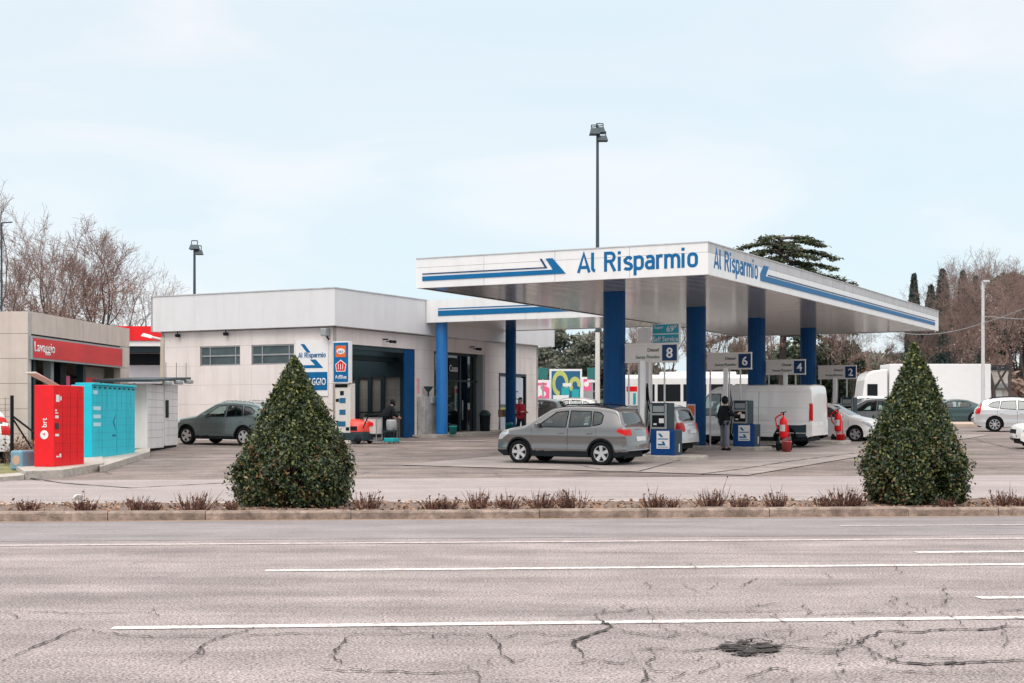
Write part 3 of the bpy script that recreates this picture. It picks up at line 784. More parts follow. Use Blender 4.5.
# dead leaves scattered on the bed
P_ = []
for k in range(3500):
    r = rng.uniform(-11, 11); n = rng.uniform(.3, 3.4); P_.append(tuple(RD(r, n, .125)))
litter_m = leaf_mat('dead_leaf', [(0, (.12,.06,.035)), (.5, (.26,.14,.08)), (1, (.42,.28,.18))], .8, 0)
o = leafcloud('leaf_litter', np.array(P_), .05, litter_m, None, np.random.rand(len(P_)), up=1.6, aspect=1.4)
tag(o, 'dry brown leaves scattered over the soil of the planted strip', None, None, 'stuff')
# ---- painted lines, placed on the road plane
def line_px(x0, y0, x1, w, m, name='lane_line', z=.006, seg=1):
    p = gpt(x0, y0); r0 = p.x*cr+(p.y-24.29)*sr; n = -p.x*sr+(p.y-24.29)*cr
    Xe = (x1-512)/F; # solve point on same n
    # X=r cr - n sr ; Y=24.29+r sr+n cr ; X=Xe*Y
    r1 = (Xe*(24.29+n*cr)+n*sr)/(cr-Xe*sr) if x1 < 1100 else 40
    if x0 < -50: r0 = -40
    return rsheet(name, r0, r1, n-w/2, n+w/2, z, m)
line_px(112, 628.5, 1200, .17, M['paint'])
line_px(265, 571, 1200, .19, M['paint'])
line_px(-100, 546.5, 1200, .20, M['paint_old'])
line_px(915, 552.6, 1200, .22, M['paint'])
line_px(840, 526.3, 1200, .16, M['paint_old'], z=.009)
line_px(978, 598.2, 1200, .17, M['paint'])
def ribbon_ground(pts, wf, z=.012, jit=.02, seed=0, dens=.045):
    rg = random.Random(seed); vs = []; fs = []
    out = []
    for a, b in zip(pts[:-1], pts[1:]):
        d = (b-a); n = max(2, int(d.length/dens))
        for k in range(n): out.append(a+d*k/n)
    out.append(pts[-1]); n = len(out); ox = oy = 0
    for k, p in enumerate(out):
        ox = ox*.8+rg.uniform(-jit, jit); oy = oy*.8+rg.uniform(-jit, jit)
        out[k] = Vector((p.x+ox, p.y+oy*2.2, gz(p.y)+z))
    for k in range(n):
        d = (out[min(n-1, k+1)]-out[max(0, k-1)]); d.z = 0; d = d.normalized() if d.length else Vector((1, 0, 0))
        nn_ = Vector((-d.y, d.x, 0)); w = wf(k/(n-1))*(.35+1.2*rg.random()**1.3)*(.55+1.9*abs(d.x))
        vs += [out[k]-nn_*w/2, out[k]+nn_*w/2]
    for k in range(n-1): fs.append((2*k, 2*k+2, 2*k+3, 2*k+1))
    return vs, fs
cracks = MB()
def crack(pix, w, seed=0, jit=.02):
    pts = [gpt(x, y) for x, y in pix]
    vs, fs = ribbon_ground(pts, lambda t: max(.009, w)*(.55+.45*math.sin(math.pi*t)), seed=seed, jit=jit); cracks.add(vs, fs)
CR = [([(0,663),(14,656),(25,650),(45,643),(62,637),(79,630)], .030), ([(79,630),(130,636),(190,637),(225,638)], .010),
 ([(178,664),(192,656),(203,649),(206,643),(220,638),(241,634),(248,628)], .026), ([(206,645),(201,655),(190,661)], .018),
 ([(241,636),(290,634),(330,635)], .012), ([(340,666),(330,660),(337,650),(345,644),(352,636)], .024), ([(318,669),(345,674),(400,673),(440,675),(478,674)], .020),
 ([(478,674),(486,681)], .02), ([(470,668),(478,674)], .016), ([(352,636),(420,634),(487,636)], .009),
 ([(487,634),(491,640),(498,648),(503,655),(511,662)], .028), ([(491,639),(508,638),(525,634),(560,636),(583,636)], .013), ([(511,662),(530,660)], .012),
 ([(596,617),(604,623),(611,629),(600,633),(588,638),(579,641),(574,648),(583,653),(590,660)], .040), ([(560,618),(590,616),(620,612),(646,608)], .010), ([(590,660),(575,662),(560,664)], .014),
 ([(583,640),(577,644),(575,650)], .035), ([(611,629),(640,636),(668,640),(690,643)], .012), ([(590,660),(620,664),(640,662)], .012), ([(646,608),(656,616),(650,624)], .014), ([(656,612),(662,616)], .016), ([(668,640),(680,634),(660,628),(664,624)], .012),
 ([(680,624),(700,636),(720,640),(742,637)], .014), ([(735,646),(720,648),(700,650),(684,652)], .018), ([(770,645),(800,650),(830,652),(845,652)], .018), ([(830,655),(855,648),(864,640),(858,634)], .020),
 ([(812,640),(835,646),(856,640)], .012), ([(855,645),(868,636),(880,632),(905,633),(925,630),(960,630),(1010,628),(1040,628)], .030),
 ([(858,644),(875,650),(885,657),(900,663),(930,665),(970,664),(1040,662)], .034), ([(905,655),(940,659),(960,658)], .016), ([(895,650),(905,644),(892,640)], .014), ([(893,640),(900,650)], .012),
 ([(942,612),(955,621),(966,628)], .020), ([(805,611),(806,616),(860,614),(900,613),(918,612)], .013), ([(918,612),(910,608),(905,603)], .010), ([(1000,613),(1008,618)], .018), ([(990,614),(1040,611)], .016),
 ([(745,679),(760,672),(775,668),(790,674)], .018), ([(870,668),(905,672),(950,676)], .010), ([(1008,624),(1005,640),(1007,652)], .012), ([(640,646),(655,652),(645,664),(655,672),(690,676)], .016),
 ([(700,676),(720,664),(735,662)], .012), ([(640,683),(648,674),(640,668)], .026), ([(130,566),(150,560)], .008), ([(110,556),(160,553)], .01), ([(690,612),(740,613),(800,612)], .007), ([(0,612),(80,614),(150,612)], .006), ([(804,604),(807,610)], .012)]
for i, (p, w) in enumerate(CR): crack(p, w*.66, i)
rg = random.Random(77)
for k in range(60):   # short hairline branches near the broken strip
    cx = rg.choice([rg.gauss(640, 60), rg.gauss(760, 70), rg.gauss(900, 70), rg.gauss(860, 40), rg.uniform(0, 1024)]); cy = rg.uniform(610, 682) if k % 4 else rg.uniform(560, 610)
    p = [(cx, cy)]
    a = rg.uniform(0, 6.3)
    for q in range(3): a += rg.uniform(-.7, .7); p.append((p[-1][0]+math.cos(a)*rg.uniform(6, 15), p[-1][1]+math.sin(a)*rg.uniform(1.5, 5)))
    if all(600 < y or k % 4 == 0 for _, y in p): crack(p, rg.uniform(.005, .010), 100+k, .03)
struct(cracks.build('road_cracks', M['crack']))
ph = MB(); base_ = [gpt(751+math.cos(t)*21*q, 649+math.sin(t)*5*q) for t, q in zip(np.linspace(0, 6.28, 40, endpoint=False), [rg.uniform(.55, 1.1) for _ in range(40)])]
ph.add([(p.x, p.y, .009) for p in base_], [tuple(range(40))])
# broken-up surface: irregular dark flakes along an oval
for k in range(60):
    a = rg.uniform(0, 6.3); d = rg.random()**.55
    d = .6+.7*d; c = gpt(751+math.cos(a)*22*d, 649+math.sin(a)*6*d); r = rg.uniform(.012, .05)*(1.6-d)
    n = 9; ro = [rg.uniform(.35, 1.3) for _ in range(n)]; el = rg.uniform(1.5, 3.6)
    vs = [(c.x+r*el*math.cos(t)*q, c.y+r*2.4*math.sin(t)*q, .010+.0002*k) for t, q in zip(np.linspace(0, 6.28, n, endpoint=False), ro)]
    ph.add(vs, [tuple(range(n))])
struct(ph.build('pothole', M['crack']))
gr = MB()
for k in range(60):
    a = rg.uniform(0, 6.3); d = rg.random()**.7
    c = gpt(752+math.cos(a)*36*d, 649+math.sin(a)*11*d); r = rg.uniform(.008, .022)
    gr.cbox(c.x, c.y, .008, r*.7, r*.9, r*.5)
tag(gr.build('loose_gravel', M['road'], bevel=.002), 'crumbled bitumen lumps around the pothole in the near lane', None, None, 'stuff')
# expansion cracks and joints in the forecourt
fc = MB()
for p in ([(700,475),(740,470),(790,462),(845,455),(870,452)], [(690,458),(640,472),(560,474)], [(0,474),(60,484),(130,489),(300,480)], [(340,446),(420,449),(520,455),(600,470)], [(975,440),(1024,452)]):
    pts = [gpt(x, y) for x, y in p]; vs, fs = ribbon_ground(pts, lambda t: .05, z=.03, jit=.01, dens=.3); fc.add(vs, fs)
struct(fc.build('forecourt_joints', M['tar']))
# painted line by the shop walk
def gstrip(name, p0, p1, w, m, z=.02):
    a = gpt(*p0); b = gpt(*p1); d = (b-a).normalized(); n = Vector((-d.y, d.x, 0))*w/2
    mb = MB(); q = [a-n, b-n, b+n, a+n]; mb.add([(p.x, p.y, gz(p.y)+z) for p in q], [(0,1,2,3)]); return struct(mb.build(name, m))
gstrip('bay_line', (388,442.5), (485,441), .35, M['paint_old'])
# ------------------------------------------------------------------ main canopy
LC, WC, ZC, HF = 29.6, 9.32, 5.58, .88
can = sthing('canopy', 'large flat fuel station canopy with white fascia, blue stripes and blue lettering', 'canopy', 0, 0, z=0)
m = MB(); m.box(.12, LC-.12, .12, WC-.12, ZC+.02, ZC+.30); m.build('ceiling_panel', M['soffit'], can)
m = MB()
for k in range(1, 74):      # joints between soffit strips
    u = .12+k*.4; m.box(u-.004, u+.004, .13, WC-.13, ZC+.012, ZC+.022)
m.build('ceiling_joints', M['grey'], can)
m = MB()
def panels(m, u0, u1, n, fr_, z0, z1, gap=.012, d0=0, d1=.05):
    w = (u1-u0)/n
    for k in range(n): m.rect(u0+k*w+gap/2, u0+(k+1)*w-gap/2, z0, z1, fr_, d0, d1)
frF = frame((0, WC, 0), (0, -1, 0)); frR = frame((0, 0, 0), (1, 0, 0)); frB = frame((LC, 0, 0), (0, 1, 0)); frL = frame((LC, WC, 0), (-1, 0, 0))
for fr_, l, n in ((frF, WC, 4), (frR, LC, 12), (frB, WC, 4), (frL, LC, 12)):
    m2 = MB(); panels(m2, 0, l, n, fr_, ZC, ZC+HF-.27, d0=-.1, d1=0); q0 = len(m2.f); panels(m2, 0, l, n*(2 if fr_ is frR else 1), fr_, ZC+HF-.262, ZC+HF, d0=-.1, d1=0); m2.m[q0:] = [2 if fr_ is frR else 0]*(len(m2.f)-q0)
    m2.rect(.02, l-.02, ZC+.01, ZC+HF-.01, fr_, -.06, -.04, 1)
    m2.build('fascia', [M['fascia_white'], M['seam'], M['coping']], can)
m = MB(); m.box(-.02, LC+.02, -.02, .1, ZC+HF, ZC+HF+.03); m.box(-.02, .1, .1, WC, ZC+HF, ZC+HF+.03); m.build('coping', M['coping'], can)
m = MB(); m.box(.1, LC-.1, .1, WC-.1, ZC+HF-.15, ZC+HF-.1); m.build('roof', M['grey'], can)
a = lambda v: WC-v
m = MB()
m.poly([(a(9.1),5.79),(a(4.31),5.80),(a(4.73),6.26),(a(4.95),6.26),(a(4.72),5.93),(a(9.1),5.925)], frF, .004, .02)
m.build('stripe', M['blue'], can)
m = MB(); m.poly([(a(9.1),5.985),(a(4.90),5.985),(a(5.08),6.26),(a(5.14),6.26),(a(4.98),6.015),(a(9.1),6.015)], frF, .004, .02); m.build('stripe', M['blue_dark'], can)
stroke_text('Al Risparmio', frF, a((3.93+.34)/2), 5.795, .56, 3.62, M['blue'], can, .165)
m = MB()
m.poly([(4.48,5.78),(28.8,5.79),(28.8,5.93),(4.95,5.95),(5.25,6.26),(4.80,6.26),(4.48,6.0)], frR, .004, .02); m.build('stripe', M['blue'], can)
m = MB(); m.rect(5.2, 28.8, 5.985, 6.015, frR, .004, .02); m.build('stripe', M['blue_dark'], can)
stroke_text('Al Risparmio', frR, (.47+4.2)/2, 5.795, .56, 3.78, M['blue'], can, .165)
# posts of the main canopy
ucol = [4.10, 11.26, 17.96, 24.96]; VC = 4.6
def column(label, u, v, rad, z1, group, m_):
    p = S(u, v); g = gz(p.y); H = z1-g
    t = thing('column', label, 'column', (p.x, p.y, g), ang, group)
    n = 72; mb = MB(); vs = []
    for z in (0, H):
        for i in range(n):
            q = 2*math.pi*i/n; r = rad*(1-.03*(math.cos(q*12) > .7)); vs.append((r*math.cos(q), r*math.sin(q), z))
    mb.add(vs, [(i, (i+1) % n, n+(i+1) % n, n+i) for i in range(n)]); mb.build('shaft', m_, t)
    mb = MB(); mb.lathe([(rad+.03, 0), (rad+.03, .12), (rad, .14)], n=36); mb.build('base_ring', M['slate'], t)
    return t
desc = ['nearest thick blue column under the main canopy, behind the grey crossover', 'thick blue column with a red notice, beside pump sign 6', 'thick blue column between pump signs 6 and 4', 'thick blue column between pump signs 4 and 2']
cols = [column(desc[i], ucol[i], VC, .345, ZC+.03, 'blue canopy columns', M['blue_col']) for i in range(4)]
nt = MB(); q = S(ucol[1], VC) ; frn = frame((-.36, .20, 0), (0, -1, 0))
# notice boards on second column
nb = thing('notice', 'red and white paper notice taped to the blue column beside pump 8', 'notice', S(ucol[1]-.36, VC-.05, g=True), ang)
fr_ = frame((0, .24, 0), (0, -1, 0)); m = MB(); m.rect(0, .30, .95, 1.6, fr_, 0, .01); m.build('sheet', M['lilac_paper'], nb)
m = MB(); m.rect(.03, .27, 1.2, 1.55, fr_, .011, .016); m.build('print', M['orange'], nb)
# ------------------------------------------------------------------ shop building
VW, UW = 19.4, 10.25        # wall planes
def uw(x, v=VW):
    t = (x-512)/F; p0 = S(0, v); return (t*p0.y-p0.x)/(U.x-t*U.y)
def vl(x, u=UW):
    t = (x-512)/F; p0 = S(u, 0); return (t*p0.y-p0.x)/(V.x-t*V.y)
U0, U1 = UW, uw(538); V0, V1 = VW, 28.1
bd = sthing('shop_building', 'low white panelled service building with wash bay, shop and grey roof band', 'building', 0, 0, z=0)
g0 = .55
frW = frame((0, VW, 0), (1, 0, 0)); frX = frame((UW, 0, 0), (0, -1, 0))   # frX: a=-v
ub0, ub1 = uw(349), uw(415); ubj = uw(405); up1 = uw(432); us0, us1 = uw(434), uw(485); uq0, uq1 = uw(499), uw(526)
print('bay', ub0, ub1, 'shop', us0, us1, 'poster', uq0, uq1, 'end', U1, 'left v', vl(152))
wl = MB()
ZJ = [.6, 1.44, 2.24, 3.04, 3.84, 4.64, 5.32]
def panelwall(m, a0, a1, fr_, holes, d=.25, pw=2.6):
    cuts = sorted(set([a0, a1]+[h[0] for h in holes]+[h[1] for h in holes]))
    for c0, c1 in zip(cuts[:-1], cuts[1:]):
        n = max(1, round((c1-c0)/pw)); w = (c1-c0)/n
        for k in range(n):
            x0, x1 = c0+k*w, c0+(k+1)*w
            for z0, z1 in zip(ZJ[:-1], ZJ[1:]):
                hit = any(h[0] < (x0+x1)/2 < h[1] and h[2] < (z0+z1)/2 < h[3] for h in holes)
                if not hit: m.rect(x0+.005, x1-.005, z0+.005, z1-.005, fr_, -d, 0); m.rect(x0, x1, z0, z1, fr_, -d+.01, -.008, 1)
vwin = [(vl(294), vl(251.5)), (vl(240), vl(200))]
holesL = [(-b, -a_, 3.84, 4.64) for a_, b in [(min(w), max(w)) for w in vwin]]
holesF = [(ub0, ub1, .5, 4.64), (us0, us1, .5, 4.64), (uq0, uq1, .5, 3.84)]
panelwall(wl, -V1, -V0, frX, holesL); panelwall(wl, U0+.25, U1, frW, holesF)
wl.build('wall', [M['white_wall'], M['grout']], bd)
wl = MB(); wl.box(U0, U1, V1-.2, V1, .5, 5.3); wl.box(U1-.2, U1, V0, V1, .5, 5.3); wl.build('wall', M['white_wall'], bd)
# roof band
zb0, zb1 = 5.30, 6.76
fu0, fv0, fu1, fv1 = 9.95, 19.1, U1+1.3, 28.4
m = MB()
frA = frame((fu0, fv1, 0), (0, -1, 0)); frBn = frame((fu0, fv0, 0), (1, 0, 0))
panels(m, 0, fv1-fv0, 8, frA, zb0, zb1, gap=.003, d0=-.12, d1=0); panels(m, 0, fu1-fu0, 16, frBn, zb0, zb1, gap=.003, d0=-.12, d1=0)
m.box(fu1-.1, fu1, fv0, fv1, zb0, zb1); m.box(fu0, fu1, fv1-.1, fv1, zb0, zb1)
m.build('roof_band', M['fascia_grey'], bd)
m = MB(); m.box(fu0-.03, fu1+.03, fv0-.03, fv0+.1, zb1, zb1+.04); m.box(fu0-.03, fu0+.1, fv0+.1, fv1, zb1, zb1+.04); m.build('coping', M['coping'], bd)
m = MB(); m.box(fu0+.12, fu1-.12, fv0+.12, V0-.01, zb0+.02, zb0+.05); m.box(fu0+.12, U0-.01, fv0+.12, fv1-.12, zb0+.06, zb0+.09)
m.build('eave_lining', M['slate'], bd)
# roof slab; unseen opening added to let daylight into the wash bay
m = MB(); ro = (ub1-2.2, ub1-.4, V0+1.6, V0+5.5)
m.box(U0, ro[0], V0, V1, 5.25, 5.29); m.box(ro[1], U1, V0, V1, 5.25, 5.29); m.box(ro[0], ro[1], V0, ro[2], 5.25, 5.29); m.box(ro[0], ro[1], ro[3], V1, 5.25, 5.29)
m.build('roof_slab', M['grey'], bd)
# side windows
for k, (a_, b_) in enumerate([(min(w), max(w)) for w in vwin]):
    w = MB(); z0, z1 = 3.84, 4.64; A0, A1 = -b_, -a_; l = A1-A0
    w.rect(A0, A1, z0, z0+.05, frX, -.12, -.05); w.rect(A0, A1, z1-.05, z1, frX, -.12, -.05)
    for q in (0, .23, .88, 1): w.rect(A0+q*(l-.05), A0+q*(l-.05)+.05, z0, z1, frX, -.12, -.06)
    w.rect(A0, A1, (z0+z1)/2-.03, (z0+z1)/2+.03, frX, -.12, -.055)
    wo = w.build('window', M['steel'], bd)
    g = MB(); g.rect(A0, A1, z0, z1, frX, -.10, -.095); g.build('pane', mat('dusty_window_glass', (.07,.10,.11), .2, var=.3, scale=1.5), wo)
# wash bay interior
bay = MB()
d_in = 6.5
bay.box(ub0, ub1, V0, V0+d_in, .4, .43)
bo = MB(); bo.box(ub0-.1, ub1+.1, V0+d_in, V0+d_in+.1, .5, 5.2)
o = bo.build('bay_wall', M['tile'], bd)
bo = MB()
for z in np.arange(.9, 3.2, .42): bo.box(ub0, ub1, V0+d_in-.008, V0+d_in-.003, z, z+.02)
for u in np.arange(ub0, ub1, .6): bo.box(u, u+.015, V0+d_in-.009, V0+d_in-.004, .5, 3.2)

for z in np.arange(.9, 3.4, .42): bo.box(ub1-.004, ub1+.0, V0+.3, V0+d_in, z, z+.02)
for v in np.arange(V0+.6, V0+d_in, .5): bo.box(ub1-.005, ub1-.001, v, v+.02, .5, 3.4)
bo.build('tile_joints', M['grout'], bd)
bo = MB(); bo.box(ub0-.1, ub0-.02, V0+.25, V0+d_in, .5, 5.2); bo.box(ub1+.0, ub1+.1, V0+.25, V0+d_in, .5, 5.2); bo.build('bay_wall', M['tile'], bd)
bo = MB(); us_ = ub1-.05
bo.box(us_-.05, us_, V0+.5, V0+d_in, 3.45, 5.15)
for x in (403.5, 384, 371, 358, 351): v = vl(x, us_); bo.box(us_-.12, us_-.04, v-.10, v+.10, .5, 3.5)
bo.box(us_-.5, us_-.05, V0+.8, V0+2.2, 1.75, 1.86); bo.box(us_-.4, us_-.05, V0+.9, V0+2.0, .6, 1.3); bo.box(us_-.08, us_-.04, V0+.5, V0+d_in, 1.9, 1.97)
bo.build('bay_frame', M['slate'], bd)
bo = MB(); bo.box(ubj, ub1-.01, V0+.02, V0+.09, .5, 4.6); bo.build('door_jamb', M['blue_col'], bd)  # jamb in the darker column blue: recess shade is put into the colour
bo = MB(); bo.box(ub0, ub1, V0+.05, V0+.3, 4.45, 4.64); bo.box(ub0, ub1, V0+.8, V0+1.4, 4.1, 4.3); bo.build('shutter_box', M['slate'], bd)
# shop glazing
z1 = 4.6; sh = MB(); dv = .35
us_door0, us_door1 = uw(452), uw(480)
frS = frame((0, V0+dv, 0), (1, 0, 0))
for u in (us0, us_door0, (us_door0+us_door1)/2, us_door1, uw(440)): sh.rect(u-.05, u+.05, .9, z1, frS, -.05, .05)
for z in (.92, 3.35, z1-.06): sh.rect(us0, us1-.15, z, z+.08, frS, -.05, .045)
so = sh.build('shop_front', M['slate'], bd)
g = MB(); g.rect(us0, us1-.2, .95, z1, frS, -.01, -.004); g.build('pane', M['glass_shop'], so)
h = MB(); h.rect((us_door0+us_door1)/2+.1, (us_door0+us_door1)/2+.15, 1.6, 2.5, frS, .06, .10); h.build('handle', M['steel'], so)
m = MB(); m.box(us0-.3, us1+.5, V0+4.5, V0+4.6, .9, 5.1); m.box(us0-.4, us0-.3, V0+.3, V0+4.5, .9, 5.1); m.box(us1+.4, us1+.5, V0+.3, V0+4.5, .9, 5.1); m.build('shop_room', mat('dim_interior', (.16,.13,.12), .8, var=.3, scale=1.5), bd)
m = MB(); m.box(us1-.2, us1, V0+.01, V0+.6, .9, 4.64); m.build('door_reveal', M['grey'], bd)
# signs over the shop door
cs = sthing('door_sign', 'dark sign reading Cassa over the shop door', 'sign', 0, 0, z=0)
a0, a1 = uw(453.5), uw(463)
m = MB(); m.rect(a0, a1, 3.42, 4.42, frS, .06, .10); m.build('board', M['dark'], cs); text('Cassa', .42, frS, (a0+a1)/2, 3.80, M['white'], cs, d=.102, width=(a1-a0)*.86)
# goods shelf inside
m = MB(); colors = []
for k in range(2):
    sf = sthing('goods_shelf', ['tall shelf of bottles left of the shop door, nearer the blue column', 'tall shelf of cartons just inside the shop glass, right of the other shelf'][k], 'shelf', 0, 0, 'shelves inside the shop', z=0)
    m = MB(); ua = (us0+.15, us_door0-1.3)[0]+k*1.25; 
    for z in np.arange(1.0, 3.0, .42): m.box(ua, ua+1.1, V0+.6, V0+.95, z, z+.03)
    m.box(ua, ua+1.1, V0+.95, V0+.98, .9, 3.1); m.build('rack', M['white'], sf)
    for mi, mm in enumerate((M['orange'], M['teal'], M['white'], M['red'])):
        b = MB(); rg2 = random.Random(mi+k*7)
        for z in np.arange(1.03, 2.9, .42):
            for x in np.arange(ua+.05, ua+1.0, .14):
                if rg2.random() < .28: b.tube((x, V0+.75, z), (x, V0+.75, z+.25), .05, .045, 8)
        o = b.build('bottle_rows', mm, sf); o['kind'] = 'stuff'
# poster window right of the door
m = MB(); m.rect(uq0, uq1, 1.0, 3.84, frW, -.12, -.1); wo = m.build('window', M['glass_dark'], bd)
m = MB()
for u in (uq0, uq1-.1): m.rect(u, u+.1, .95, 3.84, frW, -.1, .02)
m.rect(uq0, uq1, 3.72, 3.84, frW, -.1, .018); m.build('frame', M['slate'], wo)
po = sthing('window_poster', 'large white price poster in the shop window behind the dark blue column', 'poster', 0, 0, z=0)
m = MB(); m.rect(uq0+.12, uq1-.35, 2.35, 3.65, frW, .0, .012); m.build('sheet', M['lilac_paper'], po)
m = MB()
for z, l in ((3.3, .5), (2.95, .7), (2.8, .5), (2.6, .7), (2.5, .3)): m.rect(uq1-1.7, uq1-1.7+l*1.2, z, z+.05, frW, .013, .016)
m.build('print_lines', M['poster_blue'], po)
po = sthing('notice_board', 'small white notices under the window poster by the red coat woman', 'notice', 0, 0, z=0)
for q in ((uq0+.1, uq0+.75, 1.1, 1.9), (uq1-1.1, uq1-.5, 1.15, 1.95)): m = MB(); m.rect(*q, frW, .0, .012); m.build('sheet', M['lilac_paper'], po)
m = MB(); m.rect(uq0+.1, uq1-.4, 2.0, 2.2, frW, .0, .012); m.build('band', M['lime'], po)
# raised walkway
wk = MB(); wk.box(up1-1.9, U1+.4, V0-1.15, V0+.36, .3, .0)
vs = []; 
wu = np.linspace(up1-1.6, U1+.5, 14); m = MB()
for u in wu:
    p = S(u, V0-1.2); g = gz(p.y); vs += [(u, V0-1.2, g-.1), (u, V0-1.2, g+.12), (u, V0-1.05, g+.13), (u, V0+.5, g+.13)]
fs = []
for k in range(13):
    for j in range(3): fs.append((4*k+j, 4*k+4+j, 4*k+5+j, 4*k+1+j))
fs.append((0,1,2,3)); m.add(vs, fs)
o = m.build('walkway', [M['concrete']]); o.location = (OX, OY, 0); o.rotation_euler = (0,0,ang); struct(o)
WZ = .13
# link canopy and its posts
lc = sthing('link_canopy', 'smaller white canopy with blue stripe joining the building to the pumps', 'canopy', 0, 0, z=0)
u0, u1_, v0, v1_ = 16.85, 24.1, 9.45, 19.08; z0, z1 = 5.80, 6.77
m = MB(); frC = frame((u0, v1_, 0), (0, -1, 0)); panels(m, 0, v1_-v0, 4, frC, z0, z1, d0=-.1, d1=0)
m.box(u0+.1, u1_, v0, v0+.1, z0, z1); m.box(u1_-.1, u1_, v0, v1_, z0, z1); m.build('fascia', M['fascia_white'], lc)
m = MB(); m.box(u0+.1, u1_-.1, v0+.1, v1_, z0+.02, z0+.2); m.build('ceiling_panel', M['soffit'], lc)
m = MB(); m.rect(.6, v1_-v0-.3, z0+.27, z0+.50, frC, .004, .02); m.build('stripe', M['blue'], lc)
m = MB(); m.rect(.6, v1_-v0-.3, z0+.56, z0+.60, frC, .004, .02); m.build('stripe', M['blue'], lc)
column('slim bright blue column before the wash bay pillar and shop door', 17.4, 18.62, .255, z0+.03, 'slim blue columns by the shop', mat('bright_blue_column', (.006,.16,.48), .35, var=.06, coat=.2))
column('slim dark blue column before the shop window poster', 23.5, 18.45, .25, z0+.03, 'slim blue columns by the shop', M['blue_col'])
# signs on the left face
sg = sthing('wall_sign', 'white and blue wall sign with arrow logo and the word LAVAGGIO', 'sign', 0, 0, z=0)
a0, a1 = -vl(297), -vl(328.5); w = a1-a0
frXs = frX
m = MB(); m.rect(a0, a1, 2.55, 4.75, frX, .005, .05); m.build('board', M['white'], sg)
m = MB(); m.rect(a0, a1-.02, 2.78, 3.50, frX, .052, .06); m.build('blue_band', M['blue'], sg)
text('LAVAGGIO', .40, frX, (a0+a1)/2+.02, 2.98, M['white'], sg, bold=.01, d=.062, width=w*.86)
stroke_text('Al Risparmio', frX, (a0+a1)/2, 4.08, .20, w*.86, M['blue'], sg, .15, d=.064)
m = MB(); X_ = lambda t: a0+w*t
m.poly([(X_(.14),4.62),(X_(.26),4.62),(X_(.46),4.28),(X_(.34),4.28)], frX, .052, .06)
m.poly([(X_(.08),3.78),(X_(.60),3.78),(X_(.44),4.0),(X_(.62),4.0),(X_(.86),3.66),(X_(.12),3.66)], frX, .052, .06); m.build('logo', M['blue'], sg)
# projecting vertical sign at the corner
vs_ = sthing('blue_sign', 'tall narrow blue sign with orange emblem and red shield at the building corner', 'sign', 0, 0, z=0)
# faces the road: plane u = const just in front of the corner, along -v
uS = 9.2; vA, vB = vl(333, uS), vl(349, uS)
frV = frame((uS, vA, 0), (0, -1, 0)); l = vA-vB
m = MB(); m.rect(0, l, 3.02, 4.62, frV, -.22, 0); m.build('box', M['white'], vs_, bevel=.01)
m = MB(); m.rect(.03, l-.03, 3.06, 4.58, frV, .002, .01); m.build('face', M['blue'], vs_)
m = MB(); m.rect(l*.18, l*.82, 4.02, 4.46, frV, .012, .02); m.build('emblem', M['orange'], vs_)
m = MB(); c_ = l*.5; m.poly([(c_+.19*math.cos(t), 4.24+.11*math.sin(t)) for t in np.linspace(0, 6.28, 20, endpoint=False)], frV, .021, .026); m.build('emblem', M['white'], vs_)
text('DKV', .13, frV, c_, 4.18, M['blue'], vs_, bold=.01, d=.028)
m = MB(); m.poly([(c_-.21,3.46),(c_+.21,3.46),(c_+.25,3.74),(c_,3.92),(c_-.25,3.74)], frV, .012, .02); m.build('shield', M['white'], vs_)
m = MB(); m.poly([(c_-.18,3.49),(c_+.18,3.49),(c_+.215,3.73),(c_,3.88),(c_-.215,3.73)], frV, .021, .026); m.build('shield', M['red'], vs_)
m = MB()
for x in (-.10, 0, .10): m.rect(c_+x-.012, c_+x+.012, 3.54, 3.76, frV, .027, .031)
m.build('shield', M['white'], vs_)
text('AdBlue', .21, frV, c_, 3.18, M['white'], vs_, bold=.008, d=.012, width=l*.72)
# white cabinet under it
p = S(uS+.25, (vA+vB)/2); gg = gz(p.y)
cb = sthing('white_cabinet', 'white cabinet with small notices below the tall blue sign', 'cabinet', 0, 0, z=0)
m = MB(); m.rect(.02, l-.02, gg, 3.0, frV, -.45, -.12); m.build('body', M['offwhite'], cb, bevel=.01)
m = MB(); m.rect(.02, l-.15, 2.85, 2.98, frV, -.118, -.112); m.rect(.05, .2, 2.3, 2.42, frV, -.118, -.112); m.rect(.25, .42, 2.55, 2.72, frV, -.118, -.112); m.build('notice', M['dark'], cb)
m = MB(); m.rect(.08, .5, 1.35, 1.55, frV, -.118, -.112); m.rect(.22, .5, 2.25, 2.45, frV, -.118, -.112); m.rect(.22, .5, 1.8, 2.0, frV, -.118, -.112); m.build('notice', M['poster_blue'], cb)
fl = sthing('floodlight', 'small grey floodlight on bracket at the building corner under the roof band', 'light', UW-.25, VW+.2, z=0, group='small wall lamps')
m = MB(); m.cbox(0, 0, 5.05, .3, .25, .3); m.build('housing', M['grey'], fl, bevel=.03)
m = MB(); m.tube((.1, 0, 4.9), (.3, 0, 4.75), .03); m.build('bracket', M['dark'], fl)
lamps_ = [(uw(383), 'small dark lamp on bracket above the wash bay opening'), (uw(470), 'small dark lamp on bracket above the shop door')]
for u, lb in lamps_:
    fl = sthing('wall_lamp', lb, 'light', u, VW-.1, z=0, group='small wall lamps')
    m = MB(); m.tube((0, .1, 4.95), (0, -.15, 4.95), .03); m.tube((-.12, -.15, 4.85), (.35, -.15, 4.9), .025); m.build('bracket', M['dark'], fl)
    m = MB(); m.cbox(.15, -.2, 4.86, .14, .12, .12); m.cbox(.42, -.2, 4.86, .14, .12, .12); m.build('housing', M['dark'], fl, bevel=.02)
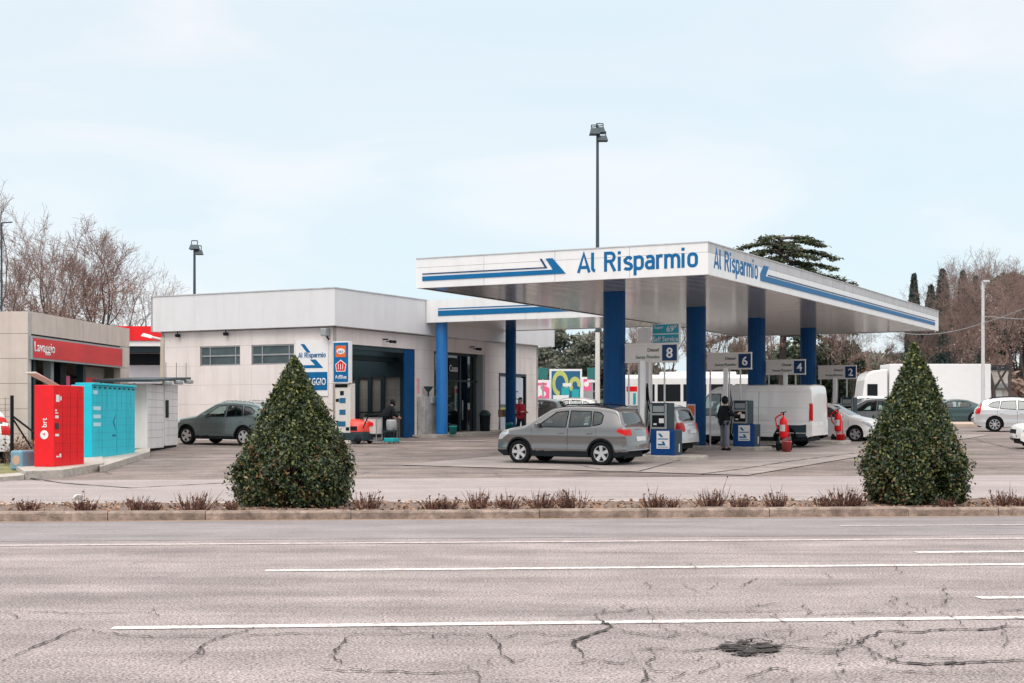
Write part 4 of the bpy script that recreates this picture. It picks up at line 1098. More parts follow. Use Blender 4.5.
for x, lb in ((180, 'small camera under the roof band at the far left of the side wall'), (228, 'small dark spotlight under the roof band between the side windows')):
    v = vl(x); fl = sthing('wall_camera', lb, 'camera', UW-.15, v, z=0, group='small wall cameras')
    m = MB(); m.cbox(0, 0, 5.12, .2, .14, .13); m.build('housing', M['dark'], fl, bevel=.02)
    m = MB(); m.tube((.0, 0, 5.18), (.0, 0, 5.35), .02); m.build('bracket', M['dark'], fl)
# ------------------------------------------------------------------ pumps, islands, lane signs
PU = [3.75, 10.9, 17.7, 24.7]; PV = [2.85, 2.72, 2.7, 2.7]
SX = [(625, 677), (707, 751), (766, 805), (818, 856)]
NUM = ['8', '6', '4', '2']
ord_ = ['nearest, behind the grey crossover', 'beside the man in the dark coat', 'behind the white van', 'behind the white hatchback']
iend = [vl(706, 4.1), vl(770, 11.2), .9, .9]
for i in range(4):
    # island
    isl = sthing('pump_island', 'low concrete kerbed island carrying the fuel pump numbered %s' % NUM[i], 'kerb island', PU[i]+.35, 0, 'pump islands', z=0)
    v0, v1 = iend[i], 7.2; mb = MB(); n = 8; pts = []
    for t in np.linspace(-math.pi/2, math.pi/2, n): pts.append((.62*math.sin(t), v0+.35-.35*math.cos(t)))
    pts += [(.62, v1), (-.62, v1)]; k = len(pts); vs = []
    for z in (-.1, .12):
        for (u, v) in pts: p = S(PU[i]+.35+u, v); vs.append((u, v, gz(p.y)+z))
    for (u, v) in pts: p = S(PU[i]+.35+u, v); vs.append((u*.93, v0+(v-v0)*.995+.03, gz(p.y)+.14))
    mb.add(vs, [tuple(range(2*k, 3*k))]+[(a_, (a_+1) % k, k+(a_+1) % k, k+a_) for a_ in range(k)]+[(k+a_, k+(a_+1) % k, 2*k+(a_+1) % k, 2*k+a_) for a_ in range(k)]); mb.build('kerb', M['concrete'], isl)
    # pump
    p = S(PU[i], PV[i]); g = gz(p.y)+.14
    pu = thing('fuel_pump', 'blue and slate fuel pump under sign %s, %s' % (NUM[i], ord_[i]), 'fuel pump', (p.x, p.y, g), ang, 'fuel pumps')
    mb = MB(); mb.box(0, .62, -.39, .39, 0, .78); mb.build('lower_cabinet', M['blue_pump'], pu, bevel=.02)
    mb = MB(); mb.box(.02, .60, -.405, -.392, .03, .76); mb.build('side_panel', M['slate'], pu)
    frp = frame((0, .39, 0), (0, -1, 0))
    mb = MB(); mb.rect(.20, .62, .20, .74, frp, .003, .010); mb.build('logo_panel', M['white'], pu)
    mb = MB(); mb.poly([(.25,.66),(.33,.66),(.42,.55),(.34,.55)], frp, .011, .014); mb.rect(.24, .58, .48, .51, frp, .011, .014); mb.poly([(.24,.30),(.50,.30),(.44,.42),(.36,.42),(.41,.35),(.24,.35)], frp, .011, .014); mb.rect(.24, .58, .24, .26, frp, .011, .014); mb.build('logo', M['blue'], pu)
    mb = MB(); mb.box(.03, .60, -.16, .40, .78, 1.60); mb.build('upper_cabinet', M['slate'], pu, bevel=.02)
    frp2 = frame((.03, .40, 0), (0, -1, 0)); mb = MB()
    mb.rect(0, .05, .80, 1.56, frp2, .003, .03); mb.rect(.47, .53, .80, 1.56, frp2, .003, .03); mb.rect(.05, .47, .80, .86, frp2, .003, .03); mb.rect(.05, .47, 1.22, 1.28, frp2, .003, .03); mb.build('frame', M['grey'], pu)
    mb = MB(); mb.rect(.06, .46, .87, 1.21, frp2, .003, .012); mb.build('display', M['dark'], pu)
    mb = MB(); mb.rect(.28, .44, .98, 1.12, frp2, .013, .018); mb.rect(.1, .2, .92, .97, frp2, .013, .018); mb.build('price_label', M['white'], pu)
    mb = MB(); mb.rect(.08, .44, 1.32, 1.5, frp2, .003, .012); mb.build('screen', M['grey'], pu)
    for hv in (.47, .53):
        mb = MB(); pts = [Vector((.3, hv, 1.3+0)), Vector((.28, hv+.1, 1.75)), Vector((.3, hv+.15, 2.2)), Vector((.3, hv+.13, 1.0)), Vector((.25, hv+.08, .25)), Vector((.2, hv, .5)), Vector((.2, hv-.04, 1.1))]
        mb.path(pts, .022, 6); ho = mb.build('hose', M['dark'], pu, smooth=True)
        mb = MB(); mb.cbox(.2, hv-.04, 1.18, .05, .06, .2); mb.build('nozzle', M['green'], ho, bevel=.01)
    mb = MB(); mb.box(-.0, .12, .60, .74, -.02, 3.42-g); mb.build('hose_post', M['white'], pu)
    mb = MB(); mb.rect(.30, .36, .1, .35, frame((0, -.41, 0), (1, 0, 0)), 0, .01); mb.build('price_label', M['white'], pu)
    # overhead lane sign
    us = PU[i]+.2; va, vb = vl(SX[i][0], us), vl(SX[i][1], us)
    sg = sthing('lane_sign', 'grey overhead lane board with white number %s on navy' % NUM[i], 'sign', us, va, 'lane number signs', z=0)
    L_ = va-vb; frs = frame((0, 0, 0), (0, -1, 0)); nw = L_*.22; xb = L_*.72
    mb = MB(); mb.rect(0, L_, 3.40, 3.93, frs, -.12, 0); mb.build('board', M['offwhite'], sg, bevel=.008)
    mb = MB(); mb.rect(0, L_, 3.90, 3.96, frs, -.14, .02); mb.rect(0, L_, 3.36, 3.41, frs, -.14, .02); mb.build('frame', M['offwhite'], sg)
    mb = MB(); mb.rect(xb, xb+L_*.28, 3.41, 3.90, frs, .004, .012); mb.build('number_panel', M['blue_dark'], sg)
    text(NUM[i], .44, frs, xb+L_*.14, 3.50, M['white'], sg, bold=.02, d=.014)
    text('Diesel', .15, frs, xb-.30, 3.70, M['dark'], sg, bold=.004, d=.006)
    text('Senza Piombo', .14, frs, xb-.48, 3.49, mat('dark_green_print', (.01,.09,.05), .5, var=0), sg, bold=.002, d=.006)
    for q in (.1, L_*.5, L_*.75):
        mb = MB(); pz = S(us, va-q); mb.tube((.06, -q, gz(pz.y)+.14), (.06, -q, 3.37), .03, n=8); mb.build('post', M['pole_light'], sg)
# price sign above sign 8
pv = sthing('price_sign', 'teal fuel price board with white digits and Self Service lettering', 'sign', 5.9, vl(652, 5.9), z=0)
L_ = vl(652, 5.9)-vl(679.5, 5.9); frs = frame((0, 0, 0), (0, -1, 0))
mb = MB(); mb.rect(0, L_, 4.0, 4.68, frs, -.12, 0); mb.build('board', M['white'], pv, bevel=.01)
mb = MB(); mb.rect(.03, L_-.03, 4.37, 4.65, frs, .004, .01); mb.rect(.03, L_-.03, 4.05, 4.33, frs, .004, .01); mb.build('face', M['teal_sign'], pv)
text('Super', .14, frs, L_*.25, 4.52, M['white'], pv, d=.012); text('Diesel', .10, frs, L_*.25, 4.40, mat('green_print', (.05,.45,.2), .5, var=0), pv, d=.012)
text('69\u2079', .26, frs, L_*.72, 4.42, M['white'], pv, d=.012, bold=.02); text('Self Service', .23, frs, L_*.5, 4.11, M['white'], pv, d=.012, bold=.012, width=L_*.92)
mb = MB(); mb.box(.02, .2, .12, .5, .5, 4.56); mb.build('post', M['white'], pv)
# ------------------------------------------------------------------ wheeled extinguishers
def extinguisher(px, Y, label):
    t = thing('wheeled_extinguisher', label, 'fire extinguisher', at(px, Y), ang-.1, 'wheeled fire extinguishers'); t.scale = (.8, .8, .93)
    m = MB(); m.lathe([(.001, .48), (.14, .5), (.17, .56), (.17, 1.08), (.15, 1.17), (.07, 1.25), (.04, 1.27), (.04, 1.33), (.001, 1.34)], n=24); m.build('cylinder', M['red'], t, smooth=True)
    m = MB(); ts = np.linspace(math.radians(130), math.radians(225), 9); vs = [(.175*math.cos(a), .175*math.sin(a), z) for z in (.74, .98) for a in ts]; m.add(vs, [(k, k+1, k+10, k+9) for k in range(8)]); m.build('label', M['offwhite'], t, smooth=True)
    m = MB(); m.box(-.2, .3, -.22, .22, .05, .3); m.build('base', M['dark'], t, bevel=.03)
    m = MB(); m.tube((0, 0, 1.33), (.0, 0, 1.42), .035); m.tube((-.08, .1, 1.42), (.05, -.12, 1.46), .016); m.build('valve', M['dark'], t)
    m = MB(); m.path([Vector((0, .05, 1.38)), Vector((-.05, .22, 1.3)), Vector((-.05, .35, 1.22)), Vector((-.05, .30, .95)), Vector((-.05, .18, .8))], .03, 8); m.build('hose', M['red'], t, smooth=True)
    m = MB(); m.path([Vector((.22, -.15, .15)), Vector((.2, -.15, .9)), Vector((.2, .15, .9)), Vector((.22, .15, .15))], .02, 8); m.tube((.05, -.25, .2), (.05, .25, .2), .02); m.tube((0, 0, .45), (.2, 0, .45), .02); m.build('trolley', M['red'], t)
    for s in (-1, 1):
        m = MB(); m.lathe([(.02, -.04), (.17, -.045), (.2, -.02), (.2, .02), (.17, .045), (.02, .04)], n=20, axis='y', c=(.05, s*.27, .2)); m.build('wheel', M['dark'], t, smooth=True)
    return t
extinguisher(783.5, 51.3, 'tall red wheeled extinguisher beside the white van')
extinguisher(838, 58.2, 'red wheeled extinguisher beside the white hatchback')
def bucket(px, Y, label, m_, r=.17, h=.34, du=0, cat='bucket', grp=None, z=None):
    t = thing('bucket', label, cat, at(px, Y) if z is None else at(px, Y, z), 0, grp)
    m = MB(); m.lathe([(.001, .01), (r*.78, .01), (r*.8, 0), (r, h), (r*1.06, h), (r*1.06, h-.03), (r*.97, h-.03), (r*.76, .03), (.001, .03)], n=24); m.build('pail', m_, t, smooth=True)
    m = MB(); pp = [Vector((r*math.cos(a), .0, h+r*.9*math.sin(a)*.3)) for a in np.linspace(0, math.pi, 9)]; m.path(pp, .006, 5); m.build('handle', M['steel'], t)
    return t
bucket(786.5, 50.6, 'red pail standing in front of the nearer wheeled extinguisher', mat('faded_red', (.6,.10,.10), .5, var=.1), .17, .38, grp='red pails')
bucket(840.5, 57.6, 'red pail standing in front of the farther wheeled extinguisher', M['red'], .17, .38, grp='red pails')
def wz(u, v): return gz(S(u, v).y)+.13
def sat(px, v, z=None, u=None):
    u = uw(px, v) if u is None else u; p = S(u, v); p.z = gz(p.y)+(.13 if z is None else z); return p
p = sat(453, 18.0); t = bucket(453, p.y, 'teal pail on the walkway right of the bright blue column', M['teal'], .17, .36, grp='teal pails', z=p.z); t.location.x = p.x
p = sat(509.5, 17.9); t = bucket(509.5, p.y, 'teal pail at the foot of the slim dark blue column', M['teal'], .17, .34, grp='teal pails', z=p.z); t.location.x = p.x
# waste bin
p = sat(485, 18.9); t = thing('waste_bin', 'black plastic waste bin with domed lid beside the shop door', 'bin', p, ang)
m = MB(); m.lathe([(.001, 0), (.22, 0), (.25, .72), (.001, .72)], n=24); m.build('body', M['dark'], t, smooth=False)
m = MB(); m.lathe([(.28, .72), (.28, .77), (.24, .82), (.2, .9), (.1, .96), (.001, .97)], n=24); m.build('lid', M['slate'], t, smooth=True)
# box on a stand, red-coat side
p = sat(502, 18.9); t = thing('cardboard_box', 'brown cardboard box on a small stand left of the dark blue column', 'box', p, ang)
m = MB(); m.box(-.14, .14, -.14, .14, .62, .96); m.build('carton', M['cardboard'], t, bevel=.01)
m = MB()
for a_ in (-.12, .12):
    for b_ in (-.12, .12): m.tube((a_, b_, 0), (a_*.8, b_*.8, .62), .012)
m.build('stand', M['white'], t)
# pressure washing machine and cart before the bay
p = gpt(354.5, 443.6); t = thing('floor_scrubber', 'red floor cleaning machine parked in front of the wash bay', 'machine', p, R(152)); t.scale = (1.2, 1.2, 1.22)
m = MB(); prof = [(-.50,.38),(-.48,.62),(-.25,.72),(-.05,.78),(.2,.74),(.42,.60),(.52,.45),(.53,.36)]
vs = []
for y, k in ((-.30, .9), (-.24, 1), (.24, 1), (.30, .9)):
    for x, z in prof: vs.append((x*(.96+.04*k), y, .36+(z-.36)*(1 if k == 1 else .86)))
n = len(prof); fs = [(j*n+i, j*n+i+1, (j+1)*n+i+1, (j+1)*n+i) for j in range(3) for i in range(n-1)]+[tuple(range(n)), tuple(range(3*n, 4*n))]
m.add(vs, fs); m.build('hood', mat('machine_red', (.72,.06,.04), .35, var=.05), t, smooth=True)
m = MB(); m.box(-.52, .54, -.31, .31, .10, .36); m.build('chassis', M['slate'], t, bevel=.03)
m = MB(); m.box(-.30, -.05, .29, .32, .42, .55); m.box(.0, .12, .29, .32, .42, .52); m.build('grille', M['dark'], t)
for x in (-.36, .38):
    for s in (-1, 1):
        m = MB(); m.lathe([(.01, -.04), (.11, -.04), (.13, 0), (.11, .04), (.01, .04)], n=18, axis='y', c=(x, s*.34, .13)); m.build('wheel', M['dark'], t, smooth=True)
m = MB(); m.path([Vector((-.5, -.25, .5)), Vector((-.72, -.25, .92)), Vector((-.72, .25, .92)), Vector((-.5, .25, .5))], .02, 8); m.build('handle', M['dark'], t)
p = gpt(373, 443.6); t = thing('service_trolley', 'grey metal frame trolley with red tool beside the cleaning machine', 'trolley', p, R(152))
m = MB()
for x in (-.28, .28):
    for y in (-.2, .2): m.tube((x, y, .0), (x, y, 1.0), .02)
for z in (.12, .38, .98):
    m.tube((-.28, -.2, z), (.28, -.2, z), .018); m.tube((-.28, .2, z), (.28, .2, z), .018); m.tube((-.28, -.2, z), (-.28, .2, z), .018); m.tube((.28, -.2, z), (.28, .2, z), .018)
m.build('frame', M['steel'], t)
m = MB(); m.box(-.27, .27, -.19, .19, .40, .95); m.build('panel', M['offwhite'], t); m = MB(); m.box(-.27, .27, -.19, .19, .12, .15); m.build('shelf', M['steel'], t)
m = MB(); m.cbox(0, .215, .75, .28, .04, .10); m.tube((-.1, .2, .8), (.12, .24, .88), .03); m.build('tool', M['red'], t)
p = gpt(391.5, 443.6); t = thing('tank_trolley', 'small trolley carrying a pale tank over a teal tray', 'trolley', p, R(152))
m = MB(); m.lathe([(.001, .50), (.17, .50), (.2, .54), (.2, .88), (.17, .93), (.001, .93)], n=20); m.build('tank', M['grey'], t, smooth=True)
m = MB(); m.box(-.24, .24, -.2, .2, .06, .22); m.build('tray', M['teal'], t, bevel=.03)
m = MB()
for x in (-.22, .22):
    for y in (-.18, .18): m.tube((x, y, 0), (x, y, .62), .015)
m.box(-.22, .22, -.18, .18, .46, .49); m.box(.26, .8, -.15, .15, .42, .5); m.build('frame', M['slate'], t)
p = gpt(338, 441); t = thing('wire_cage', 'low wire cage with bottles below the tall blue sign', 'cage', p, ang)
m = MB()
for x in np.linspace(-.3, .3, 4):
    for y in (-.45, .45): m.tube((x, y, 0), (x, y, .95), .012, n=5)
for y in np.linspace(-.45, .45, 6): m.tube((-.3, y, 0), (-.3, y, .95), .012, n=5)
for z in (.05, .35, .65, .95):
    m.tube((-.3, -.45, z), (-.3, .45, z), .014, n=5); m.tube((-.3, -.45, z), (.3, -.45, z), .014, n=5); m.tube((-.3, .45, z), (.3, .45, z), .014, n=5)
m.build('wire_frame', M['offwhite'], t)
m = MB(); m.box(-.26, .28, -.4, .4, .42, .88); m.build('crates', M['slate'], t)
# compressor / vacuum unit on the pillar right of the bay
t = sthing('vacuum_unit', 'stained grey tyre air and vacuum unit on the white pillar by the bay', 'machine', ub1+.75, VW-.18, z=None)
g = t.location.z
m = MB(); m.box(-.62, .42, -.22, .12, .05, 1.75); m.build('case', mat('stained_grey_sheet', (.40,.38,.36), .6, var=.35, scale=2.2, dirt=.9), t, bevel=.02)
m = MB(); m.box(-.1, .2, -.3, -.2, 1.45, 1.75); m.build('meter', M['grey'], t, bevel=.02)
m = MB(); m.lathe([(.05, 1.95), (.2, 2.15), (.2, 2.19), (.001, 2.2)], n=16, c=(-.1, -.1, 0)); m.tube((-.1, -.1, 1.75), (-.1, -.1, 2.0), .04); m.build('gauge', M['slate'], t)
m = MB(); m.cbox(.38, -.26, 1.7, .28, .12, .3); m.build('hose_reel', M['green'], t, bevel=.04)
m = MB(); m.path([Vector((.4, -.26, 1.6)), Vector((.5, -.3, 1.0)), Vector((.42, -.3, .4)), Vector((.3, -.3, .9))], .03, 6); m.build('hose', M['dark'], t)
t = sthing('pillar_notice', 'narrow pink notice on the white pillar right of the wash bay', 'notice', ub1+.15, VW, z=0)
m = MB(); m.rect(0, .22, 2.75, 3.4, frame((0, 0, 0), (1, 0, 0)), .004, .01); m.build('sheet', mat('pink_notice', (.75,.35,.38), .5), t)
# ------------------------------------------------------------------ vehicles
def place(sp, px, py, wheel, head, near=1, Y=None):
    G = gpt(px, py); p = sp['fo'] if wheel == 'f' else sp['fo']+sp['wb']
    h = R(head); f = Vector((math.cos(h), math.sin(h), 0)); l = Vector((-f.y, f.x, 0))
    c = G - f*(sp['L']/2-p) - l*(near*sp['W']/2); return c.x, c.y
P_GREY = paint_mat('silver_grey_paint', (.20,.195,.195), .75, .24)
P_GREEN = paint_mat('grey_green_paint', (.16,.215,.22), .7, .22)
P_WHITE = paint_mat('white_car_paint', (.80,.79,.78), 0, .3)
P_SILVER = paint_mat('silver_paint', (.50,.52,.54), .45, .28)
P_LSILV = paint_mat('light_silver_paint', (.58,.585,.60), .3, .3)
P_DARKG = paint_mat('dark_green_paint', (.03,.07,.075), .3, .3)
P_BLACK = paint_mat('black_paint', (.012,.013,.015), .2, .25)
HV = math.degrees(ang)+90
x, y = place(SUV, 600.5, 466, 'r', HV, 1)
car('parked_car', 'grey crossover with black sills and roof rails in front of the nearest pump', 'car', SUV, x, y, HV, P_GREY, step=.032)
KQ = dict(KAROQ); KQ['railmat'] = M['steel']; KQ['dark_clad'] = True
KQ = dict(VOLVO, L=4.55, wb=2.70, fo=.85, railmat=M['steel'], dark_clad=True, wr=.35)
x, y = place(KQ, 243, 446, 'r', HV, 1)
car('parked_car', 'dark grey-green crossover with silver roof rails beside the white building', 'car', KQ, x, y, HV, P_GREEN, step=.04)
v = vl(683, 6.7)+2.1; p = S(7.6, v)
car('parked_car', 'silver white hatchback refuelling between two pumps, red tail lamps towards us', 'car', MPV, p.x, p.y, HV, P_LSILV, step=.04)
VN = dict(VAN); VN['corner'] = True
x, y = place(VN, 785, 448.2, 'r', HV, 1)
van = car('panel_van', 'large white panel van with dark lower rear corner stopped under the canopy', 'van', VN, x, y, HV, P_WHITE, step=.05)
x, y = place(HATCH, 855, 442, 'f', HV+180, -1)
car('parked_car', 'white hatchback facing right at the far pumps, headlamp showing', 'car', HATCH, x, y, HV+180, P_WHITE, step=.045)
p = at(872, 69)
car('parked_car', 'silver estate car half hidden between the white hatchback and the right cone shrub', 'car', VOLVO, p.x, p.y, HV+4, P_SILVER, step=.07, detail=1)
p = at(858, 86); car('moving_car', 'white car on the far road in front of the white lorry cab', 'car', MPV, p.x, p.y, 180, P_WHITE, step=.09, detail=1)
p = at(947, 87); car('moving_car', 'dark green saloon on the far road in front of the lorry box', 'car', SALOON, p.x, p.y, 178, P_DARKG, step=.07, detail=1)
x, y = place(VOLVO, 994.7, 432, 'r', -14, -1); car('parked_car', 'silver crossover at the right edge with red tall tail lamp', 'car', dict(VOLVO, spokes=8), x, y, -14, P_LSILV, step=.045, glass='glass_dark')
Yc_ = 52.5; car('parked_car', 'white car nose cut by the right edge of the frame', 'car', HATCH, (1019-512)/F*Yc_+2.1, Yc_+.9, 176, P_WHITE, step=.05)
p = at(-46, 43.2); car('parked_car', 'white car with red tail lamp cut by the left edge beside the wire fence', 'car', VOLVO, p.x, p.y, 128, P_WHITE, step=.06)
p = at(566, 84); car('parked_car', 'silver grey car parked below the big blue billboard', 'car', HATCH, p.x, p.y, 172, P_GREY, step=.07, detail=1)
p = at(530, 79); car('parked_car', 'black car showing its tail at the right end of the building', 'car', HATCH, p.x, p.y, 160, P_BLACK, step=.08, detail=1)
p = at(634, 84); car('parked_car', 'silver car parked behind the nearest blue column', 'car', HATCH, p.x, p.y, 172, P_SILVER, step=.08, detail=1)
p = at(640, 61); car('parked_car', 'white small car seen through the gap left of the nearest pump', 'car', HATCH, p.x, p.y, HV+6, P_WHITE, step=.06, detail=1)
# white coach beyond the pumps
p = at(688, 80); t = thing('minibus', 'white coach with dark side windows beyond the pumps', 'bus', p, R(176))
m = MB(); m.box(-4, 4, -1.2, 1.2, .45, 2.75); m.build('body', P_WHITE, t, bevel=.18)
m = MB(); 
for k in range(5):
    
    for s in (1, -1): w = MB(); w.box(-3.6+k*1.35, -3.6+k*1.35+1.2, min(s*1.19, s*1.215), max(s*1.19, s*1.215), 1.35, 2.25); w.build('side_window', M['dark'], t)
w = MB(); w.box(3.99, 4.02, -1.0, 1.0, 1.2, 2.35); w.build('windscreen', M['dark'], t)
m = MB(); m.box(-4.02, 4.02, -1.21, 1.21, .4, .6); m.build('skirt', M['dark'], t)
m = MB(); m.box(-2.5, 1.5, -.7, .7, 2.75, 2.92); m.build('roof_unit', M['white'], t, bevel=.04)
for x in (-2.5, 2.7):
    for s in (-1, 1):
        m = MB(); m.lathe([(.05, -.12), (.44, -.12), (.48, -.08), (.48, .08), (.44, .12), (.05, .12)], n=24, axis='y', c=(x, s*1.1, .48)); m.build('wheel', M['dark'], t)
# white lorry on far road
p = at(930, 96); t = thing('box_lorry', 'long white box lorry passing on the far road at right', 'lorry', p, R(180))
m = MB(); m.box(-3.5, 2.9, -1.25, 1.25, .9, 3.72); m.build('cargo_box', M['white'], t, bevel=.03)
m = MB(); vs = []
prof = [(3.0,.5),(4.55,.5),(4.6,1.5),(4.45,2.7),(4.3,3.1),(3.9,3.3),(3.0,3.4)]
for y_ in (-1.2, 1.2):
    for x, z in prof: vs.append((x, y_, z))
n = len(prof); m.add(vs, [tuple(range(n)), tuple(range(n, 2*n))]+[(i, (i+1) % n, n+(i+1) % n, n+i) for i in range(n)]); m.build('cab', P_WHITE, t, bevel=.08)
for s in (-1, 1):
    m = MB(); a_ = s*1.2; m.box(3.65, 4.3, min(a_, a_+s*.02), max(a_, a_+s*.02), 1.7, 2.45); m.build('side_window', M['dark'], t)
m = MB(); m.box(-3.5, 4.3, -1.0, 1.0, .5, .9); m.build('chassis', M['dark'], t)
for x in (-2.3, -1.2, 3.8):
    for s in (-1, 1):
        m = MB(); m.lathe([(.05, -.14), (.46, -.14), (.5, -.1), (.5, .1), (.46, .14), (.05, .14)], n=24, axis='y', c=(x, s*1.05, .5)); m.build('wheel', M['dark'], t)
# ------------------------------------------------------------------ left: car wash building
A2 = math.atan2(.9956, .0938); C0 = Vector((-15.1, 46.8, 0))
cw = thing('car_wash_building', 'beige panelled car wash building at the left edge with red sign', 'building', C0, A2)
H = 5.0; m = MB(); ZL = [.2, 1.17, 1.95, 2.74, 3.52, 4.30, H]
frs = frame((0, 0, 0), (1, 0, 0)); frf = frame((0, 14, 0), (0, -1, 0)); Lw = 9.1
for k in range(5):
    for z0, z1 in zip(ZL[:-1], ZL[1:]): m.rect(k*2.8+.008, k*2.8+2.792, z0+.008, z1-.008, frf, -.25, 0); 
m.rect(0, 14, .2, H-.05, frf, -.24, -.02, 1)
for k in range(4):
    w = Lw/4
    m.rect(k*w+(.255 if k == 0 else .006), (k+1)*w-.006, 4.308, H, frs, -.25, 0)
for z0, z1 in zip(ZL[:-2], ZL[1:-1]): m.rect(8.15, Lw, z0+.008, z1-.008, frs, -.25, 0); 
m.box(Lw-.25, Lw, .25, 14, .2, H-.01)
m.build('wall', [M['beige'], M['grout']], cw)
m = MB(); m.box(.25, Lw-.25, .25, 14, H-.4, H-.3); m.build('roof', M['grey'], cw)
m = MB(); m.box(.26, Lw-.26, 5.0, 5.1, .2, 4.6); m.box(5.6, 8.15, .6, .7, .2, 3.5); m.build('back_wall', mat('bay_back_wall', (.42,.36,.31), .8, var=.1), cw)
for s_, w_, mm in ((1.1, .18, 'slate'), (2.5, .25, 'grey'), (3.3, .5, 'dark'), (5.3, .25, 'slate')):
    m = MB(); m.box(s_, s_+w_, .3, .3+w_, .3, 3.52); m.build('post', M[mm], cw)
m = MB(); m.box(.26, 6.4, .6, .8, 3.05, 3.14); m.build('door_rail', M['dark'], cw)
m = MB(); m.box(.3, 3.2, 1.2, 1.3, .4, 2.6); m.build('glass_screen', mat('dull_glass', (.42,.44,.45), .3, var=.2), cw)
m = MB(); m.box(5.7, 6.9, .45, .55, 2.75, 3.1); m.build('red_panel', M['red'], cw)
m = MB(); m.box(5.4, 6.9, .45, .55, 2.35, 2.65); m.build('red_panel', M['red'], cw)
m = MB(); m.box(4.1, 4.5, .45, .5, 2.4, 3.1); m.build('price_panel', M['pink'], cw)
ls = thing('fascia_sign', 'long red sign board with the white word Lavaggio', 'sign', C0, A2)
m = MB(); m.rect(.1, 8.1, 3.50, 4.24, frs, -.02, .10); m.build('frame', M['grey'], ls)
m = MB(); m.rect(.16, 8.04, 3.56, 4.18, frs, .102, .112); m.build('face', M['red_sign'], ls)
text('Lavaggio', .44, frs, .22, 3.76, M['white'], ls, d=.114, align='LEFT', width=1.62, bold=.012)
# far building with red band
p = at(143, 80); t = thing('distant_shop', 'distant white shop with red roof band between car wash and main building', 'building', p, R(2))
m = MB(); m.box(-1.3, 3.5, 0, 6, 0, 4.2); m.build('wall', mat('lilac_white_wall', (.62,.59,.62), .8, var=.05), t)
m = MB(); m.box(-1.35, 4, -1.5, 6, 4.24, 4.52); m.build('roof_band', M['white'], t)
m = MB(); m.box(-1.35, 4, -1.6, 6, 4.53, 5.28); m.build('roof_band', M['red'], t)
m = MB(); m.box(-1.3, 3.6, -1.2, -.05, 3.95, 4.23); m.build('soffit_box', M['slate'], t)
m = MB(); m.box(-.9, .9, -.06, .02, 3.3, 3.9); m.build('window', M['dark'], t)
m = MB(); 
for x in np.linspace(-2.8, 1.6, 12): m.box(x, x+.05, -.5, -.45, 1.5, 2.2)
m.box(-2.8, 1.7, -.5, -.45, 2.2, 2.26); m.box(-2.8, 1.7, -.5, -.45, 1.5, 1.56); m.build('railing', M['grey'], t)
# ------------------------------------------------------------------ lockers
def box_frame(name, label, cat, p0, p1, depth, h, m_, grp=None, z=None):
    """front face runs p0->p1 (world xy), body extends to the left of that direction"""
    p0 = Vector((*p0, 0)); p1 = Vector((*p1, 0)); d = p1-p0; L_ = d.length; a_ = math.atan2(d.y, d.x)
    t = thing(name, label, cat, (p0.x, p0.y, gz(p0.y) if z is None else z), a_, grp)
    m = MB(); m.box(0, L_, 0, depth, 0, h); m.build('body', m_, t, bevel=.015)
    return t, L_
zpl = gz(38.2)+.2
t, l = box_frame('parcel_locker', 'bright red parcel locker with white logo standing on a concrete plinth', 'parcel locker', (-11.67, 38.2), (-11.30, 39.62), .56, 2.09, M['red'], z=zpl)
fr = frame((0, 0, 0), (1, 0, 0)); m = MB()
for k in range(1, 8): m.rect(.04, l-.04, .12+k*.235, .124+k*.235, fr, .001, .004)
for x in (.42, .78, 1.12): m.rect(x, x+.004, .1, 1.9, fr, .001, .004)
m.build('door_seams', mat('deep_red', (.22,.004,.006), .5, var=0), t)
for q in ((.10,.26,1.66,1.84),(.30,.36,1.70,1.80),(.06,.14,1.42,1.46),(.06,.2,1.36,1.39),(.06,.22,1.24,1.31),(.06,.24,.78,.84),(.12,.22,.24,.28),(.26,.34,.24,.33)): m = MB(); m.rect(*q, fr, .003, .006); m.build('icon', M['white'], t)
m = MB(); m.rect(.06, .22, .96, 1.12, fr, .003, .012); m.build('screen', M['slate'], t)
frE = (Vector((0, .56, 0)), Vector((0, 0, 1)), Vector((0, 1, 0)), Vector((-1, 0, 0)))   # end face, letters climb
text('brt', .20, (Vector((0, 0, 0)), Vector((0, 0, 1)), Vector((0, 1, 0)), Vector((-1, 0, 0))), 1.12, .20, M['white'], t, bold=.015, d=.004)
m = MB(); o_, r_, u_, n_ = Vector((0, 0, 0)), Vector((0, -1, 0)), Vector((0, 0, 1)), Vector((-1, 0, 0))
m.poly([(-.27+.115*math.cos(a), .82+.115*math.sin(a)) for a in np.linspace(0, 6.28, 20, endpoint=False)], (o_, r_, u_, n_), .003, .008); m.build('logo', M['white'], t)
m = MB(); m.poly([(-.33, .84), (-.24, .87), (-.27, .77), (-.28, .82)], (o_, r_, u_, n_), .009, .012); m.build('logo', M['red'], t)
t2 = thing('solar_panel', 'small tilted red and white panel on top of the red locker', 'panel', (-12.1, 39.2, zpl+2.09), 1.3)
m = MB(); m.add([(-.6,0,.35),(.6,0,.0),(.6,.3,.0),(-.6,.3,.35),(-.6,0,.31),(.6,0,-.0),(.6,.3,-.0),(-.6,.3,.31)], [(0,1,2,3),(4,7,6,5),(0,4,5,1),(3,2,6,7),(0,3,7,4)]); m.build('sheet', M['offwhite'], t2)
zc = gz(43.2)+.16
t, l = box_frame('parcel_locker', 'wide turquoise parcel locker with many doors beside the red one', 'parcel locker', (-12.1, 43.2), (-11.8, 46.95), .62, 2.13, M['cyan'], z=zc)
m = MB()
for k in range(1, 9): m.rect(.04, l-.04, .08+k*.22, .084+k*.22, fr, .001, .004)
